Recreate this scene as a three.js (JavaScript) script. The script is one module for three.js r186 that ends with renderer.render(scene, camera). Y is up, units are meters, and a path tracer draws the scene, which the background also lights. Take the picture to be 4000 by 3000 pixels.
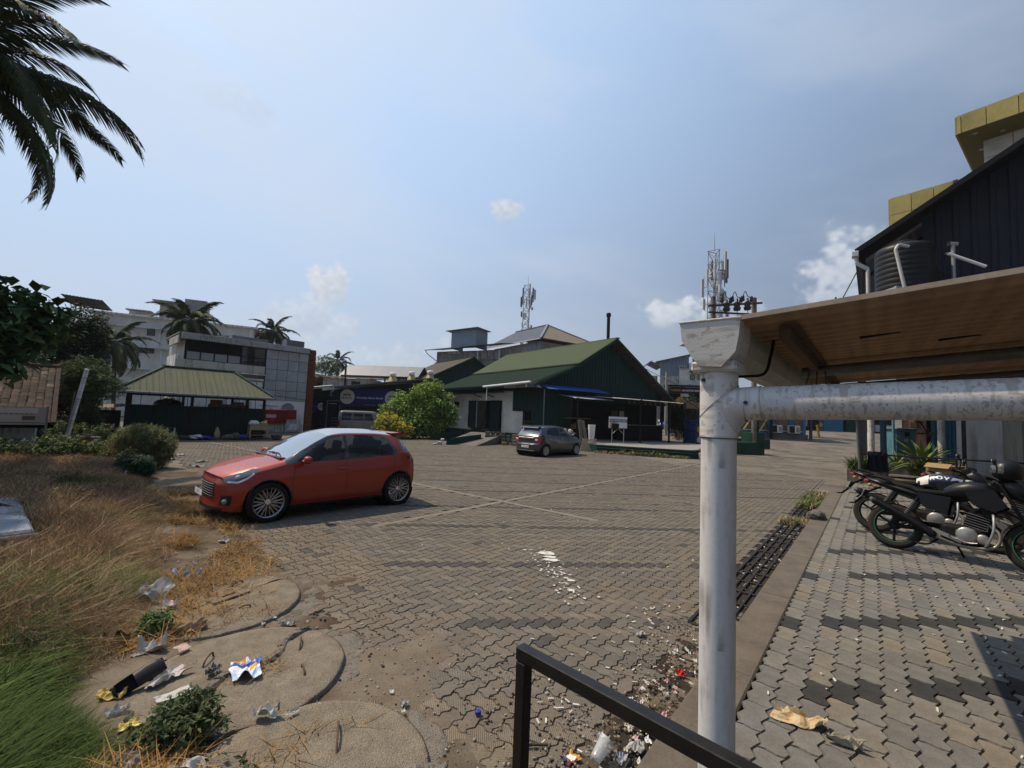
import * as THREE from 'three';
import { mergeGeometries, toCreasedNormals } from 'three/addons/utils/BufferGeometryUtils.js';
import { RoundedBoxGeometry } from 'three/addons/geometries/RoundedBoxGeometry.js';
import { MarchingCubes } from 'three/addons/objects/MarchingCubes.js';
const scene = new THREE.Scene();
const camera = new THREE.PerspectiveCamera(82.07, 4 / 3, 0.05, 3000);
camera.position.set(0, 1.9, 0);
camera.rotation.order = 'YXZ';
camera.rotation.set(4.1 * Math.PI / 180, 0, 2.35 * Math.PI / 180);
const renderer = new THREE.WebGLRenderer({ antialias: true });
renderer.setSize(1024, 768);
renderer.toneMapping = THREE.LinearToneMapping;
renderer.toneMappingExposure = 0.97;
renderer.shadowMap.enabled = true;
const R = (d) => d * Math.PI / 180;
const V = (x, y, z) => new THREE.Vector3(x, y, z);
const clamp = (x, a = 0, b = 1) => Math.min(b, Math.max(a, x));
const sstep = (a, b, x) => { const t = clamp((x - a) / (b - a)); return t * t * (3 - 2 * t); };
const lerp = (a, b, t) => a + (b - a) * t;
function rng(seed) { let s = seed >>> 0; return () => { s = (s + 0x6D2B79F5) >>> 0; let t = s; t = Math.imul(t ^ (t >>> 15), t | 1); t ^= t + Math.imul(t ^ (t >>> 7), t | 61); return ((t ^ (t >>> 14)) >>> 0) / 4294967296; }; }
function hash(x, y, s) { let h = (Math.imul(x, 374761393) + Math.imul(y, 668265263) + Math.imul(s, 974634777)) | 0; h = Math.imul(h ^ (h >>> 13), 1274126177); return ((h ^ (h >>> 16)) >>> 0) / 4294967296; }
function vnoise(x, y, s = 0, per = 0) {
const xi = Math.floor(x), yi = Math.floor(y), fx = x - xi, fy = y - yi;
const w = (a) => per ? ((a % per) + per) % per : a;
const u = fx * fx * (3 - 2 * fx), v = fy * fy * (3 - 2 * fy);
const a = hash(w(xi), w(yi), s), b = hash(w(xi + 1), w(yi), s), c = hash(w(xi), w(yi + 1), s), d = hash(w(xi + 1), w(yi + 1), s);
return a + (b - a) * u + (c - a) * v + (a - b - c + d) * u * v;
}
function fbm(x, y, s = 0, oct = 4, per = 0) { let a = 0, k = 0.5, n = 0; for (let i = 0; i < oct; i++) { a += k * vnoise(x, y, s + i * 17, per); n += k; x *= 2; y *= 2; per *= 2; k *= 0.5; } return a / n; }
const SUN = V(-Math.sin(R(50.7)) * Math.cos(R(53)), Math.sin(R(53)), -Math.cos(R(50.7)) * Math.cos(R(53))).normalize();
{
const W = 2048, H = 1024, data = new Float32Array(W * H * 4);
const clouds = [[-23.6, 13.8, 2.6, 4.0, 0.95, 3], [-26.5, 10.5, 4.5, 2.6, 0.5, 9], [-21.5, 9.5, 2.4, 2.2, 0.5, 4], [-1.5, 25.6, 2.6, 1.7, 0.75, 5], [20, 13.2, 4.4, 2.0, 0.9, 6], [28, 13.3, 3.0, 1.4, 0.5, 26], [37.5, 15.8, 4.0, 4.6, 0.75, 7], [-34.5, 31, 4.4, 2.2, 0.22, 8], [-15, 6.2, 6, 2.2, 0.4, 11], [-7, 8.5, 5, 2.0, 0.3, 31], [-29, 6.5, 8, 2.4, 0.4, 32], [-36, 8, 8, 2.0, 0.25, 12], [60, 20, 8, 4, 0.5, 13], [-75, 18, 10, 4, 0.4, 14], [110, 25, 12, 5, 0.4, 15], [170, 20, 12, 5, 0.5, 16], [-130, 22, 12, 5, 0.5, 18]];
for (let j = 0; j < H; j++) for (let i = 0; i < W; i++) {
const el = ((j + 0.5) / H - 0.5) * 180;
const u = (i + 0.5) / W, phi = (u - 0.5) * Math.PI * 2;
const dx = Math.cos(phi) * Math.cos(R(el)), dz = Math.sin(phi) * Math.cos(R(el)), dy = Math.sin(R(el));
const cs = dx * SUN.x + dy * SUN.y + dz * SUN.z, g = Math.acos(clamp(cs, -1, 1)) * 180 / Math.PI;
const e = Math.max(el, 0), hz = Math.exp(-e / 12);
const glow = Math.exp(-g / 30), glow2 = Math.exp(-g / 9), side = sstep(98, 30, g);
let r = lerp(0.066, 0.43, side), gg = lerp(0.116, 0.61, side), b = lerp(0.225, 0.90, side);
r = lerp(r, lerp(0.36, 0.74, side), hz * 0.92); gg = lerp(gg, lerp(0.42, 0.785, side), hz * 0.92); b = lerp(b, lerp(0.51, 0.82, side), hz * 0.92);
r += glow * 0.22 + glow2 * 0.9; gg += glow * 0.22 + glow2 * 0.85; b += glow * 0.2 + glow2 * 0.75;
const az = Math.atan2(dx, -dz) * 180 / Math.PI;
const veil = sstep(0.42, 0.8, fbm(az * 0.035 + 40 + el * 0.01, el * 0.10 + 7 + az * 0.012, 77, 6)) * lerp(0.14, 0.4, side) * sstep(2, 16, el);
r = lerp(r, 0.72, veil); gg = lerp(gg, 0.76, veil); b = lerp(b, 0.82, veil);
for (const [ca, ce, hw, hh, st, sd] of clouds) {
let da = az - ca; if (da > 180) da -= 360; if (da < -180) da += 360;
const X = da / hw, Y = (el - ce) / hh; if (Math.abs(X) > 1.8 || Y > 2 || Y < -1.8) continue;
const n = fbm(az * 0.55 + sd * 31, el * 0.75 + sd * 17, sd, 6), n2 = fbm(az * 1.7 + sd * 31, el * 2.1 + sd * 17, sd + 5, 5);
const q = 1 - Math.sqrt(X * X + (Y > 0 ? Y * Y : Y * Y * 0.75)) + (n - 0.5) * 1.5 + (n2 - 0.5) * 0.55;
const m = sstep(0.02, 0.55, q) * st * (Y < -0.1 ? sstep(-1.5, -0.1, Y) : 1);
const lit = clamp(0.5 + Y * 0.35 - X * 0.18 + (n2 - 0.5) * 0.9);
r = lerp(r, lerp(0.46, 0.80, lit) , m); gg = lerp(gg, lerp(0.53, 0.83, lit), m); b = lerp(b, lerp(0.63, 0.88, lit), m);
}
if (el < 0) { const k = sstep(0, -6, el); r = lerp(r, 0.16, k); gg = lerp(gg, 0.15, k); b = lerp(b, 0.135, k); }
const o = (j * W + i) * 4; data[o] = r; data[o + 1] = gg; data[o + 2] = b; data[o + 3] = 1;
}
const t = new THREE.DataTexture(data, W, H, THREE.RGBAFormat, THREE.FloatType);
t.mapping = THREE.EquirectangularReflectionMapping; t.magFilter = THREE.LinearFilter; t.minFilter = THREE.LinearFilter; t.needsUpdate = true;
scene.background = t; scene.environment = t;
}
const sun = new THREE.DirectionalLight(0xffeacc, 4.6);
sun.position.copy(SUN).multiplyScalar(120); sun.target.position.set(0, 0, -20);
sun.castShadow = true; sun.shadow.mapSize.set(4096, 4096);
Object.assign(sun.shadow.camera, { left: -70, right: 70, top: 70, bottom: -70, near: 1, far: 320 });
scene.add(sun); scene.add(sun.target);
scene.fog = new THREE.FogExp2(0xc3ccd4, 0.0003);
const used = new Map();
function numbered(n) { const k = used.get(n) || 0; used.set(n, k + 1); return k ? n + '_' + String(k).padStart(3, '0') : n; }
function shade(o) { o.traverse((m) => { if (m.isMesh) { m.castShadow = true; m.receiveShadow = true; } }); return o; }
function thing(name, label, category, x = 0, y = 0, z = 0, ry = 0, group) {
const o = new THREE.Group(); o.name = numbered(name); o.position.set(x, y, z); o.rotation.y = ry;
o.userData = { label, category }; if (group) o.userData.group = group; scene.add(o); return o;
}
function part(parent, name, geo, mat, label) {
const g = Array.isArray(geo) ? (geo.length === 1 ? geo[0] : mergeGeometries(geo)) : geo;
const m = new THREE.Mesh(g, mat); m.name = name; m.castShadow = m.receiveShadow = true; if (label) m.userData.label = label; parent.add(m); return m;
}
function solo(name, label, category, geo, mat, group, x = 0, y = 0, z = 0, ry = 0) {
const g = Array.isArray(geo) ? mergeGeometries(geo) : geo; const m = new THREE.Mesh(g, mat);
m.name = numbered(name); m.castShadow = m.receiveShadow = true; m.position.set(x, y, z); m.rotation.y = ry;
m.userData = { label, category }; if (group) m.userData.group = group; scene.add(m); return m;
}
function struct(name, geo, mat) { const g = Array.isArray(geo) ? mergeGeometries(geo) : geo; const m = new THREE.Mesh(g, mat); m.name = numbered(name); m.castShadow = m.receiveShadow = true; m.userData.kind = 'structure'; scene.add(m); return m; }
function stuff(parent, name, geo, mat, mats, cols, label, category) {
const m = new THREE.InstancedMesh(geo, mat, mats.length); m.name = parent === scene ? numbered(name) : name;
mats.forEach((q, i) => m.setMatrixAt(i, q)); if (cols) cols.forEach((c, i) => m.setColorAt(i, c));
m.castShadow = m.receiveShadow = true; m.userData.kind = 'stuff'; if (label) m.userData.label = label; if (category) m.userData.category = category; parent.add(m); return m;
}
const azRot = (az) => R(90 - az);
const KA = R(39.3), KC = Math.cos(KA), KS = Math.sin(KA);
const k2w = (kx, kz) => [kx * KC - kz * KS, kx * KS + kz * KC];
const w2k = (x, z) => [x * KC + z * KS, -x * KS + z * KC];
class MB {
constructor() { this.p = []; this.n = []; this.u = []; }
tri(a, b, c, ua, ub, uc, na, nb, nc) {
if (!na) { const n = b.clone().sub(a).cross(c.clone().sub(a)).normalize(); na = nb = nc = n; }
for (const q of [a, b, c]) this.p.push(q.x, q.y, q.z);
for (const q of [na, nb, nc]) this.n.push(q.x, q.y, q.z);
for (const q of [ua, ub, uc]) this.u.push(q[0], q[1]);
return this;
}
quad(a, b, c, d, uv) {
const w = a.distanceTo(b), h = a.distanceTo(d), u0 = uv ? uv[0] : 0, v0 = uv ? uv[1] : 0;
const A = [u0, v0], B = [u0 + w, v0], C = [u0 + w, v0 + h], D = [u0, v0 + h];
this.tri(a, b, c, A, B, C); return this.tri(a, c, d, A, C, D);
}
uquad(a, b, c, d, A, B, C, D) { this.tri(a, b, c, A, B, C); return this.tri(a, c, d, A, C, D); }
geo() {
const g = new THREE.BufferGeometry();
g.setAttribute('position', new THREE.Float32BufferAttribute(this.p, 3)); g.setAttribute('normal', new THREE.Float32BufferAttribute(this.n, 3)); g.setAttribute('uv', new THREE.Float32BufferAttribute(this.u, 2));
return g;
}
}
function norm(g) { if (g.index) g = g.toNonIndexed(); for (const k of Object.keys(g.attributes)) if (!['position', 'normal', 'uv'].includes(k)) g.deleteAttribute(k); if (!g.attributes.uv) g.setAttribute('uv', new THREE.Float32BufferAttribute(new Float32Array(g.attributes.position.count * 2), 2)); return g; }
let boxSeed = 1;
function box(cx, cy, cz, sx, sy, sz, ch = 0, rot) {
const b = new MB(), x = sx / 2, y = sy / 2, z = sz / 2; ch = Math.min(ch, x * 0.8, y * 0.8, z * 0.8);
const o = boxSeed++, du = (o * 0.377) % 3, dv = (o * 0.713) % 3;
const face = (f, ax, ay, w, h, d, n) => {
b.uquad(f(-w + ch, -h + ch, d), f(w - ch, -h + ch, d), f(w - ch, h - ch, d), f(-w + ch, h - ch, d), [du, dv], [du + 2 * w, dv], [du + 2 * w, dv + 2 * h], [du, dv + 2 * h]);
};
face((u, v, d) => V(u, v, d), 0, 0, x, y, z); face((u, v, d) => V(-u, v, -d), 0, 0, x, y, z);
face((u, v, d) => V(d, v, -u), 0, 0, z, y, x); face((u, v, d) => V(-d, v, u), 0, 0, z, y, x);
face((u, v, d) => V(u, d, -v), 0, 0, x, z, y); face((u, v, d) => V(u, -d, v), 0, 0, x, z, y);
if (ch > 0) {
const X = x - ch, Y = y - ch, Z = z - ch;
const e = (p, q, r, s) => b.quad(p, q, r, s, [du, dv]);
for (const sz_ of [1, -1]) for (const sy_ of [1, -1]) { const A = V(-X, sy_ * Y, sz_ * z), B = V(X, sy_ * Y, sz_ * z), C = V(X, sy_ * y, sz_ * Z), D = V(-X, sy_ * y, sz_ * Z); (sz_ * sy_ > 0) ? e(A, B, C, D) : e(B, A, D, C); }
for (const sx_ of [1, -1]) for (const sy_ of [1, -1]) { const A = V(sx_ * x, sy_ * Y, Z), B = V(sx_ * x, sy_ * Y, -Z), C = V(sx_ * X, sy_ * y, -Z), D = V(sx_ * X, sy_ * y, Z); (sx_ * sy_ > 0) ? e(A, B, C, D) : e(B, A, D, C); }
for (const sx_ of [1, -1]) for (const sz_ of [1, -1]) { const A = V(sx_ * X, -Y, sz_ * z), B = V(sx_ * x, -Y, sz_ * Z), C = V(sx_ * x, Y, sz_ * Z), D = V(sx_ * X, Y, sz_ * z); (sx_ * sz_ > 0) ? e(A, B, C, D) : e(B, A, D, C); }
for (const sx_ of [1, -1]) for (const sy_ of [1, -1]) for (const sz_ of [1, -1]) { const A = V(sx_ * x, sy_ * Y, sz_ * Z), B = V(sx_ * X, sy_ * y, sz_ * Z), C = V(sx_ * X, sy_ * Y, sz_ * z); (sx_ * sy_ * sz_ > 0) ? b.tri(A, B, C, [0, 0], [0, 0], [0, 0]) : b.tri(A, C, B, [0, 0], [0, 0], [0, 0]); }
}
const g = b.geo(); if (rot) g.applyMatrix4(rot); g.translate(cx, cy, cz); return g;
}
const rotXYZ = (x, y, z) => new THREE.Matrix4().makeRotationFromEuler(new THREE.Euler(x, y, z, 'YXZ'));
function bar(p, q, w, h, ch = 0, roll = 0) {
p = Array.isArray(p) ? V(...p) : p; q = Array.isArray(q) ? V(...q) : q;
const d = q.clone().sub(p), L = d.length(); d.normalize();
let up = Math.abs(d.y) > 0.95 ? V(0, 0, 1) : V(0, 1, 0); const s = d.clone().cross(up).normalize(); up = s.clone().cross(d);
if (roll) { up.applyAxisAngle(d, roll); s.applyAxisAngle(d, roll); }
const m = new THREE.Matrix4().makeBasis(d, up, s);
const c = p.clone().add(q).multiplyScalar(0.5); return box(c.x, c.y, c.z, L, h, w, ch, m);
}
function cyl(p, q, r0, r1 = r0, seg = 12, open = false) {
p = Array.isArray(p) ? V(...p) : p; q = Array.isArray(q) ? V(...q) : q;
const L = p.distanceTo(q), g = norm(new THREE.CylinderGeometry(r1, r0, L, seg, 1, open)); scaleUV(g, Math.PI * (r0 + r1), L);
const m = new THREE.Matrix4().makeRotationFromQuaternion(new THREE.Quaternion().setFromUnitVectors(V(0, 1, 0), q.clone().sub(p).normalize())); g.applyMatrix4(m);
g.translate((p.x + q.x) / 2, (p.y + q.y) / 2, (p.z + q.z) / 2); return g;
}
function scaleUV(g, a, b) { const u = g.attributes.uv; for (let i = 0; i < u.count; i++) u.setXY(i, u.getX(i) * a, u.getY(i) * b); return g; }
function tube(pts, r, seg = 8, n = 0, closed = false, straight = false) {
const P = pts.map((q) => Array.isArray(q) ? V(...q) : q);
let c; if (straight) { c = new THREE.CurvePath(); for (let i = 0; i + 1 < P.length; i++) c.add(new THREE.LineCurve3(P[i], P[i + 1])); } else c = new THREE.CatmullRomCurve3(P, closed, 'centripetal');
const g = norm(new THREE.TubeGeometry(c, n || Math.max(2, (P.length - 1) * 4), r, seg, closed)); return scaleUV(g, c.getLength(), 2 * Math.PI * r);
}
function lathe(pts, seg = 24, x = 0, y = 0, z = 0) { const g = norm(new THREE.LatheGeometry(pts.map((q) => new THREE.Vector2(q[0], q[1])), seg)); g.translate(x, y, z); return scaleUV(g, 1, 1); }
function prism(poly, d, z0 = 0, m) {
const b = new MB(), n = poly.length, sh = THREE.ShapeUtils.triangulateShape(poly.map((q) => new THREE.Vector2(q[0], q[1])), []);
const P = (i, z) => V(poly[i][0], poly[i][1], z);
for (const [i, j, k] of sh) { b.tri(P(i, z0 + d), P(j, z0 + d), P(k, z0 + d), poly[i], poly[j], poly[k]); b.tri(P(i, z0), P(k, z0), P(j, z0), poly[i], poly[k], poly[j]); }
for (let i = 0; i < n; i++) { const j = (i + 1) % n; b.quad(P(i, z0), P(j, z0), P(j, z0 + d), P(i, z0 + d)); }
const g = b.geo(); if (m) g.applyMatrix4(m); return g;
}
function sheet(o, u, v, w, l, pitch, depth, kind = 'trap', cut) {
u = u.clone().normalize(); v = v.clone().normalize(); const n = u.clone().cross(v).normalize(), b = new MB();
const prof = kind === 'trap' ? [[0, 0], [0.55, 0], [0.65, 1], [0.9, 1], [1, 0]] : kind === 'seam' ? [[0, 0], [0.86, 0], [0.9, 1], [0.96, 1], [1, 0]] : [[0, 0], [0.125, 0.146], [0.25, 0.5], [0.375, 0.854], [0.5, 1], [0.625, 0.854], [0.75, 0.5], [0.875, 0.146], [1, 0]];
const xs = []; for (let i = 0; i * pitch < w - 1e-6; i++) for (let k = 0; k + 1 < prof.length; k++) { const x = (i + prof[k][0]) * pitch; if (x < w) xs.push([x, prof[k][1]]); } xs.push([w, 0]);
for (let i = 0; i + 1 < xs.length; i++) {
const [x0, h0] = xs[i], [x1, h1] = xs[i + 1], c0 = cut ? cut(x0) : [0, l], c1 = cut ? cut(x1) : [0, l];
if (c0[1] <= c0[0] && c1[1] <= c1[0]) continue;
const P = (x, h, y) => o.clone().addScaledVector(u, x).addScaledVector(v, y).addScaledVector(n, h * depth);
b.uquad(P(x0, h0, c0[0]), P(x1, h1, c1[0]), P(x1, h1, Math.max(c1[0], c1[1])), P(x0, h0, Math.max(c0[0], c0[1])), [x0, c0[0]], [x1, c1[0]], [x1, c1[1]], [x0, c0[1]]);
}
return b.geo();
}
const tr = (g, x, y, z) => { g.translate(x, y, z); return g; };
const ry = (g, a) => { g.rotateY(a); return g; };
const s2l = (c) => Math.pow(c, 2.2), l2s = (c) => Math.round(255 * Math.pow(clamp(c), 1 / 2.2));
function tex(n, fn, srgb = true, m = n) {
const d = new Uint8Array(n * m * 4);
for (let j = 0; j < m; j++) for (let i = 0; i < n; i++) { const c = fn(i / n, j / m), o = (j * n + i) * 4; const a = Array.isArray(c) ? c : [c, c, c]; for (let k = 0; k < 3; k++) d[o + k] = srgb ? l2s(a[k]) : Math.round(255 * clamp(a[k])); d[o + 3] = a.length > 3 ? Math.round(255 * a[3]) : 255; }
const t = new THREE.DataTexture(d, n, m, THREE.RGBAFormat); t.wrapS = t.wrapT = THREE.RepeatWrapping; t.magFilter = THREE.LinearFilter; t.minFilter = THREE.LinearMipmapLinearFilter; t.generateMipmaps = true;
if (srgb) t.colorSpace = THREE.SRGBColorSpace; t.needsUpdate = true; return t;
}
function rep(t, metres, my = metres) { const c = t.clone(); c.repeat.set(1 / metres, 1 / my); c.needsUpdate = true; return c; }
const T = {};
T.mottle = tex(512, (u, v) => { const a = fbm(u * 6, v * 6, 1, 5, 6), b = fbm(u * 40, v * 40, 2, 3, 40); const k = 0.62 + 0.42 * a + 0.22 * (b - 0.5); return [k, k * 0.985, k * 0.96]; });
T.stain = tex(512, (u, v) => { const a = fbm(u * 4, v * 4, 5, 5, 4), s = fbm(u * 26, v * 3, 6, 4, 26), g = fbm(u * 60, v * 60, 7, 2, 60); const d = sstep(0.52, 0.8, s * 0.55 + a * 0.5); const k = 0.98 - 0.5 * d + 0.1 * (g - 0.5); return [k, k * (1 - 0.02 * d), k * (1 - 0.07 * d)]; });
T.streak = tex(512, (u, v) => { const s = fbm(u * 40, v * 2, 8, 4, 40), a = fbm(u * 5, v * 5, 9, 4, 5); const k = 0.7 + 0.34 * s + 0.2 * (a - 0.5); return k; });
T.rust = tex(512, (u, v) => { const a = fbm(u * 5, v * 5, 11, 5, 5), s = fbm(u * 30, v * 3, 12, 4, 30), d = sstep(0.5, 0.68, a * 0.55 + s * 0.45); return [lerp(0.95, 1.0, d), lerp(0.95, 0.55, d), lerp(0.95, 0.3, d)]; });
T.grime = tex(512, (u, v) => { const a = fbm(u * 6, v * 6, 15, 5, 6), s = fbm(u * 5, v * 34, 16, 4, 0), sp = fbm(u * 26, v * 40, 17, 4, 0), d = Math.max(sstep(0.52, 0.75, s * 0.8 + a * 0.2) * 0.6, sstep(0.6, 0.68, sp * 0.8 + a * 0.2) * 0.75, sstep(0.66, 0.72, vnoise(u * 60, v * 60, 18, 60) * 0.6 + sp * 0.4) * 0.5); const k = 1.0 - 0.12 * a; return [lerp(k, 0.5, d), lerp(k, 0.45, d), lerp(k, 0.4, d)]; });
T.rib = tex(64, (u, v) => lerp(0.42, 1.0, sstep(0.5, 0.68, u) * sstep(1.0, 0.93, u)) * (0.85 + 0.3 * vnoise(u * 4, v * 4, 5, 4)));  // dark valley stripes paint in rib shading, together with dirt lying in the valleys
T.grain = tex(512, (u, v) => { const s = fbm(u * 3 + 0.15 * vnoise(u * 4, v * 4, 3, 4), v * 60, 13, 4, 0), a = fbm(u * 4, v * 4, 14, 4, 4); const k = 0.6 + 0.5 * s + 0.2 * (a - 0.5); return k; });
T.bump = tex(512, (u, v) => fbm(u * 30, v * 30, 21, 4, 30) * 0.7 + fbm(u * 5, v * 5, 22, 3, 5) * 0.3, false);
T.grit = tex(512, (u, v) => { const a = fbm(u * 64, v * 64, 23, 3, 64), c = vnoise(u * 120, v * 120, 24, 120); return a * 0.6 + (c > 0.82 ? 0.4 : 0.1); }, false);
T.rough = tex(256, (u, v) => 0.55 + 0.45 * fbm(u * 8, v * 8, 25, 4, 8), false);
const lin = (r, g, b) => new THREE.Color().setRGB(r, g, b);
function M(c, o = {}) {
const p = { color: Array.isArray(c) ? lin(...c) : c, roughness: o.rough ?? 0.85, metalness: o.metal ?? 0, side: THREE.DoubleSide };
if (o.map) p.map = rep(T[o.map], o.size ?? 2, o.sizeY ?? o.size ?? 2);
if (o.bump) { p.bumpMap = rep(T[o.btex ?? 'bump'], o.bsize ?? 0.6); p.bumpScale = o.bump; }
if (o.rmap) { p.roughnessMap = rep(T.rough, o.rmap); }
if (o.clear) { p.clearcoat = o.clear; p.clearcoatRoughness = o.crough ?? 0.03; }
if (o.trans) { p.transmission = o.trans; p.thickness = 0; }
if (o.emit) { p.emissive = lin(...o.emit); p.emissiveIntensity = o.emitI ?? 1; }
p.specularIntensity = o.spec ?? (o.clear || o.trans || o.metal > 0.4 ? 1 : p.roughness >= 0.6 ? 0.3 : 0.6);
return new THREE.MeshPhysicalMaterial(p);
}
function canvasTex(w, h, draw) {
const c = document.createElement('canvas'); c.width = w; c.height = h; const g = c.getContext('2d'); draw(g, w, h);
const t = new THREE.CanvasTexture(c); t.colorSpace = THREE.SRGBColorSpace; t.needsUpdate = true; return t;
}
function printed(w, h, t, o = {}) { return new THREE.MeshPhysicalMaterial({ map: t, specularIntensity: 0.4, roughness: o.rough ?? 0.6, side: THREE.DoubleSide, ...(o.extra || {}) }); }
function face(x, y, w, h, z) { const b = new MB(); b.uquad(V(x, y, z), V(x + w, y, z), V(x + w, y + h, z), V(x, y + h, z), [0, 0], [1, 0], [1, 1], [0, 1]); return b.geo(); }
const C = {
concrete: M([0.27, 0.245, 0.21], { map: 'mottle', size: 1.6, bump: 0.004, btex: 'grit', bsize: 0.5, rough: 0.95 }),
concreteDark: M([0.15, 0.14, 0.125], { map: 'stain', size: 2.2, bump: 0.004, rough: 0.95 }),
kerb: M([0.15, 0.132, 0.112], { map: 'mottle', size: 1.1, bump: 0.005, btex: 'grit', bsize: 0.4, rough: 0.95 }),
plaster: M([0.72, 0.73, 0.75], { map: 'stain', size: 6, rough: 0.9 }),
plasterWhite: M([0.74, 0.75, 0.72], { map: 'mottle', size: 5, rough: 0.9 }),
stained: M([0.48, 0.47, 0.44], { map: 'stain', size: 1.8, bump: 0.003, rough: 0.95 }),
cementGrey: M([0.30, 0.295, 0.285], { map: 'stain', size: 3, bump: 0.003, rough: 0.95 }),
acp: M([0.40, 0.43, 0.48], { map: 'mottle', size: 5, rough: 0.42, metal: 0.1 }),
acpJoint: M([0.03, 0.03, 0.035], { rough: 0.8 }),
brick: M([0.17, 0.06, 0.04], { map: 'mottle', size: 0.8, bump: 0.004, rough: 0.9 }),
darkGreen: M([0.008, 0.024, 0.024], { map: 'streak', size: 2.5, rough: 0.75 }),
greenWall: M([0.014, 0.042, 0.040], { map: 'streak', size: 3, rough: 0.7 }),
greenPaint: M([0.011, 0.045, 0.034], { map: 'stain', size: 1.6, rough: 0.75 }),
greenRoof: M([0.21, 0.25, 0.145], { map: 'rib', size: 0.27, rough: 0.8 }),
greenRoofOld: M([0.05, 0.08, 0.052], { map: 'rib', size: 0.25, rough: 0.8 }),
oliveRoof: M([0.105, 0.115, 0.078], { map: 'streak', size: 5, rough: 0.85 }),
brownRoof: M([0.075, 0.066, 0.056], { map: 'streak', size: 3, rough: 0.6 }),
rustRoof: M([0.19, 0.175, 0.14], { map: 'rust', size: 7, rough: 0.7 }),
zinc: M([0.24, 0.255, 0.28], { map: 'streak', size: 3, rough: 0.45, metal: 0.4 }),
zincDark: M([0.16, 0.17, 0.19], { map: 'streak', size: 3, rough: 0.5, metal: 0.3 }),
blueTin: M([0.23, 0.29, 0.36], { map: 'streak', size: 3, rough: 0.5, metal: 0.2 }),
blueRoof: M([0.06, 0.16, 0.52], { map: 'streak', size: 3, rough: 0.5 }),
whiteTin: M([0.62, 0.64, 0.66], { map: 'streak', size: 2, rough: 0.5 }),
black: M([0.012, 0.012, 0.013], { rough: 0.6 }),
dark: M([0.008, 0.008, 0.009], { rough: 0.95 }),  // albedo deepened so shaded openings and interiors stay black
steel: M([0.05, 0.05, 0.055], { map: 'mottle', size: 0.4, rough: 0.45, metal: 0.5, rmap: 0.3 }),
steelGrey: M([0.17, 0.175, 0.18], { map: 'mottle', size: 0.6, rough: 0.5, metal: 0.4 }),
rustSteel: M([0.13, 0.085, 0.06], { map: 'mottle', size: 0.3, rough: 0.9 }),
galv: M([0.34, 0.35, 0.36], { rough: 0.5, metal: 0.5 }),
pvc: M([0.62, 0.62, 0.61], { map: 'mottle', size: 1.3, rough: 0.42 }),
white: M([0.78, 0.78, 0.77], { rough: 0.6 }),
timber: M([0.22, 0.14, 0.08], { map: 'grain', size: 1, rough: 0.85 }),
timberGrey: M([0.24, 0.22, 0.2], { map: 'grain', size: 1, rough: 0.9 }),
glassDark: M([0.012, 0.014, 0.017], { rough: 0.06, clear: 0.6 }),
glassGreen: M([0.10, 0.20, 0.15], { rough: 0.08, clear: 0.6 }),
cream: M([0.62, 0.56, 0.36], { map: 'stain', size: 3, rough: 0.9 }),
blueWall: M([0.055, 0.22, 0.48], { map: 'stain', size: 2.5, rough: 0.75 }),
tanBoard: M([0.22, 0.15, 0.10], { map: 'mottle', size: 1, rough: 0.85 }),
tyre: M([0.014, 0.014, 0.015], { rough: 0.9, bump: 0.002, bsize: 0.1 }),
chrome: M([0.6, 0.6, 0.6], { rough: 0.18, metal: 1 }),
soil: M([0.10, 0.075, 0.052], { map: 'mottle', size: 1, bump: 0.01, rough: 1 }),
bark: M([0.10, 0.085, 0.07], { map: 'grain', size: 0.6, bump: 0.01, rough: 1 }),
};
function gh(x, z) { const f = -z; return 1.55 * sstep(27, 60, f) * sstep(2, 16, x - 0.18 * (f - 30)); }
const LOT_X0 = -27, LOT_X1 = -1.46;
const lotEdge = (kx) => kx > -2.9 ? lerp(-1.9, -2.06, (-1.7 - kx) / 1.2) : kx > -8 ? lerp(-2.08, -2.8, (-2.9 - kx) / 5.1) : lerp(-2.8, -4.6, (-8 - kx) / 10);
const lotFar = (kx) => kx > -7 ? -20.4 : kx > -12 ? lerp(-20.4, -24.2, (-7 - kx) / 5) : kx > -19 ? -23.2 : -20.5;
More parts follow.
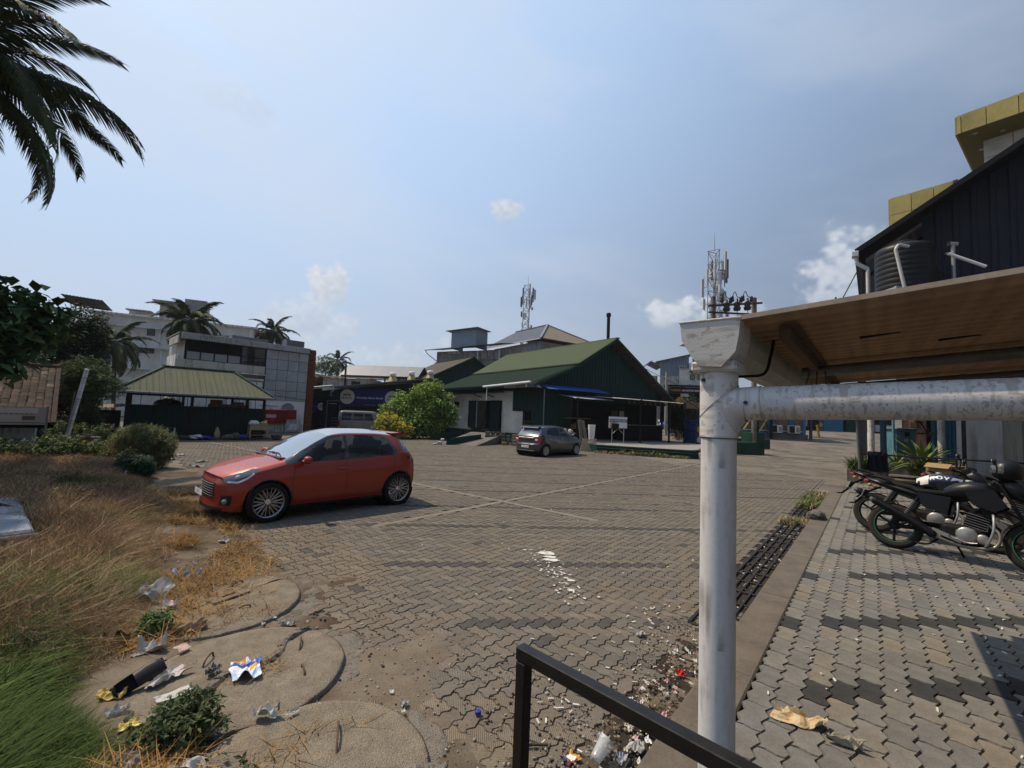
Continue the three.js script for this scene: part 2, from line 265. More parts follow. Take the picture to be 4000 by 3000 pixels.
{
const xs = [], zs = []; const push = (a, r) => { for (const q of r) a.push(q); };
const ax = []; for (let i = -40; i <= 40; i++) ax.push(Math.sign(i) * (Math.abs(i) * 0.9 + Math.pow(Math.abs(i) / 40, 6) * 1800)); push(xs, ax);
const az = []; for (let i = -14; i <= 70; i++) az.push(i < 0 ? -i * 1.2 + (i === -14 ? 1500 : 0) : -(i * 0.9) - Math.pow(i / 70, 8) * 1800); push(zs, az.sort((a, b) => b - a));
const pos = [], uv = [], idx = [];
for (const z of zs) for (const x of xs) { const [kx, kz] = w2k(x, z); const inLot = kx > LOT_X0 - 1 && kx < -0.8 && kz < -1 && kz > -25.5; pos.push(x, gh(x, z) - (inLot ? 0.016 : 0.016), z); uv.push(x, z); }
const nx = xs.length; for (let j = 0; j + 1 < zs.length; j++) for (let i = 0; i + 1 < nx; i++) { const a = j * nx + i; idx.push(a, a + 1, a + nx, a + 1, a + nx + 1, a + nx); }
const g = new THREE.BufferGeometry(); g.setAttribute('position', new THREE.Float32BufferAttribute(pos, 3)); g.setAttribute('uv', new THREE.Float32BufferAttribute(uv, 2)); g.setIndex(idx); g.computeVertexNormals();
T.ground = tex(1024, (u, v) => { const a = fbm(u * 5, v * 5, 31, 6, 5), b = fbm(u * 70, v * 70, 32, 3, 70), c = sstep(0.5, 0.72, fbm(u * 9, v * 9, 33, 5, 9)); const k = 0.7 + 0.5 * (a - 0.5) + 0.3 * (b - 0.5); return [k * lerp(0.205, 0.14, c), k * lerp(0.182, 0.128, c), k * lerp(0.15, 0.112, c)]; });
const m = new THREE.MeshPhysicalMaterial({ specularIntensity: 0.25, map: rep(T.ground, 9), bumpMap: rep(T.grit, 0.9), bumpScale: 0.006, roughness: 1 });
struct('ground', g, m);
}
const zig = (a) => [[0, 0], [0.3, a], [0.7, -a]];
function paverOutline(nx, ny, w, ax, ay) {
const P = [];
for (let i = 0; i < nx; i++) for (const [t, o] of zig(ax)) P.push([(i + t) * w, o * w]);
for (let j = 0; j < ny; j++) for (const [t, o] of zig(ay)) P.push([(nx + o) * w, (j + t) * w]);
const top = []; for (let i = 0; i < nx; i++) for (const [t, o] of zig(ax)) top.push([(i + t) * w, (ny) * w + o * w]); top.push([nx * w, ny * w]); top.shift(); top.reverse();
const left = []; for (let j = 0; j < ny; j++) for (const [t, o] of zig(ay)) left.push([o * w, (j + t) * w]); left.push([0, ny * w]); left.shift(); left.reverse();
return P.concat(top.map((q) => q), left.slice(0)).filter((q, i, arr) => { const r = arr[(i + 1) % arr.length]; return Math.hypot(q[0] - r[0], q[1] - r[1]) > 1e-5; });
}
function paverGeo(nx, ny, w, ax, ay, gap, ch, depth, seed) {
const O = paverOutline(nx, ny, w, ax, ay), n = O.length, cx = nx * w / 2, cy = ny * w / 2, r = rng(seed);
const inset = (d) => O.map((q, i) => { const a = O[(i + n - 1) % n], b = O[(i + 1) % n]; const e1 = [q[0] - a[0], q[1] - a[1]], e2 = [b[0] - q[0], b[1] - q[1]]; const l1 = Math.hypot(...e1), l2 = Math.hypot(...e2); const m = [-(e1[1] / l1 + e2[1] / l2), (e1[0] / l1 + e2[0] / l2)], l = Math.hypot(...m); return [q[0] + m[0] / l * d, q[1] + m[1] / l * d]; });
const I0 = inset(gap), I1 = inset(gap + ch), b = new MB(), ou = r() * 3, ov = r() * 3;
const P = (q, y) => V(q[0] - cx, y, -(q[1] - cy)), U = (q) => [q[0] + ou, q[1] + ov];
const tri = THREE.ShapeUtils.triangulateShape(I1.map((q) => new THREE.Vector2(...q)), []);
for (const [i, j, k] of tri) b.tri(P(I1[i], 0), P(I1[j], 0), P(I1[k], 0), U(I1[i]), U(I1[j]), U(I1[k]));
for (let i = 0; i < n; i++) { const j = (i + 1) % n; b.uquad(P(I0[i], -depth), P(I0[j], -depth), P(I1[j], 0), P(I1[i], 0), U(I0[i]), U(I0[j]), U(I1[j]), U(I1[i])); }
return b.geo();
}
T.paver = tex(1024, (u, v) => { const a = fbm(u * 12, v * 12, 41, 5, 12), b = fbm(u * 150, v * 150, 42, 2, 150), c = fbm(u * 4, v * 4, 43, 3, 4); const k = 0.8 + 0.34 * (a - 0.5) + 0.28 * (b - 0.5); const w = 0.5 + 1.4 * (c - 0.5); return [k, k * lerp(1.0, 0.95, w), k * lerp(1.0, 0.87, w)]; });
T.ridge = tex(256, (u, v) => { const s = Math.abs(((u + v) * 10) % 1 * 2 - 1); const w = 0.12 * (fbm(u * 20, v * 20, 44, 2, 20) - 0.5); return clamp(sstep(0.12, 0.5, s) + w); }, false);
const inView = (x, y, z, m = 0.12) => { const v = V(x, y, z).project(camera); return v.z < 1 && Math.abs(v.x) < 1 + m && Math.abs(v.y) < 1 + m; };
camera.updateMatrixWorld(true); camera.updateProjectionMatrix();
function paving(structName, kind, items, geos, mat, colours, most = 300) {
const root = new THREE.Group(); root.name = structName; root.rotation.y = -KA; root.userData.kind = 'structure'; scene.add(root);
items.sort((a, b) => a.d - b.d);
const mats = colours.map((c) => { const q = mat.clone(); q.color.copy(c); return q; });
items.slice(0, most).forEach((it) => { const m = part(root, 'paver', geos[it.k], mats[it.c]); m.position.set(it.x, it.y, it.z); m.rotation.set(it.tx, 0, it.tz); });
const E = new THREE.Euler(), Q = new THREE.Quaternion(), S = V(1, 1, 1);
for (let k = 0; k < geos.length; k++) {
const rest = items.slice(most).filter((it) => it.k === k); if (!rest.length) continue;
stuff(root, 'pavers', geos[k], mat, rest.map((it) => new THREE.Matrix4().compose(V(it.x, it.y, it.z), Q.setFromEuler(E.set(it.tx, 0, it.tz)), S)), rest.map((it) => colours[it.c]));
}
return root;
}
{
const w = 0.1125, r = rng(7), items = [], geos = [];
for (let s = 0; s < 3; s++) geos.push(paverGeo(2, 1, w, 0.11, -0.11, 0.0018, 0.005, 0.022, 60 + s));
for (let s = 0; s < 3; s++) geos.push(paverGeo(1, 2, w, 0.11, -0.11, 0.0018, 0.005, 0.022, 70 + s));
for (let s = 3; s < 6; s++) { const u = geos[s].attributes.uv; for (let i = 0; i < u.count; i++) u.setX(i, -u.getX(i)); }
const base = [[0.205, 0.187, 0.163], [0.213, 0.194, 0.168], [0.192, 0.178, 0.160], [0.22, 0.197, 0.168], [0.178, 0.168, 0.155], [0.205, 0.18, 0.148], [0.105, 0.102, 0.10], [0.235, 0.203, 0.162]];
const cols = base.map((c) => lin(...c));
const strips = (kx, kz) => Math.abs(kz + 8.15 + 0.01 * kx) < 0.0 ;
const N = Math.ceil(30 / w);
for (let i = -Math.ceil(27 / w); i < -12; i++) for (let j = -N; j < 0; j++) {
const q = (((i + j) % 4) + 4) % 4; let k, cx, cy;
if (q === 0) { k = 0; cx = (i + 1) * w; cy = (j + 0.5) * w; } else if (q === 2) { k = 1; cx = (i + 0.5) * w; cy = (j + 1) * w; } else continue;
const kx = cx, kz = cy; if (kx < LOT_X0 || kz > lotEdge(kx) + 0.02 || kz < lotFar(kx) || kx > (kz > -4.6 ? -1.12 : LOT_X1)) continue;
const [x, z] = k2w(kx, kz); if (z > -0.6 || !inView(x, 0, z)) continue;
if (Math.abs(kz + 7.62) < 0.085 && kx < -4.6) continue; if (Math.abs(kx + 6.35) < 0.10 && kz < -4.8) continue;
const dirt = fbm(kx * 0.35 + 5, kz * 0.35, 51, 4), near = Math.max(0, 1 - (lotEdge(kx) - kz) / 1.6);
const rr = r(); let c;
const row = Math.floor((i + j) / 4);
const rm = ((row % 11) + 11) % 11; if (q === 2 && (rm === 3 || rm === 8) && r() < (dirt < 0.6 ? 0.94 : 0.6) && near < 0.5) c = 6; else if (q === 2 && r() < 0.42 && near < 0.4) c = 4; else if (near * 0.8 + (dirt - 0.5) * 2.2 + rr * 0.4 > 0.75) c = rr < 0.5 ? 7 : 5; else c = dirt < 0.42 ? (rr < 0.45 ? 2 : rr < 0.75 ? 4 : 0) : Math.floor(rr * 5);  // upright stones darker: lit and shaded ridge rows put into colour
if (r() < 0.012) c = 6;
items.push({ k: k * 3 + Math.floor(r() * 3), x: kx, y: -0.0015 + (r() - 0.5) * 0.004 + (fbm(kx * 1.2, kz * 1.2, 53, 2) - 0.5) * 0.012, z: kz, tx: (r() - 0.5) * 0.02, tz: (r() - 0.5) * 0.02, c, d: Math.hypot(x, z, 1.9) });
}
const mat = new THREE.MeshPhysicalMaterial({ specularIntensity: 0.35, map: rep(T.paver, 1.3), bumpMap: rep(T.ridge, 0.17), bumpScale: 0.0035, roughness: 0.95 });
paving('paved_lot', 'lot', items, geos, mat, cols);
console.log('lot pavers', items.length);
}
{
const w = 0.138, r = rng(8), items = [], geos = [];
for (let s = 0; s < 4; s++) geos.push(paverGeo(1, 2, w, 0.045, 0.115, 0.0024, 0.005, 0.02, 80 + s));
const base = [[0.195, 0.194, 0.186], [0.208, 0.203, 0.19], [0.18, 0.181, 0.18], [0.215, 0.2, 0.175], [0.168, 0.168, 0.166], [0.05, 0.051, 0.054], [0.2, 0.182, 0.155]];
const cols = base.map((c) => lin(...c));
for (let i = 0; i < 46; i++) for (let m = -82; m < 6; m++) {
const kx = -0.655 + (i + 0.5) * w, kz = (2 * m - i) * w + 0.02 + 5 * w; if (kz > 0.4 || kz < -20.6) continue;
const [x, z] = k2w(kx, kz); if (z > -0.4 || !inView(x, 0.15, z)) continue;
const band = ((m % 11) + 11) % 11, dark = band === 2 || band === 7;
const n = fbm(kx * 0.9, kz * 0.9, 54, 3), rr = r(); let c = dark && (i > 1 || r() < 0.6) ? 5 : n > 0.56 ? (rr < 0.4 ? 3 : rr < 0.7 ? 1 : 6) : Math.floor(rr * 5); if (dark && r() < 0.05) c = 4;
items.push({ k: Math.floor(r() * 4), x: kx, y: 0.15 + (r() - 0.5) * 0.006, z: kz, tx: (r() - 0.5) * 0.016, tz: (r() - 0.5) * 0.022, c, d: Math.hypot(x, z, 1.75) });
}
const mat = new THREE.MeshPhysicalMaterial({ specularIntensity: 0.35, map: rep(T.paver, 0.9), bumpMap: rep(T.bump, 0.5), bumpScale: 0.003, roughness: 0.92 });
paving('paved_walk', 'walk', items, geos, mat, cols);
}
const kgeo = (g) => { g.rotateY(-KA); return g; };
struct('walk_bed', kgeo(box(4.2, 0.055, -9.5, 9.68, 0.13, 22.6)), M([0.05, 0.045, 0.04], { map: 'mottle', size: 0.7, rough: 1 }));
{
const gs = []; const cuts = [2.4, 0.2, -1.9, -3.6, -5.45, -7.3, -9.2, -11.1, -12.9, -14.6, -16.5];
for (let i = 0; i + 1 < cuts.length; i++) gs.push(box(-0.81, 0.03, (cuts[i] + cuts[i + 1]) / 2, 0.29, 0.242 + (i % 3) * 0.002, cuts[i] - cuts[i + 1] - 0.004, 0.012));
const root = new THREE.Group(); root.name = 'kerb'; root.userData.kind = 'structure'; root.rotation.y = -KA; scene.add(root);
gs.forEach((g) => part(root, 'kerbstone', g, C.kerb));
const st = M([0.215, 0.193, 0.163], { map: 'mottle', size: 0.9, bump: 0.003, btex: 'grit', bsize: 0.4, rough: 1 });
const strip = new THREE.Group(); strip.name = 'concrete_strip'; strip.userData.kind = 'structure'; strip.rotation.y = -KA; scene.add(strip);
for (let i = 0; i < 15; i++) part(strip, 'strip_slab', box(-4.75 - i * 1.5, -0.012, -7.62, 1.49, 0.03, 0.13, 0.006), st);
for (let i = 0; i < 12; i++) part(strip, 'strip_slab', box(-6.35, -0.011, -5.1 - i * 1.5, 0.13, 0.03, 1.49, 0.006), st);
}
struct('drain_floor', kgeo(box(-1.235, -0.075, -9.5, 0.57, 0.12, 14)), M([0.05, 0.042, 0.035], { map: 'mottle', size: 0.5, bump: 0.01, btex: 'grit', bsize: 0.3, rough: 1 }));
const dirtH = (kx, kz) => {
const d = kz - lotEdge(kx), n = fbm(kx * 1.1, kz * 1.1, 61, 5), n2 = fbm(kx * 9, kz * 9, 62, 4), n3 = fbm(kx * 30, kz * 30, 63, 2);
let h = -0.014 + 0.03 * sstep(-0.75, 0.55, d + (n - 0.5) * 1.5) + (n - 0.5) * 0.03 + (n2 - 0.5) * 0.018 + (n3 - 0.5) * 0.004 + 0.05 * sstep(0.5, 2.5, d);
if (kx > -2.2) h -= 0.0; return Math.min(h, 0.09);
};
{
const b = [], uv = [], col = [], idx = []; const x0 = -15, x1 = -1.05, z0 = -5.2, z1 = 1.2, sx = 0.036, sz = 0.03; const nx = Math.round((x1 - x0) / sx), nz = Math.round((z1 - z0) / sz);
for (let j = 0; j <= nz; j++) for (let i = 0; i <= nx; i++) { const kx = x0 + i * sx, kz = z0 + j * sz; const h = dirtH(kx, kz), [x, z] = k2w(kx, kz); b.push(x, h, z); uv.push(kx, kz); const n = fbm(kx * 0.8, kz * 0.8, 64, 4), q = sstep(0.42, 0.62, n + 0.12 * (fbm(kx * 6, kz * 6, 65, 3) - 0.5)); col.push(lerp(0.195, 0.10, q), lerp(0.165, 0.076, q), lerp(0.13, 0.055, q)); }
for (let j = 0; j < nz; j++) for (let i = 0; i < nx; i++) { const a = j * (nx + 1) + i, c = a + nx + 1; const hm = Math.max(b[a * 3 + 1], b[c * 3 + 1], b[a * 3 + 4], b[c * 3 + 4]); if (hm < -0.013) continue; idx.push(a, c, a + 1, a + 1, c, c + 1); }
const g = new THREE.BufferGeometry(); g.setAttribute('position', new THREE.Float32BufferAttribute(b, 3)); g.setAttribute('uv', new THREE.Float32BufferAttribute(uv, 2)); g.setAttribute('color', new THREE.Float32BufferAttribute(col, 3)); g.setIndex(idx); g.computeVertexNormals();
struct('bare_earth', g, new THREE.MeshPhysicalMaterial({ specularIntensity: 0.2, vertexColors: true, map: rep(T.paver, 1.1), bumpMap: rep(T.grit, 0.45), bumpScale: 0.005, roughness: 1 }));
}
function interp(tab, x) {
const n = tab.length; if (x >= tab[0][0]) return tab[0].slice(1); if (x <= tab[n - 1][0]) return tab[n - 1].slice(1);
let i = 0; while (tab[i + 1][0] > x) i++;
const a = tab[Math.max(0, i - 1)], b = tab[i], c = tab[i + 1], d = tab[Math.min(n - 1, i + 2)], t = (b[0] - x) / (b[0] - c[0]), out = [];
for (let k = 1; k < b.length; k++) {
const h = b[0] - c[0], s1 = (c[k] - b[k]) / h, sb = a === b ? s1 : (b[k] - a[k]) / (a[0] - b[0]), sd = d === c ? s1 : (d[k] - c[k]) / (c[0] - d[0]);
const lim = (p, q) => p * q <= 0 ? 0 : Math.sign(p) * Math.min(Math.abs((p + q) / 2), 2.4 * Math.min(Math.abs(p), Math.abs(q)));
const m0 = (a === b ? s1 : lim(sb, s1)) * h, m1 = (d === c ? s1 : lim(s1, sd)) * h, t2 = t * t, t3 = t2 * t;
out.push((2 * t3 - 3 * t2 + 1) * b[k] + (t3 - 2 * t2 + t) * m0 + (-2 * t3 + 3 * t2) * c[k] + (t3 - t2) * m1);
}
return out;
}
function inPoly(P, x, y) { let c = false; for (let i = 0, j = P.length - 1; i < P.length; j = i++) { const [a, b] = P[i], [d, e] = P[j]; if ((b > y) !== (e > y) && x < (d - a) * (y - b) / (e - b) + a) c = !c; } return c; }
function carSkin(S) {
const xf = S.x[0], xr = S.x[1], NX = S.nx || 230, ZA_ = 20, ZB_ = S.nb || 16, ZC_ = 10, NV = ZA_ + ZB_ + ZC_, NM = 22;
const section = (x) => {
const [y0, yb, yr, yt] = interp(S.side, x), [w0, wm, wb, wr] = interp(S.plan, x), P = [];
for (let v = 0; v <= NV; v++) {
if (v <= ZA_) { const t = v / ZA_, y = lerp(y0, yb, t);
const k = t < 0.5 ? lerp(w0, wm, Math.sin(Math.PI / 2 * Math.min(1, t / 0.42))) : lerp(wm, wb, Math.pow((t - 0.5) / 0.5, 2.2)); P.push([y, k + (S.crease ? S.crease(x, t) : 0)]); }
else if (v <= ZA_ + ZB_) { const t = (v - ZA_) / ZB_; P.push([lerp(yb, yr, t) + 0.02 * Math.sin(Math.PI * t) * (yr - yb > 0.2 ? 0 : 1), lerp(wb, wr, t) + (yr - yb) * 0.055 * Math.sin(Math.PI * t)]); }
else { const t = (v - ZA_ - ZB_) / ZC_; const a = t * Math.PI / 2; P.push([lerp(yr, yt, Math.sin(a)), wr * (1 - t) * (1 + 0.0 * t)]); }
}
return P;
};
const zone = (v) => v < ZA_ ? 0 : v < ZA_ + ZB_ ? 1 : 2;
const rows = []; const xsn = [];
for (let i = 0; i <= NX; i++) { const x = lerp(xf, xr, i / NX); xsn.push(x); rows.push(section(x)); }
const pos = [], idx = [], quads = []; const id = (x, y, z) => { pos.push(x, y, z); return pos.length / 3 - 1; };
const L = [], Rr = [];
const bow = S.bow || ((x, k) => 0);
for (let i = 0; i <= NX; i++) { L.push(rows[i].map(([y, w]) => id(xsn[i] - bow(xsn[i], w), y, -w))); Rr.push(rows[i].map(([y, w], v) => v === NV ? L[i][v] : id(xsn[i] - bow(xsn[i], w), y, w))); }
for (let i = 0; i < NX; i++) for (let v = 0; v < NV; v++) { quads.push([L[i][v], L[i][v + 1], L[i + 1][v + 1], L[i + 1][v], zone(v), 0]); quads.push([Rr[i][v], Rr[i + 1][v], Rr[i + 1][v + 1], Rr[i][v + 1], zone(v), 0]); }
for (const e of [0, 1]) {
const i = e ? NX : 0, sgn = e ? -1 : 1, G = [];
for (let v = 0; v <= NV; v++) { const [y, w] = rows[i][v], row = []; for (let m = 0; m <= NM; m++) { const s = m / NM * 2 - 1; if (m === 0) row.push(L[i][v]); else if (m === NM) row.push(Rr[i][v]); else { const k = 1 - Math.pow(Math.abs(s), 2.4); row.push(id(xsn[i] - bow(xsn[i], w) + sgn * k * (e ? S.bulgeR : S.bulgeF)(y) * Math.min(1, w / 0.45), y, s * w)); } } G.push(row); }
for (let v = 0; v < NV; v++) for (let m = 0; m < NM; m++) { const a = G[v][m], b = G[v][m + 1], c = G[v + 1][m + 1], d = G[v + 1][m]; quads.push(e ? [a, d, c, b, zone(v), -1] : [a, b, c, d, zone(v), 1]); }
}
const P = (k) => V(pos[k * 3], pos[k * 3 + 1], pos[k * 3 + 2]);
const N = Array.from({ length: pos.length / 3 }, () => V(0, 0, 0));
for (const q of quads) { const n = P(q[2]).sub(P(q[0])).cross(P(q[3]).sub(P(q[1]))); for (let k = 0; k < 4; k++) N[q[k]].add(n); }
N.forEach((n) => n.normalize());
const out = {};
for (const q of quads) {
const a = P(q[0]), b = P(q[1]), c = P(q[2]), d = P(q[3]), m = a.clone().add(b).add(c).add(d).multiplyScalar(0.25);
let k = S.cls(m.x, m.y, m.z, q[4], q[5]); if (!k) continue; if (k === 'lower_trim' && q[5] === 0) k += m.z > 0 ? '' : '_far'; else if (k === 'lower_trim') k = (m.y < 0.28 ? 'lower_trim' : 'bumper_insert') + (m.z > 0 ? '' : '_far');
const B = out[k] || (out[k] = new MB());
const U = (p) => [p.x, p.y + p.z];
if (a.distanceTo(b) > 1e-6) B.tri(a, b, c, U(a), U(b), U(c), N[q[0]], N[q[1]], N[q[2]]);
if (d.distanceTo(c) > 1e-6) B.tri(a, c, d, U(a), U(c), U(d), N[q[0]], N[q[2]], N[q[3]]);
}
for (const k in out) out[k] = out[k].geo();
const halfW = (x, y) => { const s = section(x); for (let v = 0; v < NV; v++) if (s[v + 1][0] >= y && s[v][0] <= y) { const t = (y - s[v][0]) / Math.max(1e-6, s[v + 1][0] - s[v][0]); const w = lerp(s[v][1], s[v + 1][1], t); return w; } return 0.5; };
return { geo: out, halfW, section };
}
function seam(skin, pts, w = 0.006, lift = 0.0015, side = 1, bow) {
const b = new MB(), P = []; for (let i = 0; i + 1 < pts.length; i++) { const n = Math.max(2, Math.ceil(Math.hypot(pts[i + 1][0] - pts[i][0], pts[i + 1][1] - pts[i][1]) / 0.04)); for (let k = 0; k < n; k++) P.push([lerp(pts[i][0], pts[i + 1][0], k / n), lerp(pts[i][1], pts[i + 1][1], k / n)]); } P.push(pts[pts.length - 1]);
for (let i = 0; i + 1 < P.length; i++) { const [x0, y0] = P[i], [x1, y1] = P[i + 1], l = Math.hypot(x1 - x0, y1 - y0), nx = -(y1 - y0) / l * w / 2, ny = (x1 - x0) / l * w / 2; const Q = (x, y) => { const h = skin.halfW(x, y); return V(x - (bow ? bow(x, h) : 0), y, side * (h + lift)); }; b.quad(Q(x0 - nx, y0 - ny), Q(x1 - nx, y1 - ny), Q(x1 + nx, y1 + ny), Q(x0 + nx, y0 + ny)); }
return b.geo();
}
function makeWheel(root, o) {
const w = new THREE.Group(); w.name = 'wheel'; root.add(w); w.position.set(o.x, o.r, o.z);
const s = Math.sign(o.z) || 1, hw = o.w / 2, r = o.r, rr = o.rim;
const turn = (g) => { g.rotateX(Math.PI / 2); if (s < 0) g.rotateY(Math.PI); return g; };
part(w, 'tyre', turn(lathe([[rr, -hw * 0.92], [r - 0.03, -hw], [r - 0.008, -hw * 0.86], [r, -hw * 0.6], [r, hw * 0.6], [r - 0.008, hw * 0.86], [r - 0.03, hw], [rr + 0.02, hw * 0.98], [rr, hw * 0.9]], 48)), C.tyre);
const rim = [turn(lathe([[rr - 0.0, -hw * 0.9], [rr - 0.02, -hw * 0.5], [rr - 0.03, hw * 0.4], [rr - 0.014, hw * 0.8], [rr + 0.004, hw * 0.95], [rr + 0.006, hw * 0.88]], 48))];
part(w, 'rim', rim, o.mat);
part(w, 'brake_disc', turn(lathe([[0.06, -0.01], [rr * 0.66, -0.01], [rr * 0.66, 0.01], [0.06, 0.01]], 32)), C.steelGrey);
const sp = [];
for (let k = 0; k < o.n; k++) {
const a = k / o.n * Math.PI * 2, pr = o.pair || [0];
for (const d of pr) { const a1 = a + d, c = [Math.cos(a), Math.sin(a)], c1 = [Math.cos(a1), Math.sin(a1)]; sp.push(bar([c[0] * 0.05, c[1] * 0.05, hw * 0.62 * s], [c1[0] * (rr - 0.012), c1[1] * (rr - 0.012), hw * 0.78 * s], o.sw, 0.022, 0.004)); }
}
sp.forEach((g) => 0); part(w, 'spokes', sp, o.mat);
part(w, 'hub_cap', turn(lathe([[0.0, hw * 0.72], [0.03, hw * 0.71], [0.055, hw * 0.64], [0.06, hw * 0.4]], 20)), o.hub || o.mat);
return w;
}
function plate(root, w, h, txt, x, y, z, faceX, tilt = 0) {
const t = canvasTex(256, 64, (g, W, H) => { g.fillStyle = '#e6e6e2'; g.fillRect(0, 0, W, H); g.strokeStyle = '#222'; g.lineWidth = 4; g.strokeRect(3, 3, W - 6, H - 6); g.fillStyle = '#181818'; g.font = 'bold 40px sans-serif'; g.textAlign = 'center'; g.fillText(txt, W / 2, 46); });
const m = part(root, 'number_plate', face(-w / 2, -h / 2, w, h, 0.006), printed(w, h, t)); m.position.set(x, y, z); m.rotation.y = faceX > 0 ? Math.PI / 2 : -Math.PI / 2; m.rotation.order = 'YXZ'; m.rotation.x = tilt;
return m;
}
function placeCar(o, kx, kz, heading) { const [x, z] = k2w(kx, kz); o.position.set(x, 0, z); o.rotation.y = heading; }
function seats(root, list, mat) { for (const [x, z, s] of list) { const g = norm(new RoundedBoxGeometry(0.16, 0.62, 0.46, 3, 0.06)); g.rotateZ(0.2); g.translate(x, 0.82, z); const h = norm(new RoundedBoxGeometry(0.1, 0.17, 0.26, 3, 0.04)); h.rotateZ(0.15); h.translate(x - 0.08, 1.2 * s, z); const c = norm(new RoundedBoxGeometry(0.5, 0.16, 0.48, 3, 0.05)); c.translate(x + 0.22, 0.55, z); part(root, 'seat', [g, h, c], mat); } }
{
const root = thing('parked_car', 'shiny orange red hatchback with multi spoke wheels parked beside the dry grass', 'car');
const A = [1.13, -1.32], WR = 0.322, arch = 0.362;
const S = {
x: [1.80, -1.80],
side: [[1.80, 0.22, 0.66, 0.735, 0.765], [1.7, 0.205, 0.70, 0.785, 0.815], [1.45, 0.20, 0.78, 0.865, 0.895], [1.1, 0.20, 0.86, 0.94, 0.972], [0.86, 0.20, 0.915, 0.99, 1.02], [0.60, 0.20, 0.935, 1.13, 1.17], [0.30, 0.20, 0.945, 1.30, 1.345], [0.08, 0.20, 0.955, 1.395, 1.445], [-0.3, 0.20, 0.967, 1.435, 1.505], [-0.8, 0.20, 0.985, 1.43, 1.50], [-1.2, 0.205, 1.01, 1.395, 1.465], [-1.42, 0.23, 1.03, 1.355, 1.43], [-1.52, 0.25, 1.03, 1.28, 1.36], [-1.66, 0.27, 1.02, 1.11, 1.16], [-1.74, 0.28, 0.95, 1.0, 1.03], [-1.80, 0.29, 0.88, 0.93, 0.95]],
plan: [[1.80, 0.60, 0.70, 0.66, 0.52], [1.66, 0.70, 0.79, 0.745, 0.58], [1.4, 0.80, 0.852, 0.80, 0.62], [1.1, 0.82, 0.872, 0.81, 0.64], [0.8, 0.80, 0.862, 0.80, 0.66], [0.3, 0.80, 0.862, 0.80, 0.62], [0, 0.80, 0.862, 0.80, 0.59], [-0.7, 0.80, 0.862, 0.80, 0.585], [-1.0, 0.81, 0.868, 0.81, 0.58], [-1.32, 0.81, 0.878, 0.82, 0.565], [-1.55, 0.78, 0.858, 0.79, 0.57], [-1.80, 0.68, 0.79, 0.73, 0.60]],
bow: (x, w) => x > 1.3 ? (x - 1.3) * 0.5 * Math.pow(w / 0.8, 2.2) * 0.55 : x < -1.3 ? (x + 1.3) * 0.35 * Math.pow(w / 0.8, 2.2) * 0.5 : 0,
bulgeF: (y) => 0.12 * (y < 0.6 ? 1 : 1 - sstep(0.6, 0.78, y) * 0.8), bulgeR: (y) => y < 0.62 ? 0.10 : 0.05,
crease: (x, t) => 0.010 * Math.exp(-Math.pow((t - 0.72) / 0.06, 2)) * sstep(-1.6, -1.2, x) * sstep(1.6, 1.2, x) - 0.012 * Math.exp(-Math.pow((t - 0.3) / 0.12, 2)) * sstep(-0.95, -0.7, x) * sstep(0.8, 0.6, x),
};
const winF = [[0.70, 0.965], [0.56, 1.06], [0.28, 1.245], [0.06, 1.355], [-0.17, 1.392], [-0.17, 0.975]], winR = [[-0.24, 0.985], [-0.24, 1.395], [-0.7, 1.39], [-1.02, 1.35], [-1.10, 1.28], [-1.22, 1.08], [-1.16, 1.035]];
const pillar = [[0.95, 0.90], [0.86, 1.05], [0.56, 1.22], [0.28, 1.36], [0.10, 1.46], [-0.02, 1.40], [-0.3, 1.412], [-0.8, 1.408], [-1.08, 1.37], [-1.16, 1.30], [-1.30, 1.06], [-1.2, 1.005], [0.3, 0.945]];
const lampF = [[1.88, 0.655], [1.70, 0.635], [1.38, 0.79], [1.22, 0.865], [1.36, 0.87], [1.66, 0.765], [1.84, 0.70]], lampR = [[-1.45, 0.965], [-1.6, 0.985], [-1.9, 0.93], [-1.9, 0.72], [-1.76, 0.70], [-1.68, 0.86]];
const doorF = [[0.72, 0.93], [0.77, 0.6], [0.74, 0.3], [-0.2, 0.3], [-0.2, 0.975]], doorR = [[-0.22, 0.975], [-0.22, 0.3], [-0.90, 0.3], [-1.02, 0.5], [-1.16, 0.72], [-1.16, 1.0]];
S.cls = (x, y, z, zn, end) => {
const side = Math.abs(z);
if (end === 0 && zn === 0) { for (const a of A) if (Math.hypot(x - a, y - WR) < arch && side > 0.45) return null; }
if (end === 1) { if (y > 0.40 && y < 0.64 && side < 0.40) return 'grille'; if (y > 0.30 && y < 0.46 && side > 0.55) return 'lower_trim'; if (y < 0.26) return 'lower_trim'; return 'body'; }
if (end === -1) { if (y < 0.34) return 'lower_trim'; return 'tailgate'; }
if (zn === 2) { if (x < 0.84 && x > 0.10) return 'windscreen'; if (x <= 0.10 && x > -1.42) return 'roof'; if (x <= -1.47 && x > -1.66) return 'rear_window'; return x > 0.84 ? 'bonnet' : 'tailgate'; }
if (zn === 1 && x < 0.87 && x > -1.42) { if (inPoly(winF, x, y) || inPoly(winR, x, y)) return 'side_window'; if (inPoly(pillar, x, y)) return 'pillar_trim'; return 'body'; }
if (zn === 1 && x < -1.42 && x > -1.62 && y > 1.06) return 'pillar_trim';
if (inPoly(lampF, x, y) && zn < 2) return z > 0 ? 'headlight' : 'headlight_far'; if (inPoly(lampR, x, y)) return z > 0 ? 'tail_light' : 'tail_light_far';
if (x > 1.64 && x < 1.81 && y > 0.30 && y < 0.46 && side > 0.5) return 'lower_trim';
if (y < 0.225 && x < 0.76 && x > -0.94) return 'lower_trim';
if (zn === 0 && inPoly(doorF, x, y)) return 'front_door'; if (zn === 0 && inPoly(doorR, x, y)) return 'rear_door';
return 'body';
};
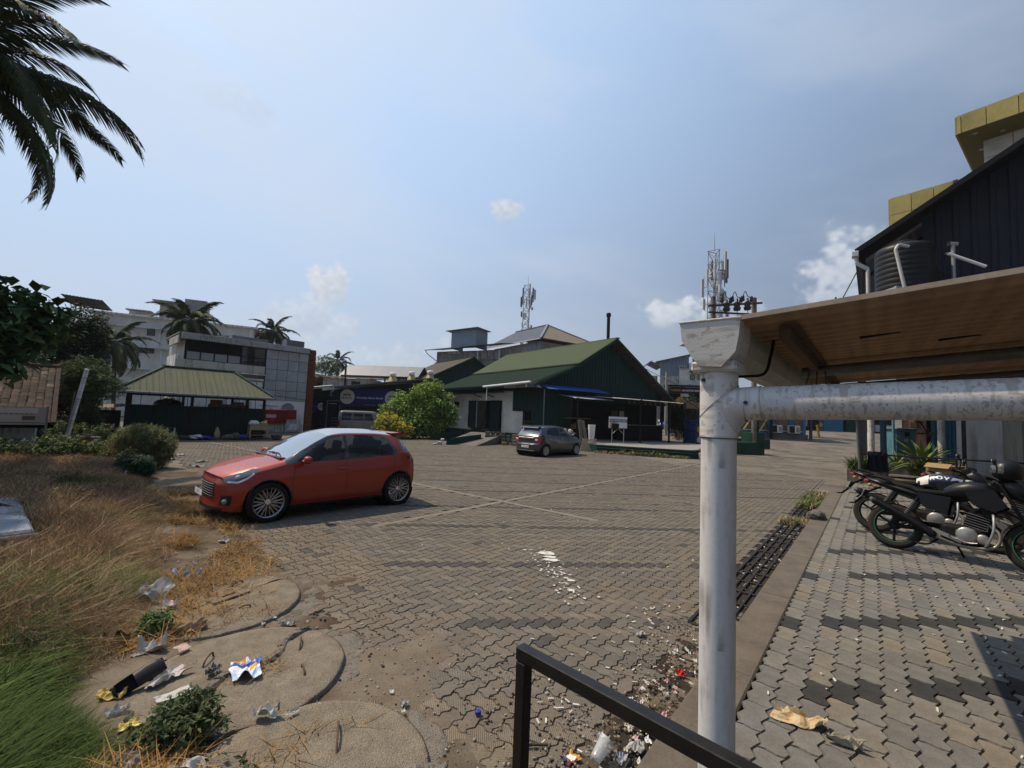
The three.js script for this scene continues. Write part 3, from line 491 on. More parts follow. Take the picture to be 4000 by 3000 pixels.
const paint = M([0.27, 0.020, 0.005], { rough: 0.4, metal: 0.2, clear: 0.5, crough: 0.02 });
const trim = M([0.014, 0.014, 0.016], { rough: 0.4 }), blackGloss = M([0.008, 0.008, 0.01], { rough: 0.08, clear: 1 });
const glass = M([0.34, 0.38, 0.40], { trans: 1, rough: 0.01 }), glassTint = M([0.42, 0.45, 0.46], { trans: 1, rough: 0.01 });
const mats = { body: paint, bonnet: paint, front_door: paint, rear_door: paint, tailgate: paint, roof: M([0.36, 0.38, 0.40], { rough: 0.3, metal: 0.5, clear: 1 }), windscreen: M([0.30, 0.36, 0.42], { rough: 0.04, metal: 0.6, clear: 1 }), rear_window: glassTint, side_window: glassTint, pillar_trim: blackGloss, lower_trim: trim, bumper_insert: trim, grille: trim, headlight: M([0.10, 0.11, 0.12], { rough: 0.08, clear: 1, metal: 0.6 }), tail_light: M([0.06, 0.006, 0.008], { rough: 0.08, clear: 1 }) };  // pale roof and mirror-like windscreen colours carry the sky reflection
const skin = carSkin(S); for (const k in skin.geo) part(root, k.replace('_far', ''), skin.geo[k], mats[k.replace('_far', '')]);
for (const s of [1, -1]) {
const g = [seam(skin, [[0.72, 0.945], [0.775, 0.6], [0.74, 0.28], [-0.92, 0.28], [-1.0, 0.44], [-1.17, 0.66], [-1.21, 0.98], [-1.17, 1.04]], 0.008, 0.0015, s), seam(skin, [[-0.205, 1.40], [-0.205, 0.98], [-0.20, 0.28]], 0.008, 0.0015, s), seam(skin, [[0.62, 0.955], [-0.3, 0.972], [-1.18, 1.02]], 0.012, 0.003, s), seam(skin, [[1.34, 0.50], [1.5, 0.66], [1.64, 0.66]], 0.006, 0.0015, s, S.bow)];
g.forEach((q) => part(root, 'door_seam', q, trim));
const hx = -0.10, hh = skin.halfW(hx, 0.80); const gh_ = norm(new RoundedBoxGeometry(0.19, 0.028, 0.035, 2, 0.012)); gh_.translate(hx + 0.0, 0.805, s * (hh + 0.016)); part(root, 'door_handle', gh_, paint);
const mg = norm(new RoundedBoxGeometry(0.13, 0.13, 0.2, 4, 0.055)); mg.scale(1, 0.95, 1); mg.rotateY(s * 0.25); mg.translate(0.60, 1.0, s * 0.99); const mm = part(root, 'wing_mirror', [mg, bar([0.60, 0.95, s * 0.8], [0.60, 0.975, s * 0.93], 0.05, 0.04, 0.01)], paint);
part(mm, 'indicator', box(0.662, 0.985, s * 0.99, 0.012, 0.02, 0.13, 0.004), M([0.5, 0.45, 0.4], { rough: 0.2 }));
for (const a of A) { const pts = []; for (let k = -2; k <= 22; k++) { const t = Math.PI * k / 20; const x = a + Math.cos(t) * (arch + 0.002), y = WR + Math.sin(t) * (arch + 0.002); if (y < 0.2) continue; pts.push([x - S.bow(x, 0.86) * 0.9, y, s * (skin.halfW(x, Math.min(y, 0.9)) - 0.012)]); } part(root, 'arch_lip', tube(pts, 0.016, 6, 48), trim); }
}
const dk = C.dark;
part(root, 'underbody', [box(-0.05, 0.30, 0, 3.3, 0.16, 1.0), box(-0.1, 0.26, 0, 1.75, 0.1, 1.56), ...A.flatMap((a) => [1, -1].map((s) => { const g = norm(new THREE.CylinderGeometry(arch + 0.01, arch + 0.01, 0.42, 28, 1, true, -Math.PI / 2, Math.PI)); g.rotateX(Math.PI / 2); g.rotateZ(Math.PI ); g.rotateZ(Math.PI / 1); g.translate(a, WR, s * 0.6); return g; }))], dk);
part(root, 'dashboard', [box(0.62, 0.88, 0, 0.5, 0.18, 1.42, 0.05), box(-1.35, 0.8, 0, 0.75, 0.3, 1.3, 0.05), box(0.0, 0.62, 0, 2.4, 0.06, 1.5)], dk);
seats(root, [[-0.12, -0.36, 1], [-0.12, 0.36, 1], [-0.95, -0.4, 1], [-0.95, 0.4, 1]], dk);
{ const g = norm(new THREE.TorusGeometry(0.18, 0.016, 8, 28)); g.rotateY(Math.PI / 2); g.rotateZ(-0.4); g.translate(0.32, 0.98, 0.36); part(root, 'steering_wheel', g, dk); }
for (let k = 0; k < 6; k++) part(root, 'grille_bar', tube([-0.37, -0.24, -0.1, 0, 0.1, 0.24, 0.37].map((z) => [1.795 - S.bow(1.8, 0.66) + 0.122 * (1 - Math.pow(Math.abs(z) / 0.68, 2.4)), 0.42 + k * 0.038, z]), 0.008, 5, 24), C.steelGrey);
plate(root, 0.46, 0.11, 'KL 17', 1.915, 0.47, 0, 1);
for (const s of [1, -1]) {
const hl = norm(new THREE.SphereGeometry(0.045, 16, 12)); hl.translate(1.56, 0.735, s * 0.70);
part(root, 'lamp_lens', [hl], M([0.5, 0.52, 0.55], { rough: 0.05, metal: 0.9 }));
const dr = [[1.78, 0.675], [1.66, 0.67], [1.52, 0.725], [1.38, 0.80]]; const b = seam(skin, dr, 0.026, 0.004, s, S.bow); part(root, 'lamp_strip', b, M([0.75, 0.77, 0.8], { rough: 0.12, metal: 0.3 }));
const fg = norm(new THREE.SphereGeometry(0.042, 14, 10)); fg.translate(1.72, 0.375, s * 0.70); part(root, 'fog_lamp', fg, M([0.22, 0.24, 0.26], { rough: 0.06, metal: 0.6, clear: 1 }));
for (const a of A) makeWheel(root, { x: a, r: WR, w: 0.215, rim: 0.236, z: s * 0.772, n: 10, pair: [-0.15, 0.15], sw: 0.014, mat: M([0.30, 0.30, 0.31], { rough: 0.25, metal: 0.9 }), hub: C.chrome });
part(root, 'wiper', tube([[0.86, 1.045, s * 0.1 - 0.35], [0.80, 1.062, s * 0.1 - 0.1], [0.82, 1.05, s * 0.1 + 0.15]], 0.009, 5, 12), trim);
}
part(root, 'cowl', [box(0.87, 1.0, 0, 0.10, 0.03, 1.24, 0.008)], trim);
{ const poly = [[-1.26, 1.432], [-1.36, 1.375], [-1.60, 1.372], [-1.645, 1.395], [-1.635, 1.425], [-1.45, 1.448]]; part(root, 'spoiler', prism(poly.reverse(), 1.16, -0.58), paint); }
{ const g = prism([[0, 0], [0.16, 0], [0.02, 0.07], [-0.01, 0.06]], 0.03, -0.015); g.rotateY(Math.PI); g.translate(-1.12, 1.475, 0); part(root, 'antenna', g, blackGloss); }
placeCar(root, -8.44, -4.39, R(-39.3) - Math.PI / 2 - R(3.5)); root.scale.setScalar(1.0);
}
{
const root = thing('parked_car', 'dark grey hatchback seen from behind, parked by the green terrace wall', 'car');
const A = [1.13, -1.33], WR = 0.30, arch = 0.345;
const S = {
x: [1.78, -1.78], nx: 170,
side: [[1.78, 0.22, 0.62, 0.70, 0.73], [1.45, 0.2, 0.80, 0.90, 0.93], [1.05, 0.2, 0.90, 0.99, 1.02], [0.9, 0.2, 0.93, 1.02, 1.05], [0.55, 0.2, 0.94, 1.24, 1.28], [0.2, 0.2, 0.95, 1.40, 1.44], [-0.2, 0.2, 0.96, 1.44, 1.50], [-0.8, 0.2, 0.98, 1.43, 1.49], [-1.3, 0.2, 1.01, 1.38, 1.44], [-1.5, 0.22, 1.02, 1.29, 1.34], [-1.66, 0.24, 1.0, 1.08, 1.10], [-1.78, 0.26, 0.90, 0.95, 0.97]],
plan: [[1.78, 0.58, 0.68, 0.62, 0.5], [1.4, 0.78, 0.82, 0.76, 0.6], [1.0, 0.79, 0.85, 0.79, 0.64], [0.3, 0.78, 0.847, 0.79, 0.61], [-0.7, 0.78, 0.847, 0.79, 0.58], [-1.3, 0.79, 0.852, 0.79, 0.56], [-1.55, 0.77, 0.835, 0.77, 0.57], [-1.78, 0.70, 0.79, 0.72, 0.60]],
bow: (x, w) => x > 1.3 ? (x - 1.3) * 0.3 * Math.pow(w / 0.8, 2.2) : x < -1.3 ? (x + 1.3) * 0.16 * Math.pow(w / 0.8, 2.2) : 0,
bulgeF: (y) => 0.10, bulgeR: (y) => y < 0.6 ? 0.12 : 0.05,
};
const winF = [[0.72, 0.975], [0.45, 1.18], [0.2, 1.345], [0.0, 1.385], [-0.16, 1.395], [-0.16, 0.985]], winR = [[-0.24, 0.99], [-0.24, 1.40], [-0.7, 1.39], [-1.0, 1.33], [-1.16, 1.16], [-1.14, 1.04]];
S.cls = (x, y, z, zn, end) => {
const side = Math.abs(z), sd = z > 0 ? '' : '_far';
if (end === 0 && zn === 0) for (const a of A) if (Math.hypot(x - a, y - WR) < arch && side > 0.45) return null;
if (end === -1) { if (y > 0.30 && y < 0.34) return 'lower_trim'; if (side > 0.56 && y > 0.64) return 'tail_light' + sd; return 'tailgate'; }
if (end === 0 && x < -1.5 && zn < 1 && y > 0.64 && y < 1.0 && x < -1.56) return 'tail_light' + sd;
if (end === 1) return y < 0.5 && side < 0.5 ? 'lower_trim' : 'body';
if (zn === 2) { if (x < 0.88 && x > 0.18) return 'windscreen'; if (x < -1.42 && x > -1.68) return 'rear_window'; return 'body'; }
if (zn === 1 && x < 0.9 && x > -1.4) { if (inPoly(winF, x, y) || inPoly(winR, x, y)) return 'side_window'; return 'body'; }
if (zn === 1 && x < -1.46 && x > -1.66 && side < 0.66) return 'rear_window';
if (x > 1.3 && y > 0.66 && y < 0.9 && zn === 0 && y > 0.66 + (1.7 - x) * 0.2) return 'headlight' + sd;
return 'body';
};
const paint = M([0.043, 0.045, 0.060], { rough: 0.35, metal: 0.4, clear: 0.9 }), trim = M([0.014, 0.014, 0.016], { rough: 0.5 }), gl = M([0.30, 0.33, 0.34], { trans: 1, rough: 0.01 });
const mats = { body: paint, tailgate: paint, lower_trim: trim, bumper_insert: trim, windscreen: gl, rear_window: M([0.20, 0.23, 0.26], { rough: 0.05, clear: 1, metal: 0.3 }), side_window: gl, tail_light: M([0.28, 0.01, 0.01], { rough: 0.1, clear: 1 }), headlight: M([0.3, 0.3, 0.3], { rough: 0.1, clear: 1 }) };
const skin = carSkin(S); for (const k in skin.geo) part(root, k.replace('_far', ''), skin.geo[k], mats[k.replace('_far', '')]);
for (const s of [1, -1]) {
for (const pts of [[[0.82, 0.95], [0.84, 0.5], [0.78, 0.27], [-0.9, 0.27], [-1.0, 0.5], [-1.16, 0.72], [-1.16, 0.99]], [[-0.2, 1.4], [-0.2, 0.98], [-0.2, 0.27]]]) part(root, 'door_seam', seam(skin, pts, 0.012, 0.002, s), trim);
for (const hx of [-0.06, -1.02]) { const g = norm(new RoundedBoxGeometry(0.17, 0.03, 0.03, 2, 0.012)); g.translate(hx, 0.86, s * (skin.halfW(hx, 0.86) + 0.012)); part(root, 'door_handle', g, C.galv); }
const mg = norm(new RoundedBoxGeometry(0.11, 0.13, 0.18, 4, 0.05)); mg.translate(0.64, 1.02, s * 0.96); part(root, 'wing_mirror', mg, paint);
for (const a of A) { makeWheel(root, { x: a, r: WR, w: 0.19, rim: 0.205, z: s * 0.755, n: 10, pair: [-0.1, 0.1], sw: 0.022, mat: M([0.45, 0.45, 0.46], { rough: 0.3, metal: 0.8 }) }); const pts = []; for (let k = -1; k <= 21; k++) { const t = Math.PI * k / 20, x = a + Math.cos(t) * arch, y = WR + Math.sin(t) * arch; pts.push([x - S.bow(x, 0.84) * 0.9, y, s * (skin.halfW(x, Math.min(0.9, y)) - 0.012)]); } part(root, 'arch_lip', tube(pts, 0.014, 6, 40), trim); }
const wl = norm(new RoundedBoxGeometry(0.05, 0.09, 0.16, 3, 0.02)); wl.translate(-1.80, 0.80, s * 0.62); part(root, 'reverse_lamp', wl, M([0.6, 0.6, 0.62], { rough: 0.15, clear: 1 }));
}
part(root, 'underbody', [box(0, 0.30, 0, 3.2, 0.16, 1.0), box(-0.1, 0.27, 0, 1.75, 0.1, 1.5), ...A.map((a) => { const g = norm(new THREE.CylinderGeometry(arch + 0.01, arch + 0.01, 1.5, 28, 1, true, -Math.PI / 2, Math.PI)); g.rotateX(Math.PI / 2); g.rotateZ(Math.PI * 2); g.translate(a, WR, 0); return g; })], C.dark);
part(root, 'dashboard', [box(0.65, 0.9, 0, 0.4, 0.18, 1.4, 0.05), box(0, 0.62, 0, 2.6, 0.06, 1.48)], C.dark);
seats(root, [[-0.12, -0.36, 1], [-0.12, 0.36, 1], [-0.95, 0, 1]], C.dark);
part(root, 'garnish', [box(-1.836, 0.885, 0, 0.03, 0.05, 0.95, 0.012)], C.chrome);
{ const g = norm(new THREE.TorusGeometry(0.05, 0.009, 8, 24)); g.rotateY(Math.PI / 2); const e = norm(new THREE.TorusGeometry(0.03, 0.007, 6, 20)); e.scale(1, 0.7, 0.6); e.rotateY(Math.PI / 2); g.translate(-1.858, 0.885, 0); e.translate(-1.858, 0.89, 0); part(root, 'badge', [g, e], C.chrome); }
part(root, 'spoiler', prism([[-1.36, 1.40], [-1.62, 1.335], [-1.66, 1.36], [-1.62, 1.395], [-1.40, 1.45]].reverse(), 1.12, -0.56), M([0.012, 0.012, 0.014], { rough: 0.4 }));
part(root, 'wiper', tube([[-1.70, 1.02, 0.02], [-1.665, 1.075, 0.18], [-1.66, 1.08, 0.36]], 0.012, 6, 10), trim);
plate(root, 0.5, 0.12, 'KL 08 AL 8899', -1.905, 0.47, 0, -1);
part(root, 'bumper_trim', [box(-1.87, 0.27, 0, 0.08, 0.05, 1.2, 0.01)], trim);
{ const p = [1.69, -21.21], q = [3.90, -23.5]; const hd = Math.atan2(q[0] - p[0], -(q[1] - p[1])); const dx = q[0] - p[0], dz = q[1] - p[1], L = Math.hypot(dx, dz), ux = dx / L, uz = dz / L;
const mx = p[0] + ux * 1.33 + uz * 0.76, mz = p[1] + uz * 1.33 - ux * 0.76; root.position.set(mx, 0, mz); root.rotation.y = Math.PI / 2 - hd; }
}
{
const root = thing('parked_van', 'silver grey minivan with three side windows parked under the blue shop sign', 'van');
const A = [1.1, -1.15], WR = 0.28, arch = 0.32;
const S = {
x: [1.68, -1.66], nx: 120,
side: [[1.68, 0.25, 0.75, 0.85, 0.88], [1.5, 0.22, 0.95, 1.12, 1.15], [1.25, 0.22, 1.0, 1.42, 1.45], [1.0, 0.22, 1.02, 1.66, 1.70], [0.7, 0.22, 1.02, 1.74, 1.80], [-1.3, 0.22, 1.02, 1.74, 1.80], [-1.55, 0.25, 1.02, 1.70, 1.75], [-1.66, 0.28, 0.98, 1.55, 1.58]],
plan: [[1.68, 0.6, 0.68, 0.62, 0.55], [1.3, 0.7, 0.735, 0.70, 0.6], [-1.4, 0.70, 0.737, 0.71, 0.61], [-1.66, 0.66, 0.70, 0.68, 0.58]], bulgeF: () => 0.08, bulgeR: () => 0.03,
};
const wins = [[0.95, 0.30], [0.20, -0.55], [-0.66, -1.38]];
S.cls = (x, y, z, zn, end) => {
const sd = z > 0 ? '' : '_far';
if (end === 0 && zn === 0) for (const a of A) if (Math.hypot(x - a, y - WR) < arch) return null;
if (end === -1) return zn === 1 && Math.abs(z) < 0.52 && y > 1.08 && y < 1.5 ? 'rear_window' : 'tailgate';
if (zn === 2) return x < 1.5 && x > 1.0 ? 'windscreen' : 'body';
if (end === 0 && zn === 1 && y > 1.08 && y < 1.62) for (const [a, b] of wins) if (x < a && x > b && !(a === 0.95 && y > 1.12 + (0.98 - x) * 2.4 )) return 'side_window';
if (end === 0 && x < -1.5 && y < 1.0 && y > 0.62) return 'tail_light' + sd;
return 'body';
};
const paint = M([0.17, 0.165, 0.16], { rough: 0.4, metal: 0.4, clear: 0.6 });
const mats = { body: paint, tailgate: paint, rear_window: C.glassDark, windscreen: C.glassDark, side_window: C.glassDark, tail_light: M([0.2, 0.01, 0.01], { rough: 0.15, clear: 1 }) };
const skin = carSkin(S); for (const k in skin.geo) part(root, k.replace('_far', ''), skin.geo[k], mats[k.replace('_far', '')]);
for (const s of [1, -1]) { for (const a of A) makeWheel(root, { x: a, r: WR, w: 0.17, rim: 0.18, z: s * 0.62, n: 8, sw: 0.03, mat: C.galv }); for (const pts of [[[0.25, 1.7], [0.25, 0.3]], [[-0.6, 1.7], [-0.6, 0.3]], [[0.2, 0.88], [-1.4, 0.88]]]) part(root, 'door_seam', seam(skin, pts, 0.014, 0.002, s), C.black); }
plate(root, 0.4, 0.12, 'KL 8', -1.70, 0.62, 0, -1);
root.position.set(-11.4, 0, -34.2); root.rotation.y = R(6);
}
function frame(name, label, category, x, z, az, y = 0, group) { return thing(name, label, category, x, y, z, azRot(az), group); }
function windowPart(root, x, y, w, h, z, o = {}) {
const t = o.t ?? 0.05, fr = o.frame ?? C.black, nx = o.nx ?? 1, ny = o.ny ?? 1, d = o.d ?? 0.06;
const g = [box(x + w / 2, y + t / 2, z, w, t, d), box(x + w / 2, y + h - t / 2, z, w, t, d), box(x + t / 2, y + h / 2, z, t, h - 2 * t - 0.004, d - 0.004), box(x + w - t / 2, y + h / 2, z, t, h - 2 * t - 0.004, d - 0.004)];
for (let i = 1; i < nx; i++) g.push(box(x + w * i / nx, y + h / 2, z, t * 0.7, h - 2 * t - 0.006, d - 0.01)); for (let j = 1; j < ny; j++) g.push(box(x + w / 2, y + h * j / ny, z - 0.002, w - 2 * t - 0.006, t * 0.7, d - 0.018));
const f = part(root, 'window', g, fr); if (o.glass !== null) part(f, 'pane', box(x + w / 2, y + h / 2, z - d * 0.3, w - t, h - t, 0.01), o.glass ?? C.glassDark); return f;
}
{
const p = frame('pavilion', 'open pavilion with olive green hipped sheet roof and dark green lower wall', 'pavilion', -18.5, -20.5, 48.5);
const E0 = 2.32, RY = 3.8, D = 5.6, L1 = 6.85, a = 1.96, b = 5.15, h = RY - E0, half = D / 2, sl = Math.hypot(half, h), slA = Math.hypot(a, h), slB = Math.hypot(L1 - b, h);
part(p, 'roof_slope', sheet(V(0, E0, 0), V(1, 0, 0), V(0, h, -half), L1, sl, 0.245, 0.03, 'seam', (x) => [0, Math.max(0.001, Math.min(sl, x * sl / a, (L1 - x) * sl / (L1 - b)))]), C.oliveRoof);
part(p, 'roof_slope', sheet(V(L1, E0, -D), V(-1, 0, 0), V(0, h, half), L1, sl, 0.245, 0.03, 'seam', (x) => [0, Math.max(0.001, Math.min(sl, x * sl / (L1 - b), (L1 - x) * sl / a))]), C.oliveRoof);
part(p, 'roof_slope', sheet(V(0, E0, -D), V(0, 0, 1), V(a, h, 0), D, slA, 0.245, 0.03, 'seam', (x) => [0, Math.max(0.001, Math.min(slA, x * slA / half, (D - x) * slA / half))]), C.oliveRoof);
part(p, 'roof_slope', sheet(V(L1, E0, 0), V(0, 0, -1), V(-(L1 - b), h, 0), D, slB, 0.245, 0.03, 'seam', (x) => [0, Math.max(0.001, Math.min(slB, x * slB / half, (D - x) * slB / half))]), C.oliveRoof);
part(p, 'ridge_cap', [bar([a - 0.12, RY + 0.03, -half], [b + 0.12, RY + 0.03, -half], 0.22, 0.07, 0.01)], C.oliveRoof);
for (const [q, r] of [[[0, E0, 0], [a, RY, -half]], [[L1, E0, 0], [b, RY, -half]], [[0, E0, -D], [a, RY, -half]], [[L1, E0, -D], [b, RY, -half]]]) part(p, 'hip_cap', bar([q[0], q[1] + 0.04, q[2]], [r[0], r[1] + 0.04, r[2]], 0.16, 0.05, 0.01), C.greenPaint);
part(p, 'gutter', [bar([-0.05, E0 - 0.03, 0.05], [L1 + 0.05, E0 - 0.03, 0.05], 0.12, 0.11, 0.02)], C.zinc);
part(p, 'gutter', [bar([-0.05, E0 - 0.03, 0.0], [-0.05, E0 - 0.03, -D], 0.1, 0.1, 0.02)], C.zinc);
for (let i = 0; i < 8; i++) part(p, 'gutter_bracket', box(0.4 + i * 0.92, E0 - 0.02, 0.115, 0.02, 0.13, 0.012), C.steel);
const wz = -0.6, x0 = 0.62, x1 = 6.5;
part(p, 'soffit', box((x0 + x1) / 2, E0 - 0.06, -D / 2, x1 - x0 + 0.9, 0.04, D - 0.4), C.dark);
part(p, 'wall', sheet(V(x0, 0.08, wz), V(1, 0, 0), V(0, 1, 0), x1 - x0, 1.58, 0.2, 0.018, 'trap'), C.darkGreen, 'dark green front wall of ribbed sheet');
part(p, 'wall', sheet(V(x0, 0.08, -D + 0.6), V(1, 0, 0), V(0, 1, 0), 2.4, 1.0, 0.2, 0.018, 'trap'), C.darkGreen);
part(p, 'wall', sheet(V(x0, 0.08, -D + 0.6), V(0, 0, 1), V(0, 1, 0), D - 1.2, 1.58, 0.2, 0.018, 'trap'), C.darkGreen); part(p, 'wall', sheet(V(x1, 0.08, wz), V(0, 0, -1), V(0, 1, 0), D - 1.2, 1.58, 0.2, 0.018, 'trap'), C.darkGreen);
part(p, 'rail', [bar([x0, 1.68, wz], [x1, 1.68, wz], 0.06, 0.05)], C.black); part(p, 'rail', [bar([x0, E0 - 0.12, wz], [x1, E0 - 0.12, wz], 0.06, 0.09)], C.black);
for (const x of [0.62, 3.1, 5.6, 6.45]) for (const z of [wz - 0.02, -D + 0.6]) part(p, 'post', box(x, 1.15, z, x < 1 ? 0.2 : 0.13, 2.3, 0.12, 0.01), C.black);
for (const x of [1.05, 1.8, 2.15, 2.55, 2.9, 3.7, 4.6, 5.2, 6.0]) part(p, 'mesh_bar', box(x, 1.97, wz, 0.025, 0.52, 0.025), C.black);
part(p, 'shelf', [box(4.9, 1.75, -1.6, 1.9, 0.25, 0.5, 0.02), box(4.3, 1.95, -1.7, 0.55, 0.32, 0.3, 0.03), box(5.3, 1.95, -1.5, 0.6, 0.14, 0.3, 0.05)], C.timber);
{ const f = []; for (let k = 0; k < 5; k++) f.push(bar([2.2, 1.95, -1.0], [2.2 + 0.16 * Math.cos(k * 1.257), 1.95 + 0.16 * Math.sin(k * 1.257), -1.0], 0.07, 0.01)); const t = norm(new THREE.TorusGeometry(0.2, 0.018, 6, 24)); t.translate(2.2, 1.95, -0.97); const s = norm(new THREE.SphereGeometry(0.09, 12, 8)); s.translate(2.2, 1.95, -1.08); part(p, 'fan', [t, s, ...f], C.black); }
for (const [x, y] of [[1.53, 0.56], [2.47, 0.32]]) { part(p, 'pipe', cyl([x, y - 0.3, wz + 0.05], [x, y + 0.27, wz + 0.05], 0.035, 0.035, 10), C.pvc); part(p, 'pipe_tip', cyl([x, y + 0.28, wz + 0.05], [x, y + 0.40, wz + 0.05], 0.012, 0.012, 6), C.greenPaint); }
part(p, 'plinth', [box(3.55, 0.02, -2.6, 6.5, 0.16, 4.6, 0.02)], C.concreteDark);
}
{ // things along the pavilion's front
const w = (lx, lz) => { lx *= 0.95; const a = R(48.5); return [-18.5 + lx * Math.sin(a) + lz * Math.cos(a), -20.5 - lx * Math.cos(a) + lz * Math.sin(a)]; };
const th = (n, l, c, lx, lz, y = 0, g) => { const [x, z] = w(lx, lz); return thing(n, l, c, x, y, z, azRot(48.5), g); };
{ const t = th('cooking_table', 'small wooden stove table with bags on it at the right end of the pavilion', 'table', 6.45, -0.1, 0.1);
const m = M([0.36, 0.29, 0.19], { map: 'grain', size: 0.8, rough: 0.8 });
part(t, 'table_top', box(0, 0.72, 0, 0.95, 0.06, 0.6, 0.01), m); part(t, 'side_board', box(0, 0.56, 0.28, 0.85, 0.24, 0.03), m); for (const x of [-0.42, 0.42]) for (const z of [-0.25, 0.25]) part(t, 'leg', box(x, 0.35, z, 0.07, 0.7, 0.07), m); part(t, 'shelf', box(0, 0.16, 0, 0.8, 0.03, 0.5), m); part(t, 'box', box(0, 0.3, 0.05, 0.6, 0.2, 0.4, 0.02), C.black); }
const lump = (sx, sy, sz, sd, k = 0.25) => { const g = new THREE.IcosahedronGeometry(1, 3); const p = g.attributes.position; for (let i = 0; i < p.count; i++) { const v = V(p.getX(i), p.getY(i), p.getZ(i)); const n = 1 + k * (fbm(v.x * 2.2 + 9 + sd, v.y * 2.2 + v.z * 1.7 + 5, sd, 3) - 0.5) * 2 + k * 0.5 * (fbm(v.x * 6 + v.y * 4, v.z * 6 + v.y * 3, sd + 1, 2) - 0.5); p.setXYZ(i, v.x * n * sx, Math.max(v.y * n, -0.55) * sy + 0.5 * sy, v.z * n * sz); } g.computeVertexNormals(); return norm(g); };
globalThis.__lump = lump;
const lp = (n, l, c, lx, lz, y, s, sd, mat, k) => { const [x, z] = w(lx, lz); return solo(n, l, c, lump(...s, sd, k), mat, null, x, y, z, sd); };
lp('plastic_bag', 'white plastic bag lying on the stove table by the pavilion', 'plastic bag', 6.22, -0.1, 0.86, [0.24, 0.13, 0.2], 1, M([0.7, 0.7, 0.72], { rough: 0.5 }), 0.5);
lp('sack', 'yellowish sack on the stove table by the pavilion', 'sack', 6.72, -0.1, 0.86, [0.18, 0.11, 0.18], 2, M([0.45, 0.38, 0.14], { rough: 0.7 }), 0.3);
lp('cloth_heap', 'heap of white rags at the foot of the pavilion wall', 'rags', 3.45, -0.1, 0.08, [0.32, 0.12, 0.22], 3, M([0.6, 0.6, 0.62], { rough: 0.9 }), 0.7);
lp('tarpaulin', 'crumpled blue tarpaulin on the ground before the pavilion', 'tarpaulin', 4.02, -0.1, 0.06, [0.38, 0.09, 0.2], 4, M([0.04, 0.07, 0.35], { rough: 0.5 }), 0.6);
lp('tarpaulin', 'blue bundle lying next to the stove table', 'tarpaulin', 5.75, -0.1, 0.08, [0.28, 0.15, 0.2], 5, M([0.05, 0.08, 0.3], { rough: 0.5 }), 0.6);
lp('sack', 'brown sack slumped beside the blue bundle', 'sack', 5.35, -0.1, 0.08, [0.26, 0.2, 0.2], 6, M([0.13, 0.1, 0.08], { rough: 0.9 }), 0.4);
lp('sack', 'grey sack lying at the middle of the pavilion wall', 'sack', 5.0, -0.05, 0.08, [0.25, 0.14, 0.2], 7, M([0.14, 0.13, 0.12], { rough: 0.9 }), 0.5);
lp('sack', 'printed yellow and white sack leaning on the pavilion wall', 'sack', 4.5, -0.35, 0.08, [0.16, 0.36, 0.12], 8, M([0.4, 0.36, 0.2], { map: 'rust', size: 0.5, rough: 0.7 }), 0.3);
{ const [x, z] = w(7.42, 0.05); const t = solo('cooking_pot', 'wide aluminium cooking pot on the ground beside the stove table', 'pot', lathe([[0, 0], [0.2, 0.0], [0.28, 0.1], [0.3, 0.24], [0.34, 0.25], [0.34, 0.262], [0.29, 0.26], [0.27, 0.11], [0.19, 0.02], [0, 0.02]], 28), C.steelGrey, null, x, 0.02, z); }
{ const [x, z] = w(2.9, -0.15); solo('log', 'dark log lying along the foot of the pavilion wall', 'log', tube([[-0.6, 0.12, 0], [-0.1, 0.15, 0.05], [0.5, 0.1, 0]], 0.09, 8, 10), C.bark, null, x, 0, z, azRot(39.3)); }
}
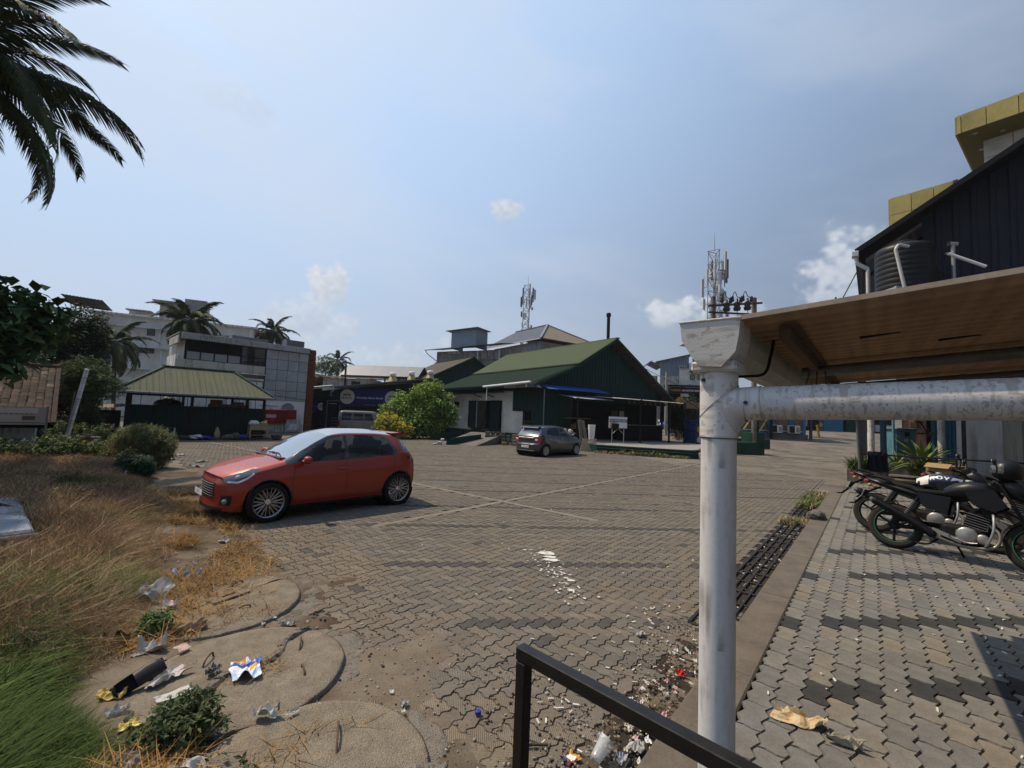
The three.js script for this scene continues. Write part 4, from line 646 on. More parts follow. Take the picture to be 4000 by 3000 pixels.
{
const p = frame('office_building', 'grey panel clad office building with a dark glazed upper terrace', 'building', -21.2, -28.4, 44);
const Dp = 6;
part(p, 'wall', box(3.85, 3.0, -Dp / 2 - 0.25, 7.7, 5.9, Dp - 0.4), C.stained);
part(p, 'terrace_recess', [box(2.3, 5.33, -0.02, 4.7, 1.38, 0.05)], C.dark);
for (let i = 0; i < 8; i++) part(p, 'fascia_panel', box(-0.3 + 8.0 / 8 * (i + 0.5), 6.2, 0.12, 8.0 / 8 - 0.02, 0.4, 0.36, 0.012), i < 5 ? M([0.33, 0.335, 0.34], { map: 'stain', size: 1.5, rough: 0.6 }) : C.acp);
part(p, 'fascia_return', box(-0.4, 5.98, -1.6, 0.1, 0.5, 3.2, 0.01), C.stained);
part(p, 'roof_slab', box(3.7, 6.37, -2.6, 8.3, 0.06, 5.4), C.cementGrey);
for (let i = 0; i < 7; i++) part(p, 'mullion', box(0.03 + i * 0.78, 5.33, 0.03, 0.05, 1.36, 0.06), C.black);
part(p, 'mullion', box(2.36, 5.25, 0.02, 4.7, 0.05, 0.04), C.black);
for (let i = 0; i < 4; i++) part(p, 'terrace_pane', box(0.42 + i * 0.78, 4.98, 0.012, 0.7, 0.5, 0.012), M([0.20, 0.21, 0.23], { rough: 0.15, clear: 0.5 }));
part(p, 'terrace_pane', box(3.95, 5.3, 0.012, 1.45, 1.3, 0.012), C.glassDark);
part(p, 'parapet', [box(2.1, 4.42, 0.06, 5.2, 0.52, 0.14, 0.01)], C.stained); part(p, 'parapet', box(-0.46, 4.55, -1.4, 0.12, 0.78, 3.0, 0.01), C.plaster);
part(p, 'cornice', [box(2.1, 4.08, 0.09, 5.26, 0.1, 0.2, 0.01)], C.plaster); part(p, 'cornice', [box(2.1, 3.72, 0.07, 5.2, 0.08, 0.16, 0.01)], C.plaster);
part(p, 'lower_wall', box(2.1, 2.0, 0.02, 5.2, 3.4, 0.08), C.plaster);
windowPart(p, 3.42, 2.75, 1.28, 0.86, 0.07, { nx: 3, ny: 2, frame: C.steelGrey, glass: C.glassGreen }); windowPart(p, 0.6, 2.75, 1.4, 0.86, 0.07, { nx: 3, ny: 2, frame: C.steelGrey, glass: C.glassGreen });
const gx = [4.76, 5.53, 6.26, 7.02, 7.72], gy = [2.3, 3.03, 3.75, 4.55, 5.31, 5.97], r = rng(3);
part(p, 'grid_backing', box(6.24, 4.1, 0.02, 2.98, 3.8, 0.06), C.acpJoint);
const acps = [0.95, 1, 1.05].map((k) => M([0.40 * k, 0.43 * k, 0.48 * k], { map: 'mottle', size: 5, rough: 0.4, metal: 0.1 }));
for (let i = 0; i < 4; i++) for (let j = 0; j < 5; j++) part(p, 'cladding_panel', box((gx[i] + gx[i + 1]) / 2, (gy[j] + gy[j + 1]) / 2, 0.07, gx[i + 1] - gx[i] - 0.025, gy[j + 1] - gy[j] - 0.025, 0.05, 0.006), acps[Math.floor(r() * 3)]);
part(p, 'side_strip', [box(8.0, 3.2, -0.5, 0.5, 6.3, 1.2)], C.brick); for (let j = 0; j < 16; j++) part(p, 'side_course', box(8.0, 0.5 + j * 0.37, -0.48, 0.54, 0.3, 1.22, 0.012), C.brick);
part(p, 'ground_floor', box(6.2, 1.15, 0.03, 3.0, 2.3, 0.06), C.plaster);
{ const q = []; for (let k = 0; k <= 16; k++) { const t = Math.PI * k / 16; q.push([6.46 + 0.42 * Math.cos(t), 1.7 + 0.42 * Math.sin(t)]); } part(p, 'arch_window', prism(q, 0.03, 0.065), M([0.22, 0.23, 0.24], { rough: 0.5 })); const q2 = []; for (let k = 0; k <= 16; k++) { const t = Math.PI * k / 16; q2.push([6.46 + 0.48 * Math.cos(t), 1.7 + 0.48 * Math.sin(t), 0.1]); } part(p, 'arch_trim', tube(q2, 0.035, 6, 24), C.plaster); }
part(p, 'ledge', box(5.2, 1.95, 0.09, 1.2, 0.06, 0.08), C.plaster);
part(p, 'base_wall', [box(5.9, 0.3, 0.09, 3.4, 0.6, 0.06)], C.stained);
for (let i = 0; i < 5; i++) for (let j = 0; j < 3; j++) part(p, 'tile', box(6.6 + i * 0.14, 0.22 + j * 0.14, 0.13, 0.13, 0.13, 0.02, 0.004), C.plaster);
part(p, 'roof_box', box(6.9, 6.75, -1.0, 1.3, 0.45, 1.0), C.zincDark); part(p, 'roof_box', box(4.0, 6.65, -1.6, 2.4, 0.35, 0.8), C.zincDark);
part(p, 'cable', tube([[4.7, 2.75, 0.14], [6.0, 2.6, 0.15], [8.0, 2.42, 0.2]], 0.014, 5, 16), C.black);
}
{ const a = R(44), w = (lx, lz) => [-21.2 + lx * Math.sin(a) + lz * Math.cos(a), -28.4 - lx * Math.cos(a) + lz * Math.sin(a)];
const [x, z] = w(4.88, 0.3); const s = thing('shop_sign', 'red sign board reading VIRGO below the arch window', 'sign', x, 0, z, azRot(44));
const t = canvasTex(1024, 460, (g, W, H) => { g.fillStyle = '#8f1214'; g.fillRect(0, 0, W, H); g.fillStyle = '#7a0d10'; g.fillRect(W * 0.5, 0, W * 0.5, H); g.fillStyle = '#e9dcdc'; g.font = 'bold 150px sans-serif'; g.fillText('VIRGO', 66, 270); g.fillStyle = '#c9a0a0'; g.font = '34px sans-serif'; g.fillText('LAMINATES', 250, 340); g.fillStyle = '#d0d0d0'; g.fillRect(20, 366, 120, 80); });
part(s, 'board', box(0.75, 1.12, -0.03, 1.5, 1.0, 0.05), M([0.3, 0.02, 0.02], { rough: 0.6 })); part(s, 'print', face(0.0, 0.64, 1.5, 0.98, 0.002), printed(1, 1, t)); part(s, 'board', box(1.85, 1.3, -0.1, 0.7, 0.72, 0.04), M([0.24, 0.02, 0.02], { rough: 0.7 })); for (const lx of [0.1, 1.4]) part(s, 'leg', box(lx, 0.3, -0.06, 0.05, 0.7, 0.04), C.steel); }
{
const p = frame('apartment_block', 'long white multi storey block with roof cabins and outside steel stair', 'building', -48, -50, 65);
const W = 16, top = 11.7;
part(p, 'wall', box(W / 2 - 0.2, top / 2, -5, W, top, 10), C.plasterWhite);
part(p, 'roof_slab', box(W / 2 - 0.3, top + 0.12, -4.9, W + 1.0, 0.24, 10.6, 0.02), C.plaster);
part(p, 'sunshade', box(W / 2 - 0.3, 10.48, 0.2, W + 0.3, 0.1, 0.5, 0.01), C.plaster); part(p, 'sunshade', box(W / 2 - 0.3, 8.18, 0.2, W + 0.3, 0.1, 0.5, 0.01), C.plaster); part(p, 'sunshade', box(W / 2 - 0.3, 5.6, 0.2, W + 0.3, 0.1, 0.5, 0.01), C.plaster);
windowPart(p, 4.83, 9.66, 0.75, 0.8, 0.02, {}); windowPart(p, 4.22, 7.52, 1.45, 0.6, 0.02, { nx: 2 }); windowPart(p, 0.6, 9.66, 0.75, 0.8, 0.02, {}); windowPart(p, 9.4, 9.5, 1.0, 0.8, 0.02, {}); windowPart(p, 12.4, 9.5, 1.0, 0.8, 0.02, { nx: 2 }); windowPart(p, 1.0, 7.3, 1.2, 0.8, 0.02, { nx: 2 }); windowPart(p, 9.0, 7.0, 1.2, 0.8, 0.02, { nx: 2 });
part(p, 'pilaster', box(6.1, 9.3, 0.04, 0.12, 2.2, 0.14), C.plaster); part(p, 'pilaster', box(6.4, 6.8, 0.04, 0.12, 2.4, 0.14), C.plaster); part(p, 'pilaster', box(15.5, 11.0, 0.06, 0.35, 1.8, 0.2), C.plaster);
const cab = part(p, 'roof_cabin', box(3.7, 12.1, -1.5, 1.9, 0.8, 1.6), C.stained); part(cab, 'cabin_roof', box(3.7, 12.6, -1.4, 2.4, 0.14, 2.2), C.cementGrey);
const wr = part(p, 'tank_room', box(6.95, 12.9, -2, 2.7, 2.2, 2.4), C.stained); part(wr, 'cabin_roof', box(6.7, 14.05, -1.8, 3.5, 0.14, 3.2), C.cementGrey);
part(p, 'tank_room', box(9.1, 13.3, -2.2, 2.3, 3.0, 2.2), C.cementGrey);
part(p, 'white_tank', cyl([8.3, 11.9, -0.4], [8.3, 12.8, -0.4], 0.45, 0.45, 16), C.white);
part(p, 'vent_pipe', tube([[14.2, 9.4, 0.15], [14.2, 10.6, 0.15], [13.8, 10.75, 0.15]], 0.05, 6, 8), C.plaster);
const sh = part(p, 'roof_shelter', [bar([-2.4, 12.5, 0.8], [0.7, 12.35, 0.8], 0.1, 0.12), bar([-2.4, 12.5, -1.4], [0.7, 12.35, -1.4], 0.1, 0.12)], C.rustSteel);
part(sh, 'shelter_roof', sheet(V(-2.6, 13.15, 1.6), V(1, -0.06, 0), V(0, -0.55, -3), 3.6, 3.4, 0.3, 0.05, 'trap'), C.brownRoof);
for (const x of [-1.6, -1.2, -0.1]) part(sh, 'post', box(x, x < -1 ? 9.5 : 12.2, 0.5, 0.1, x < -1 ? 7 : 0.8, 0.1), C.rustSteel);
const st = part(p, 'stair', [bar([-1.5, 11.4, 0.4], [-0.25, 10.9, 0.4], 0.08, 0.1)], C.rustSteel);
for (let k = 0; k < 9; k++) part(st, 'tread', box(-0.95 + (k % 5) * 0.14, 9.0 + k * 0.22, 0.4, 0.5, 0.04, 0.7), C.steelGrey);
for (let k = 0; k < 6; k++) part(st, 'baluster', box(-1.5 + k * 0.18, 11.3, 0.75, 0.03, 0.8, 0.03), C.steelGrey); part(st, 'landing', box(-0.9, 10.85, 0.3, 1.3, 0.08, 1.2), C.steelGrey);
}
{
const p = thing('tiled_house', 'small brick red house with a stained sloping roof beside the white block', 'house', -26.5, 0, -34.5, azRot(65));
part(p, 'wall', box(1.5, 1.9, -1.5, 3.0, 3.8, 3), M([0.17, 0.06, 0.045], { map: 'mottle', size: 1.5, rough: 0.9 }));
part(p, 'roof', prism([[-0.3, 4.0], [3.5, 3.75], [3.1, 4.35], [0.1, 4.6]], 3.6, -3.2), M([0.15, 0.09, 0.07], { map: 'rust', size: 2, rough: 0.9 })); part(p, 'fascia', bar([-0.35, 4.0, 0.45], [3.55, 3.75, 0.45], 0.06, 0.16), M([0.26, 0.08, 0.05], { rough: 0.8 }));
part(p, 'balcony', box(3.7, 2.8, -0.4, 1.2, 0.14, 1.0), C.plaster); for (let k = 0; k < 7; k++) part(p, 'baluster', box(3.2 + k * 0.17, 3.15, 0.05, 0.05, 0.55, 0.05), C.white); part(p, 'balcony_rail', box(3.7, 3.46, 0.05, 1.25, 0.07, 0.09), C.white);
}
{
const p = frame('glass_shop', 'dark clad shed of the glass shop with monopitch roof', 'building', -18.2, -37.2, 88);
const Y = (x) => 3.02 + (x + 1.15) * 0.132;
part(p, 'wall', [prism([[0, 0], [11.2, 0], [11.2, Y(11.2) - 0.12], [3.8, Y(3.8) - 0.1], [0, Y(0) - 0.1]], 0.1, -0.1)], M([0.018, 0.034, 0.036], { map: 'streak', size: 2, rough: 0.6 }));
part(p, 'cladding', sheet(V(0, 0, 0.012), V(1, 0, 0), V(0, 1, 0), 2.86, 2.9, 0.22, 0.02, 'trap'), C.darkGreen);
part(p, 'roof_slope', [prism([[3.3, Y(3.3) - 0.02], [11.4, Y(11.4) - 0.02], [11.4, Y(11.4) + 0.08], [3.3, Y(3.3) + 0.08]], 9, -8.0)], C.zincDark);
part(p, 'awning', sheet(V(-1.4, 2.98, 1.3), V(1, 0.13, 0), V(0, 0.35, -3.2), 4.7, 3.3, 0.18, 0.03, 'trap'), C.zincDark);
part(p, 'gutter', cyl([-1.4, 3.12, 1.1], [3.45, 3.75, 1.1], 0.07, 0.07, 10), C.zinc); part(p, 'gutter', bar([-4.2, 3.0, 1.3], [0.6, 2.9, 1.4], 0.1, 0.06), C.whiteTin); part(p, 'downpipe', tube([[3.45, 3.75, 1.1], [3.5, 3.4, 1.0], [3.1, 3.2, 0.6]], 0.06, 8, 10), C.whiteTin);
part(p, 'door_opening', box(3.26, 1.22, 0.02, 0.98, 2.44, 0.06), C.dark); for (const x of [2.74, 3.78]) part(p, 'door_frame', box(x, 1.25, 0.06, 0.07, 2.55, 0.1), C.zinc); part(p, 'door_frame', box(3.26, 2.54, 0.06, 1.1, 0.06, 0.1), C.zinc);
part(p, 'tube_lamp', box(3.2, 2.3, 0.07, 0.62, 0.04, 0.04), M([0.6, 0.62, 0.62], { rough: 0.4 }));
for (let k = 0; k < 4; k++) part(p, 'stacked_sheet', box(3.4 + (k % 2) * 0.05, 0.35 + k * 0.25, 0.075, 0.6, 0.04, 0.05), C.timberGrey);
windowPart(p, 0.15, 1.2, 0.95, 1.15, 0.05, { nx: 2, frame: C.zinc, glass: C.glassDark }); windowPart(p, 1.25, 1.5, 0.4, 0.85, 0.05, { frame: C.zinc });
part(p, 'sign_post', cyl([10.9, 2.6, 0.3], [10.9, 4.6, 0.3], 0.04, 0.04, 8), C.zinc); part(p, 'bulb', [norm(new THREE.SphereGeometry(0.05, 10, 8)).translate(3.2, 2.98, 0.6), cyl([3.2, 3.0, 0.6], [3.2, 3.5, 0.6], 0.008, 0.008, 5)], C.white);
const mk = (W, H, small) => canvasTex(W, H, (g) => {
g.fillStyle = '#1b2052'; g.fillRect(0, 0, W, H); g.fillStyle = '#151a46'; g.fillRect(0, H * 0.72, W, H * 0.28);
const disc = (x, y, r) => { g.fillStyle = '#b9b3aa'; g.beginPath(); g.arc(x, y, r, 0, 7); g.fill(); g.fillStyle = '#c06a2a'; g.beginPath(); g.arc(x, y - r * 0.3, r * 0.2, 0, 7); g.fill(); g.fillStyle = '#241d1d'; for (const s of [-1, 1]) { g.beginPath(); g.ellipse(x + s * r * 0.34, y - r * 0.27, r * 0.2, r * 0.09, 0, 0, 7); g.fill(); g.fillRect(x + s * r * 0.48 - 3, y - r * 0.25, r * 0.06, r * 0.22); g.fillRect(x + s * r * 0.2 - 3, y - r * 0.25, r * 0.06, r * 0.22); } g.font = 'bold ' + Math.round(r * 0.38) + 'px sans-serif'; g.textAlign = 'center'; g.fillText('FEVICOL', x, y + r * 0.32, r * 1.55); };
if (small) { disc(W * 0.07, H * 0.45, H * 0.42); disc(W * 0.93, H * 0.45, H * 0.42); g.fillStyle = '#9aa0c8'; g.font = '26px sans-serif'; g.fillText('Manjalys Glass World', W / 2, H * 0.5); g.fillText('Chalakudy', W / 2, H * 0.82); }
else { disc(W * 0.115, H * 0.47, H * 0.43); disc(W * 0.885, H * 0.47, H * 0.43); g.fillStyle = '#b8bbcf'; g.textAlign = 'center'; g.font = 'bold 62px sans-serif'; g.fillText('Manjalys Glass World', W / 2, H * 0.55); g.font = '34px sans-serif'; g.fillText('മണലീസ് ഗ്ലാസ് വേൾഡ്', W / 2, H * 0.78); g.font = '20px sans-serif'; g.fillText('GLASS - PLYWOOD - HARDWARE', W / 2, H * 0.92); }
});
const s1 = thing('shop_sign', 'large dark blue sign with white discs reading Manjalys Glass World', 'sign', -18.2 + 3.9, 0, -37.2 + 0.35, azRot(88)); part(s1, 'board', box(2.45, 2.88, -0.06, 4.9, 1.44, 0.08), M([0.02, 0.022, 0.09], { rough: 0.5 })); part(s1, 'print', face(0.02, 2.17, 4.86, 1.42, -0.015), printed(1, 1, mk(1400, 410, false), { rough: 0.5 }));
const s2 = thing('shop_sign', 'small blue sign with round ends hung beside the glass shop door', 'sign', -18.2 + 1.41, 0, -37.2 + 0.75, azRot(88)); part(s2, 'board', box(0.62, 1.97, -0.04, 1.26, 0.76, 0.06, 0.01), M([0.03, 0.035, 0.12], { rough: 0.5 })); part(s2, 'print', face(0.0, 1.6, 1.24, 0.74, -0.006), printed(1, 1, mk(512, 300, true), { rough: 0.5 })); part(s2, 'bracket', bar([0.62, 2.3, -0.08], [0.62, 2.3, -0.7], 0.04, 0.04), C.steel);
const B = [[0.36, 0.52, 1.12, [0.72, 0.73, 0.76], 'white printed board leaning left of the glass shop door'], [0.82, 0.5, 1.1, [0.25, 0.17, 0.11], 'brown plywood board leaning beside the white board'], [1.2, 0.35, 1.3, [0.17, 0.13, 0.1], 'dark narrow board between plywood and tall plank'], [1.62, 0.3, 1.75, [0.42, 0.30, 0.2], 'tall pale plank leaning under the small blue sign']];
B.forEach(([lx, w_, h, c, l], i) => { const a = R(88), x = -18.2 + lx * Math.sin(a) + 0.75 * Math.cos(a), z = -37.2 - lx * Math.cos(a) + 0.75; const t = solo('board', l, 'board', box(0, 0, 0, w_, h, 0.03, 0.004, rotXYZ(-0.24, 0, 0.05 * (i - 1))), M(c, { map: 'grain', size: 1, rough: 0.7 }), null, x, h * 0.48, z, azRot(88)); });
{ const t = solo('glass_sheet', 'greenish glass sheet leaning on the shop wall under the window', 'glass sheet', box(0, 0, 0, 0.42, 1.35, 0.012, 0.002, rotXYZ(-0.2, 0, 0)), M([0.3, 0.4, 0.4], { rough: 0.05, clear: 1 }), null, -17.15, 1.25, -36.7, azRot(88)); }
}
{
const p = thing('market_canopy', 'long open canopy with a grey ribbed tin roof on steel posts', 'canopy', -19.2, 0, -49, azRot(96));
const e = 5.5, rgy = 6.8, Lc = 8.6;
part(p, 'roof_slope', sheet(V(1.0, e, 2.0), V(1, 0, 0), V(-0.06, rgy - e, -2.2), Lc, 2.5, 0.25, 0.035, 'trap'), C.zinc); part(p, 'roof_slope', sheet(V(1.0 + Lc, e, -2.4), V(-1, 0, 0), V(0, rgy - e, 2.2), Lc, 2.5, 0.25, 0.035, 'trap'), C.zinc);
part(p, 'gable', prism([[-2.4, e - 0.02], [2.0, e - 0.02], [-0.2, rgy - 0.03]], 0.03, 1.05, new THREE.Matrix4().makeBasis(V(0, 0, 1), V(0, 1, 0), V(1, 0, 0))), C.zincDark);
for (let i = 0; i < 6; i++) for (const z of [1.8, -2.1]) part(p, 'post', box(1.3 + i * 1.55, e / 2, z, 0.1, e, 0.1), C.steel); part(p, 'truss', [bar([1.1, e - 0.1, 1.9], [1 + Lc, e - 0.1, 1.9], 0.08, 0.12)], C.steel); part(p, 'truss', [bar([1.1, e - 0.1, -2.2], [1 + Lc, e - 0.1, -2.2], 0.08, 0.12)], C.steel);
for (let i = 0; i < 6; i++) part(p, 'purlin', bar([1.3 + i * 1.35, e - 0.3, 1.85], [1.9 + i * 1.35, e - 0.02, 1.85], 0.03, 0.03), C.steel);
const h = thing('white_hut', 'small whitewashed hut with a rusty tin roof below the canopy', 'hut', -19.4, 0, -45, azRot(94));
part(h, 'wall', box(2.6, 2.5, -1.5, 5.0, 5.0, 3), M([0.55, 0.54, 0.52], { map: 'stain', size: 3, rough: 0.95 })); part(h, 'roof', sheet(V(-0.5, 5.0, 0.5), V(1, 0, 0), V(0, 0.4, -3.4), 6.2, 3.4, 0.2, 0.03, 'trap'), M([0.2, 0.15, 0.13], { map: 'rust', size: 2, rough: 0.8 })); part(h, 'roof', prism([[-1.2, 4.3], [0, 5.1], [0, 5.16], [-1.2, 4.36]], 3, -2.6), M([0.2, 0.15, 0.13], { map: 'rust', size: 2, rough: 0.8 })); windowPart(h, 3.1, 4.1, 0.9, 0.6, 0.02, {}); part(h, 'downpipe', cyl([2.5, 2.5, 0.12], [2.45, 6.3, 0.12], 0.12, 0.1, 8), C.steel);
const d = thing('dark_shed', 'dark shed roof with rafters between office building and white hut', 'shed', -23.4, 0, -47, azRot(95)); part(d, 'wall', box(1.8, 2.1, -1.5, 3.4, 4.2, 3), C.dark); part(d, 'roof', prism([[-0.5, 4.2], [4.3, 4.1], [2.0, 5.6], [0.3, 5.7]], 4, -3.5), M([0.06, 0.05, 0.045], { map: 'stain', size: 2, rough: 0.9 })); for (let k = 0; k < 6; k++) part(d, 'rafter', bar([0.0 + k * 0.7, 4.2, 0.52], [0.6 + k * 0.5, 5.4, 0.52], 0.04, 0.05), C.rustSteel);
for (let i = 0; i < 3; i++) { const v = solo('roof_vent', ['yellow cone roof vent with white cap, nearest the white hut', 'middle yellow cone roof vent with white cap', 'yellow cone roof vent with white cap nearest the brown shed'][i], 'roof vent', [lathe([[0.5, 0], [0.26, 0.75], [0.0, 0.76]], 4, 0, 0, 0)], M([0.46, 0.38, 0.19], { map: 'stain', size: 1, rough: 0.7 }), null, -10.85 + i * 1.62 + 0.06 * i, 4.35 + i * 0.17, -40 - i * 0.1, 0.6); const c = part(v, 'vent_cap', lathe([[0.24, 0.72], [0.3, 0.8], [0.3, 0.94], [0.2, 1.0], [0, 1.0]], 16), C.white); }
}
{
const p = thing('tiled_cottage', 'low cottage with an old clay tile roof at the left edge', 'house', -18.7, -0.75, -9.7, azRot(44));
const eave = 1.8, ridge = 3.75, run = 4.2, W = 6.1;
part(p, 'wall', box(2.9, 0.9, -2.6, 5.6, 1.8, 4.2), M([0.35, 0.40, 0.44], { map: 'stain', size: 2, rough: 0.9 })); part(p, 'roof_deck', prism([[0.3, eave - 0.06], [-run, ridge - 0.06], [-run, ridge - 0.1], [0.3, eave - 0.12]], W, 0, new THREE.Matrix4().makeBasis(V(0, 0, 1), V(0, 1, 0), V(1, 0, 0))), C.dark);
const tg = (() => { const b = new MB(), n = 6, w = 0.185, l = 0.30; for (let i = 0; i < n; i++) { const a0 = i / n, a1 = (i + 1) / n, y = (t) => 0.028 * Math.pow(Math.sin(Math.PI * t), 0.7) + (t > 0.8 ? 0.008 : 0); b.uquad(V(a0 * w, y(a0), 0), V(a1 * w, y(a1), 0), V(a1 * w, y(a1), -l), V(a0 * w, y(a0), -l), [a0 * w, 0], [a1 * w, 0], [a1 * w, l], [a0 * w, l]); b.quad(V(a0 * w, y(a0) - 0.022, 0), V(a1 * w, y(a1) - 0.022, 0), V(a1 * w, y(a1), 0), V(a0 * w, y(a0), 0)); } return b.geo(); })();
const r = rng(12), ms = [[0.065, 0.046, 0.036], [0.05, 0.037, 0.03], [0.085, 0.058, 0.043], [0.04, 0.033, 0.029], [0.13, 0.105, 0.09]].map((c) => M(c, { map: 'stain', size: 0.7, rough: 0.95 }));
const ang = Math.atan2(ridge - eave, run + 0.3), rowsN = 17, len = Math.hypot(ridge - eave, run + 0.3) / rowsN;
for (let j = 0; j < rowsN; j++) for (let i = 0; i < 31; i++) { const q = j / rowsN; const m = part(p, 'roof_tile', tg, ms[Math.min(4, Math.floor(r() * 4.25))]); m.position.set(0.12 + i * 0.19 + (r() - 0.5) * 0.015, lerp(eave, ridge, q) + 0.03 + r() * 0.012, lerp(0.3, -run, q)); m.rotation.set(ang + (r() - 0.5) * 0.05, (r() - 0.5) * 0.05, (r() - 0.5) * 0.05); }
part(p, 'ridge', cyl([0, ridge + 0.02, -run], [W, ridge + 0.02, -run], 0.13, 0.13, 8), ms[0]); part(p, 'verge', bar([W - 0.02, eave + 0.02, 0.3], [W - 0.02, ridge + 0.02, -run], 0.12, 0.1), ms[1]);
const b = thing('poster_board', 'faded white notice board leaning on the cottage roof', 'board', -14.0, 0.0, -11.75, azRot(44)); const t = canvasTex(512, 300, (g, W2, H) => { g.fillStyle = '#9a938e'; g.fillRect(0, 0, W2, H); g.fillStyle = '#b9b2ac'; g.fillRect(20, 12, 420, 90); g.fillStyle = '#5a4f4a'; for (let k = 0; k < 9; k++) g.fillRect(40 + k * 42, 108, 26, 14); g.fillStyle = '#aaa19a'; g.fillRect(14, 130, 300, 120); g.fillStyle = '#6a5148'; g.fillRect(310, 150, 110, 70); g.fillStyle = '#58524e'; g.fillRect(0, 262, W2, 14); });
part(b, 'panel', box(0.6, 1.34, -0.02, 1.2, 0.5, 0.03), C.timberGrey); part(b, 'print', face(0.02, 1.1, 1.16, 0.48, 0.0), printed(1, 1, t, { rough: 0.9 })); for (const x of [0.0, 1.2]) part(b, 'leg', box(x, 0.7, -0.03, 0.05, 1.85, 0.05), C.timberGrey);
}
{ const g = thing('leaning_pole', 'white leaning square pole standing in the weeds before the pavilion', 'pole', -15.95, 0, -16.0); part(g, 'shaft', bar([-0.06, -0.1, 0], [0.5, 2.96, 0], 0.11, 0.11, 0.015), M([0.55, 0.57, 0.6], { map: 'stain', size: 0.8, rough: 0.8 })); part(g, 'steel_tie', bar([-0.1, 0.2, -0.06], [0.08, 2.1, -0.06], 0.04, 0.04), C.rustSteel); }
{ // black water tank and lean-to behind the pavilion's left end
const g = thing('water_tank', 'dark blue grey water tank behind the left end of the pavilion', 'water tank', -18.9, 0.9, -24.4); part(g, 'body', lathe([[0, 0], [0.62, 0], [0.64, 0.15], [0.61, 0.2], [0.64, 0.5], [0.61, 0.55], [0.64, 0.85], [0.62, 0.95], [0.45, 1.08], [0.2, 1.12], [0, 1.12]], 24), M([0.04, 0.05, 0.065], { rough: 0.5 })); part(g, 'lid', lathe([[0.22, 1.1], [0.22, 1.17], [0, 1.18]], 16), C.black); part(g, 'stand', box(0, -0.5, 0, 1.3, 1.0, 1.3), C.concreteDark);
const l = thing('lean_to', 'low tin lean-to with junk beside the pavilion', 'lean-to', -20.1, 0, -21.6, azRot(39.3)); part(l, 'roof', sheet(V(-0.6, 1.35, 0.4), V(1, 0.14, 0), V(0, 0.12, -1.6), 1.7, 1.6, 0.15, 0.02, 'trap'), C.rustRoof); for (const x of [-0.5, 1.0]) part(l, 'post', box(x, 0.65, 0.3, 0.06, 1.3, 0.06), C.timberGrey); part(l, 'back_sheet', box(0.2, 0.7, -0.9, 1.6, 1.3, 0.04), M([0.12, 0.11, 0.09], { map: 'stain', size: 1, rough: 0.9 })); part(l, 'junk', [__lump(0.35, 0.25, 0.3, 31, 0.5).translate(0.2, 0, -0.1)], C.timberGrey); }
const BX = -6.85, BZ = -39.6, BA = 145;
const barnW = (lx, lz) => { const a = R(BA); return [BX + lx * Math.sin(a) + lz * Math.cos(a), BZ - lx * Math.cos(a) + lz * Math.sin(a)]; };
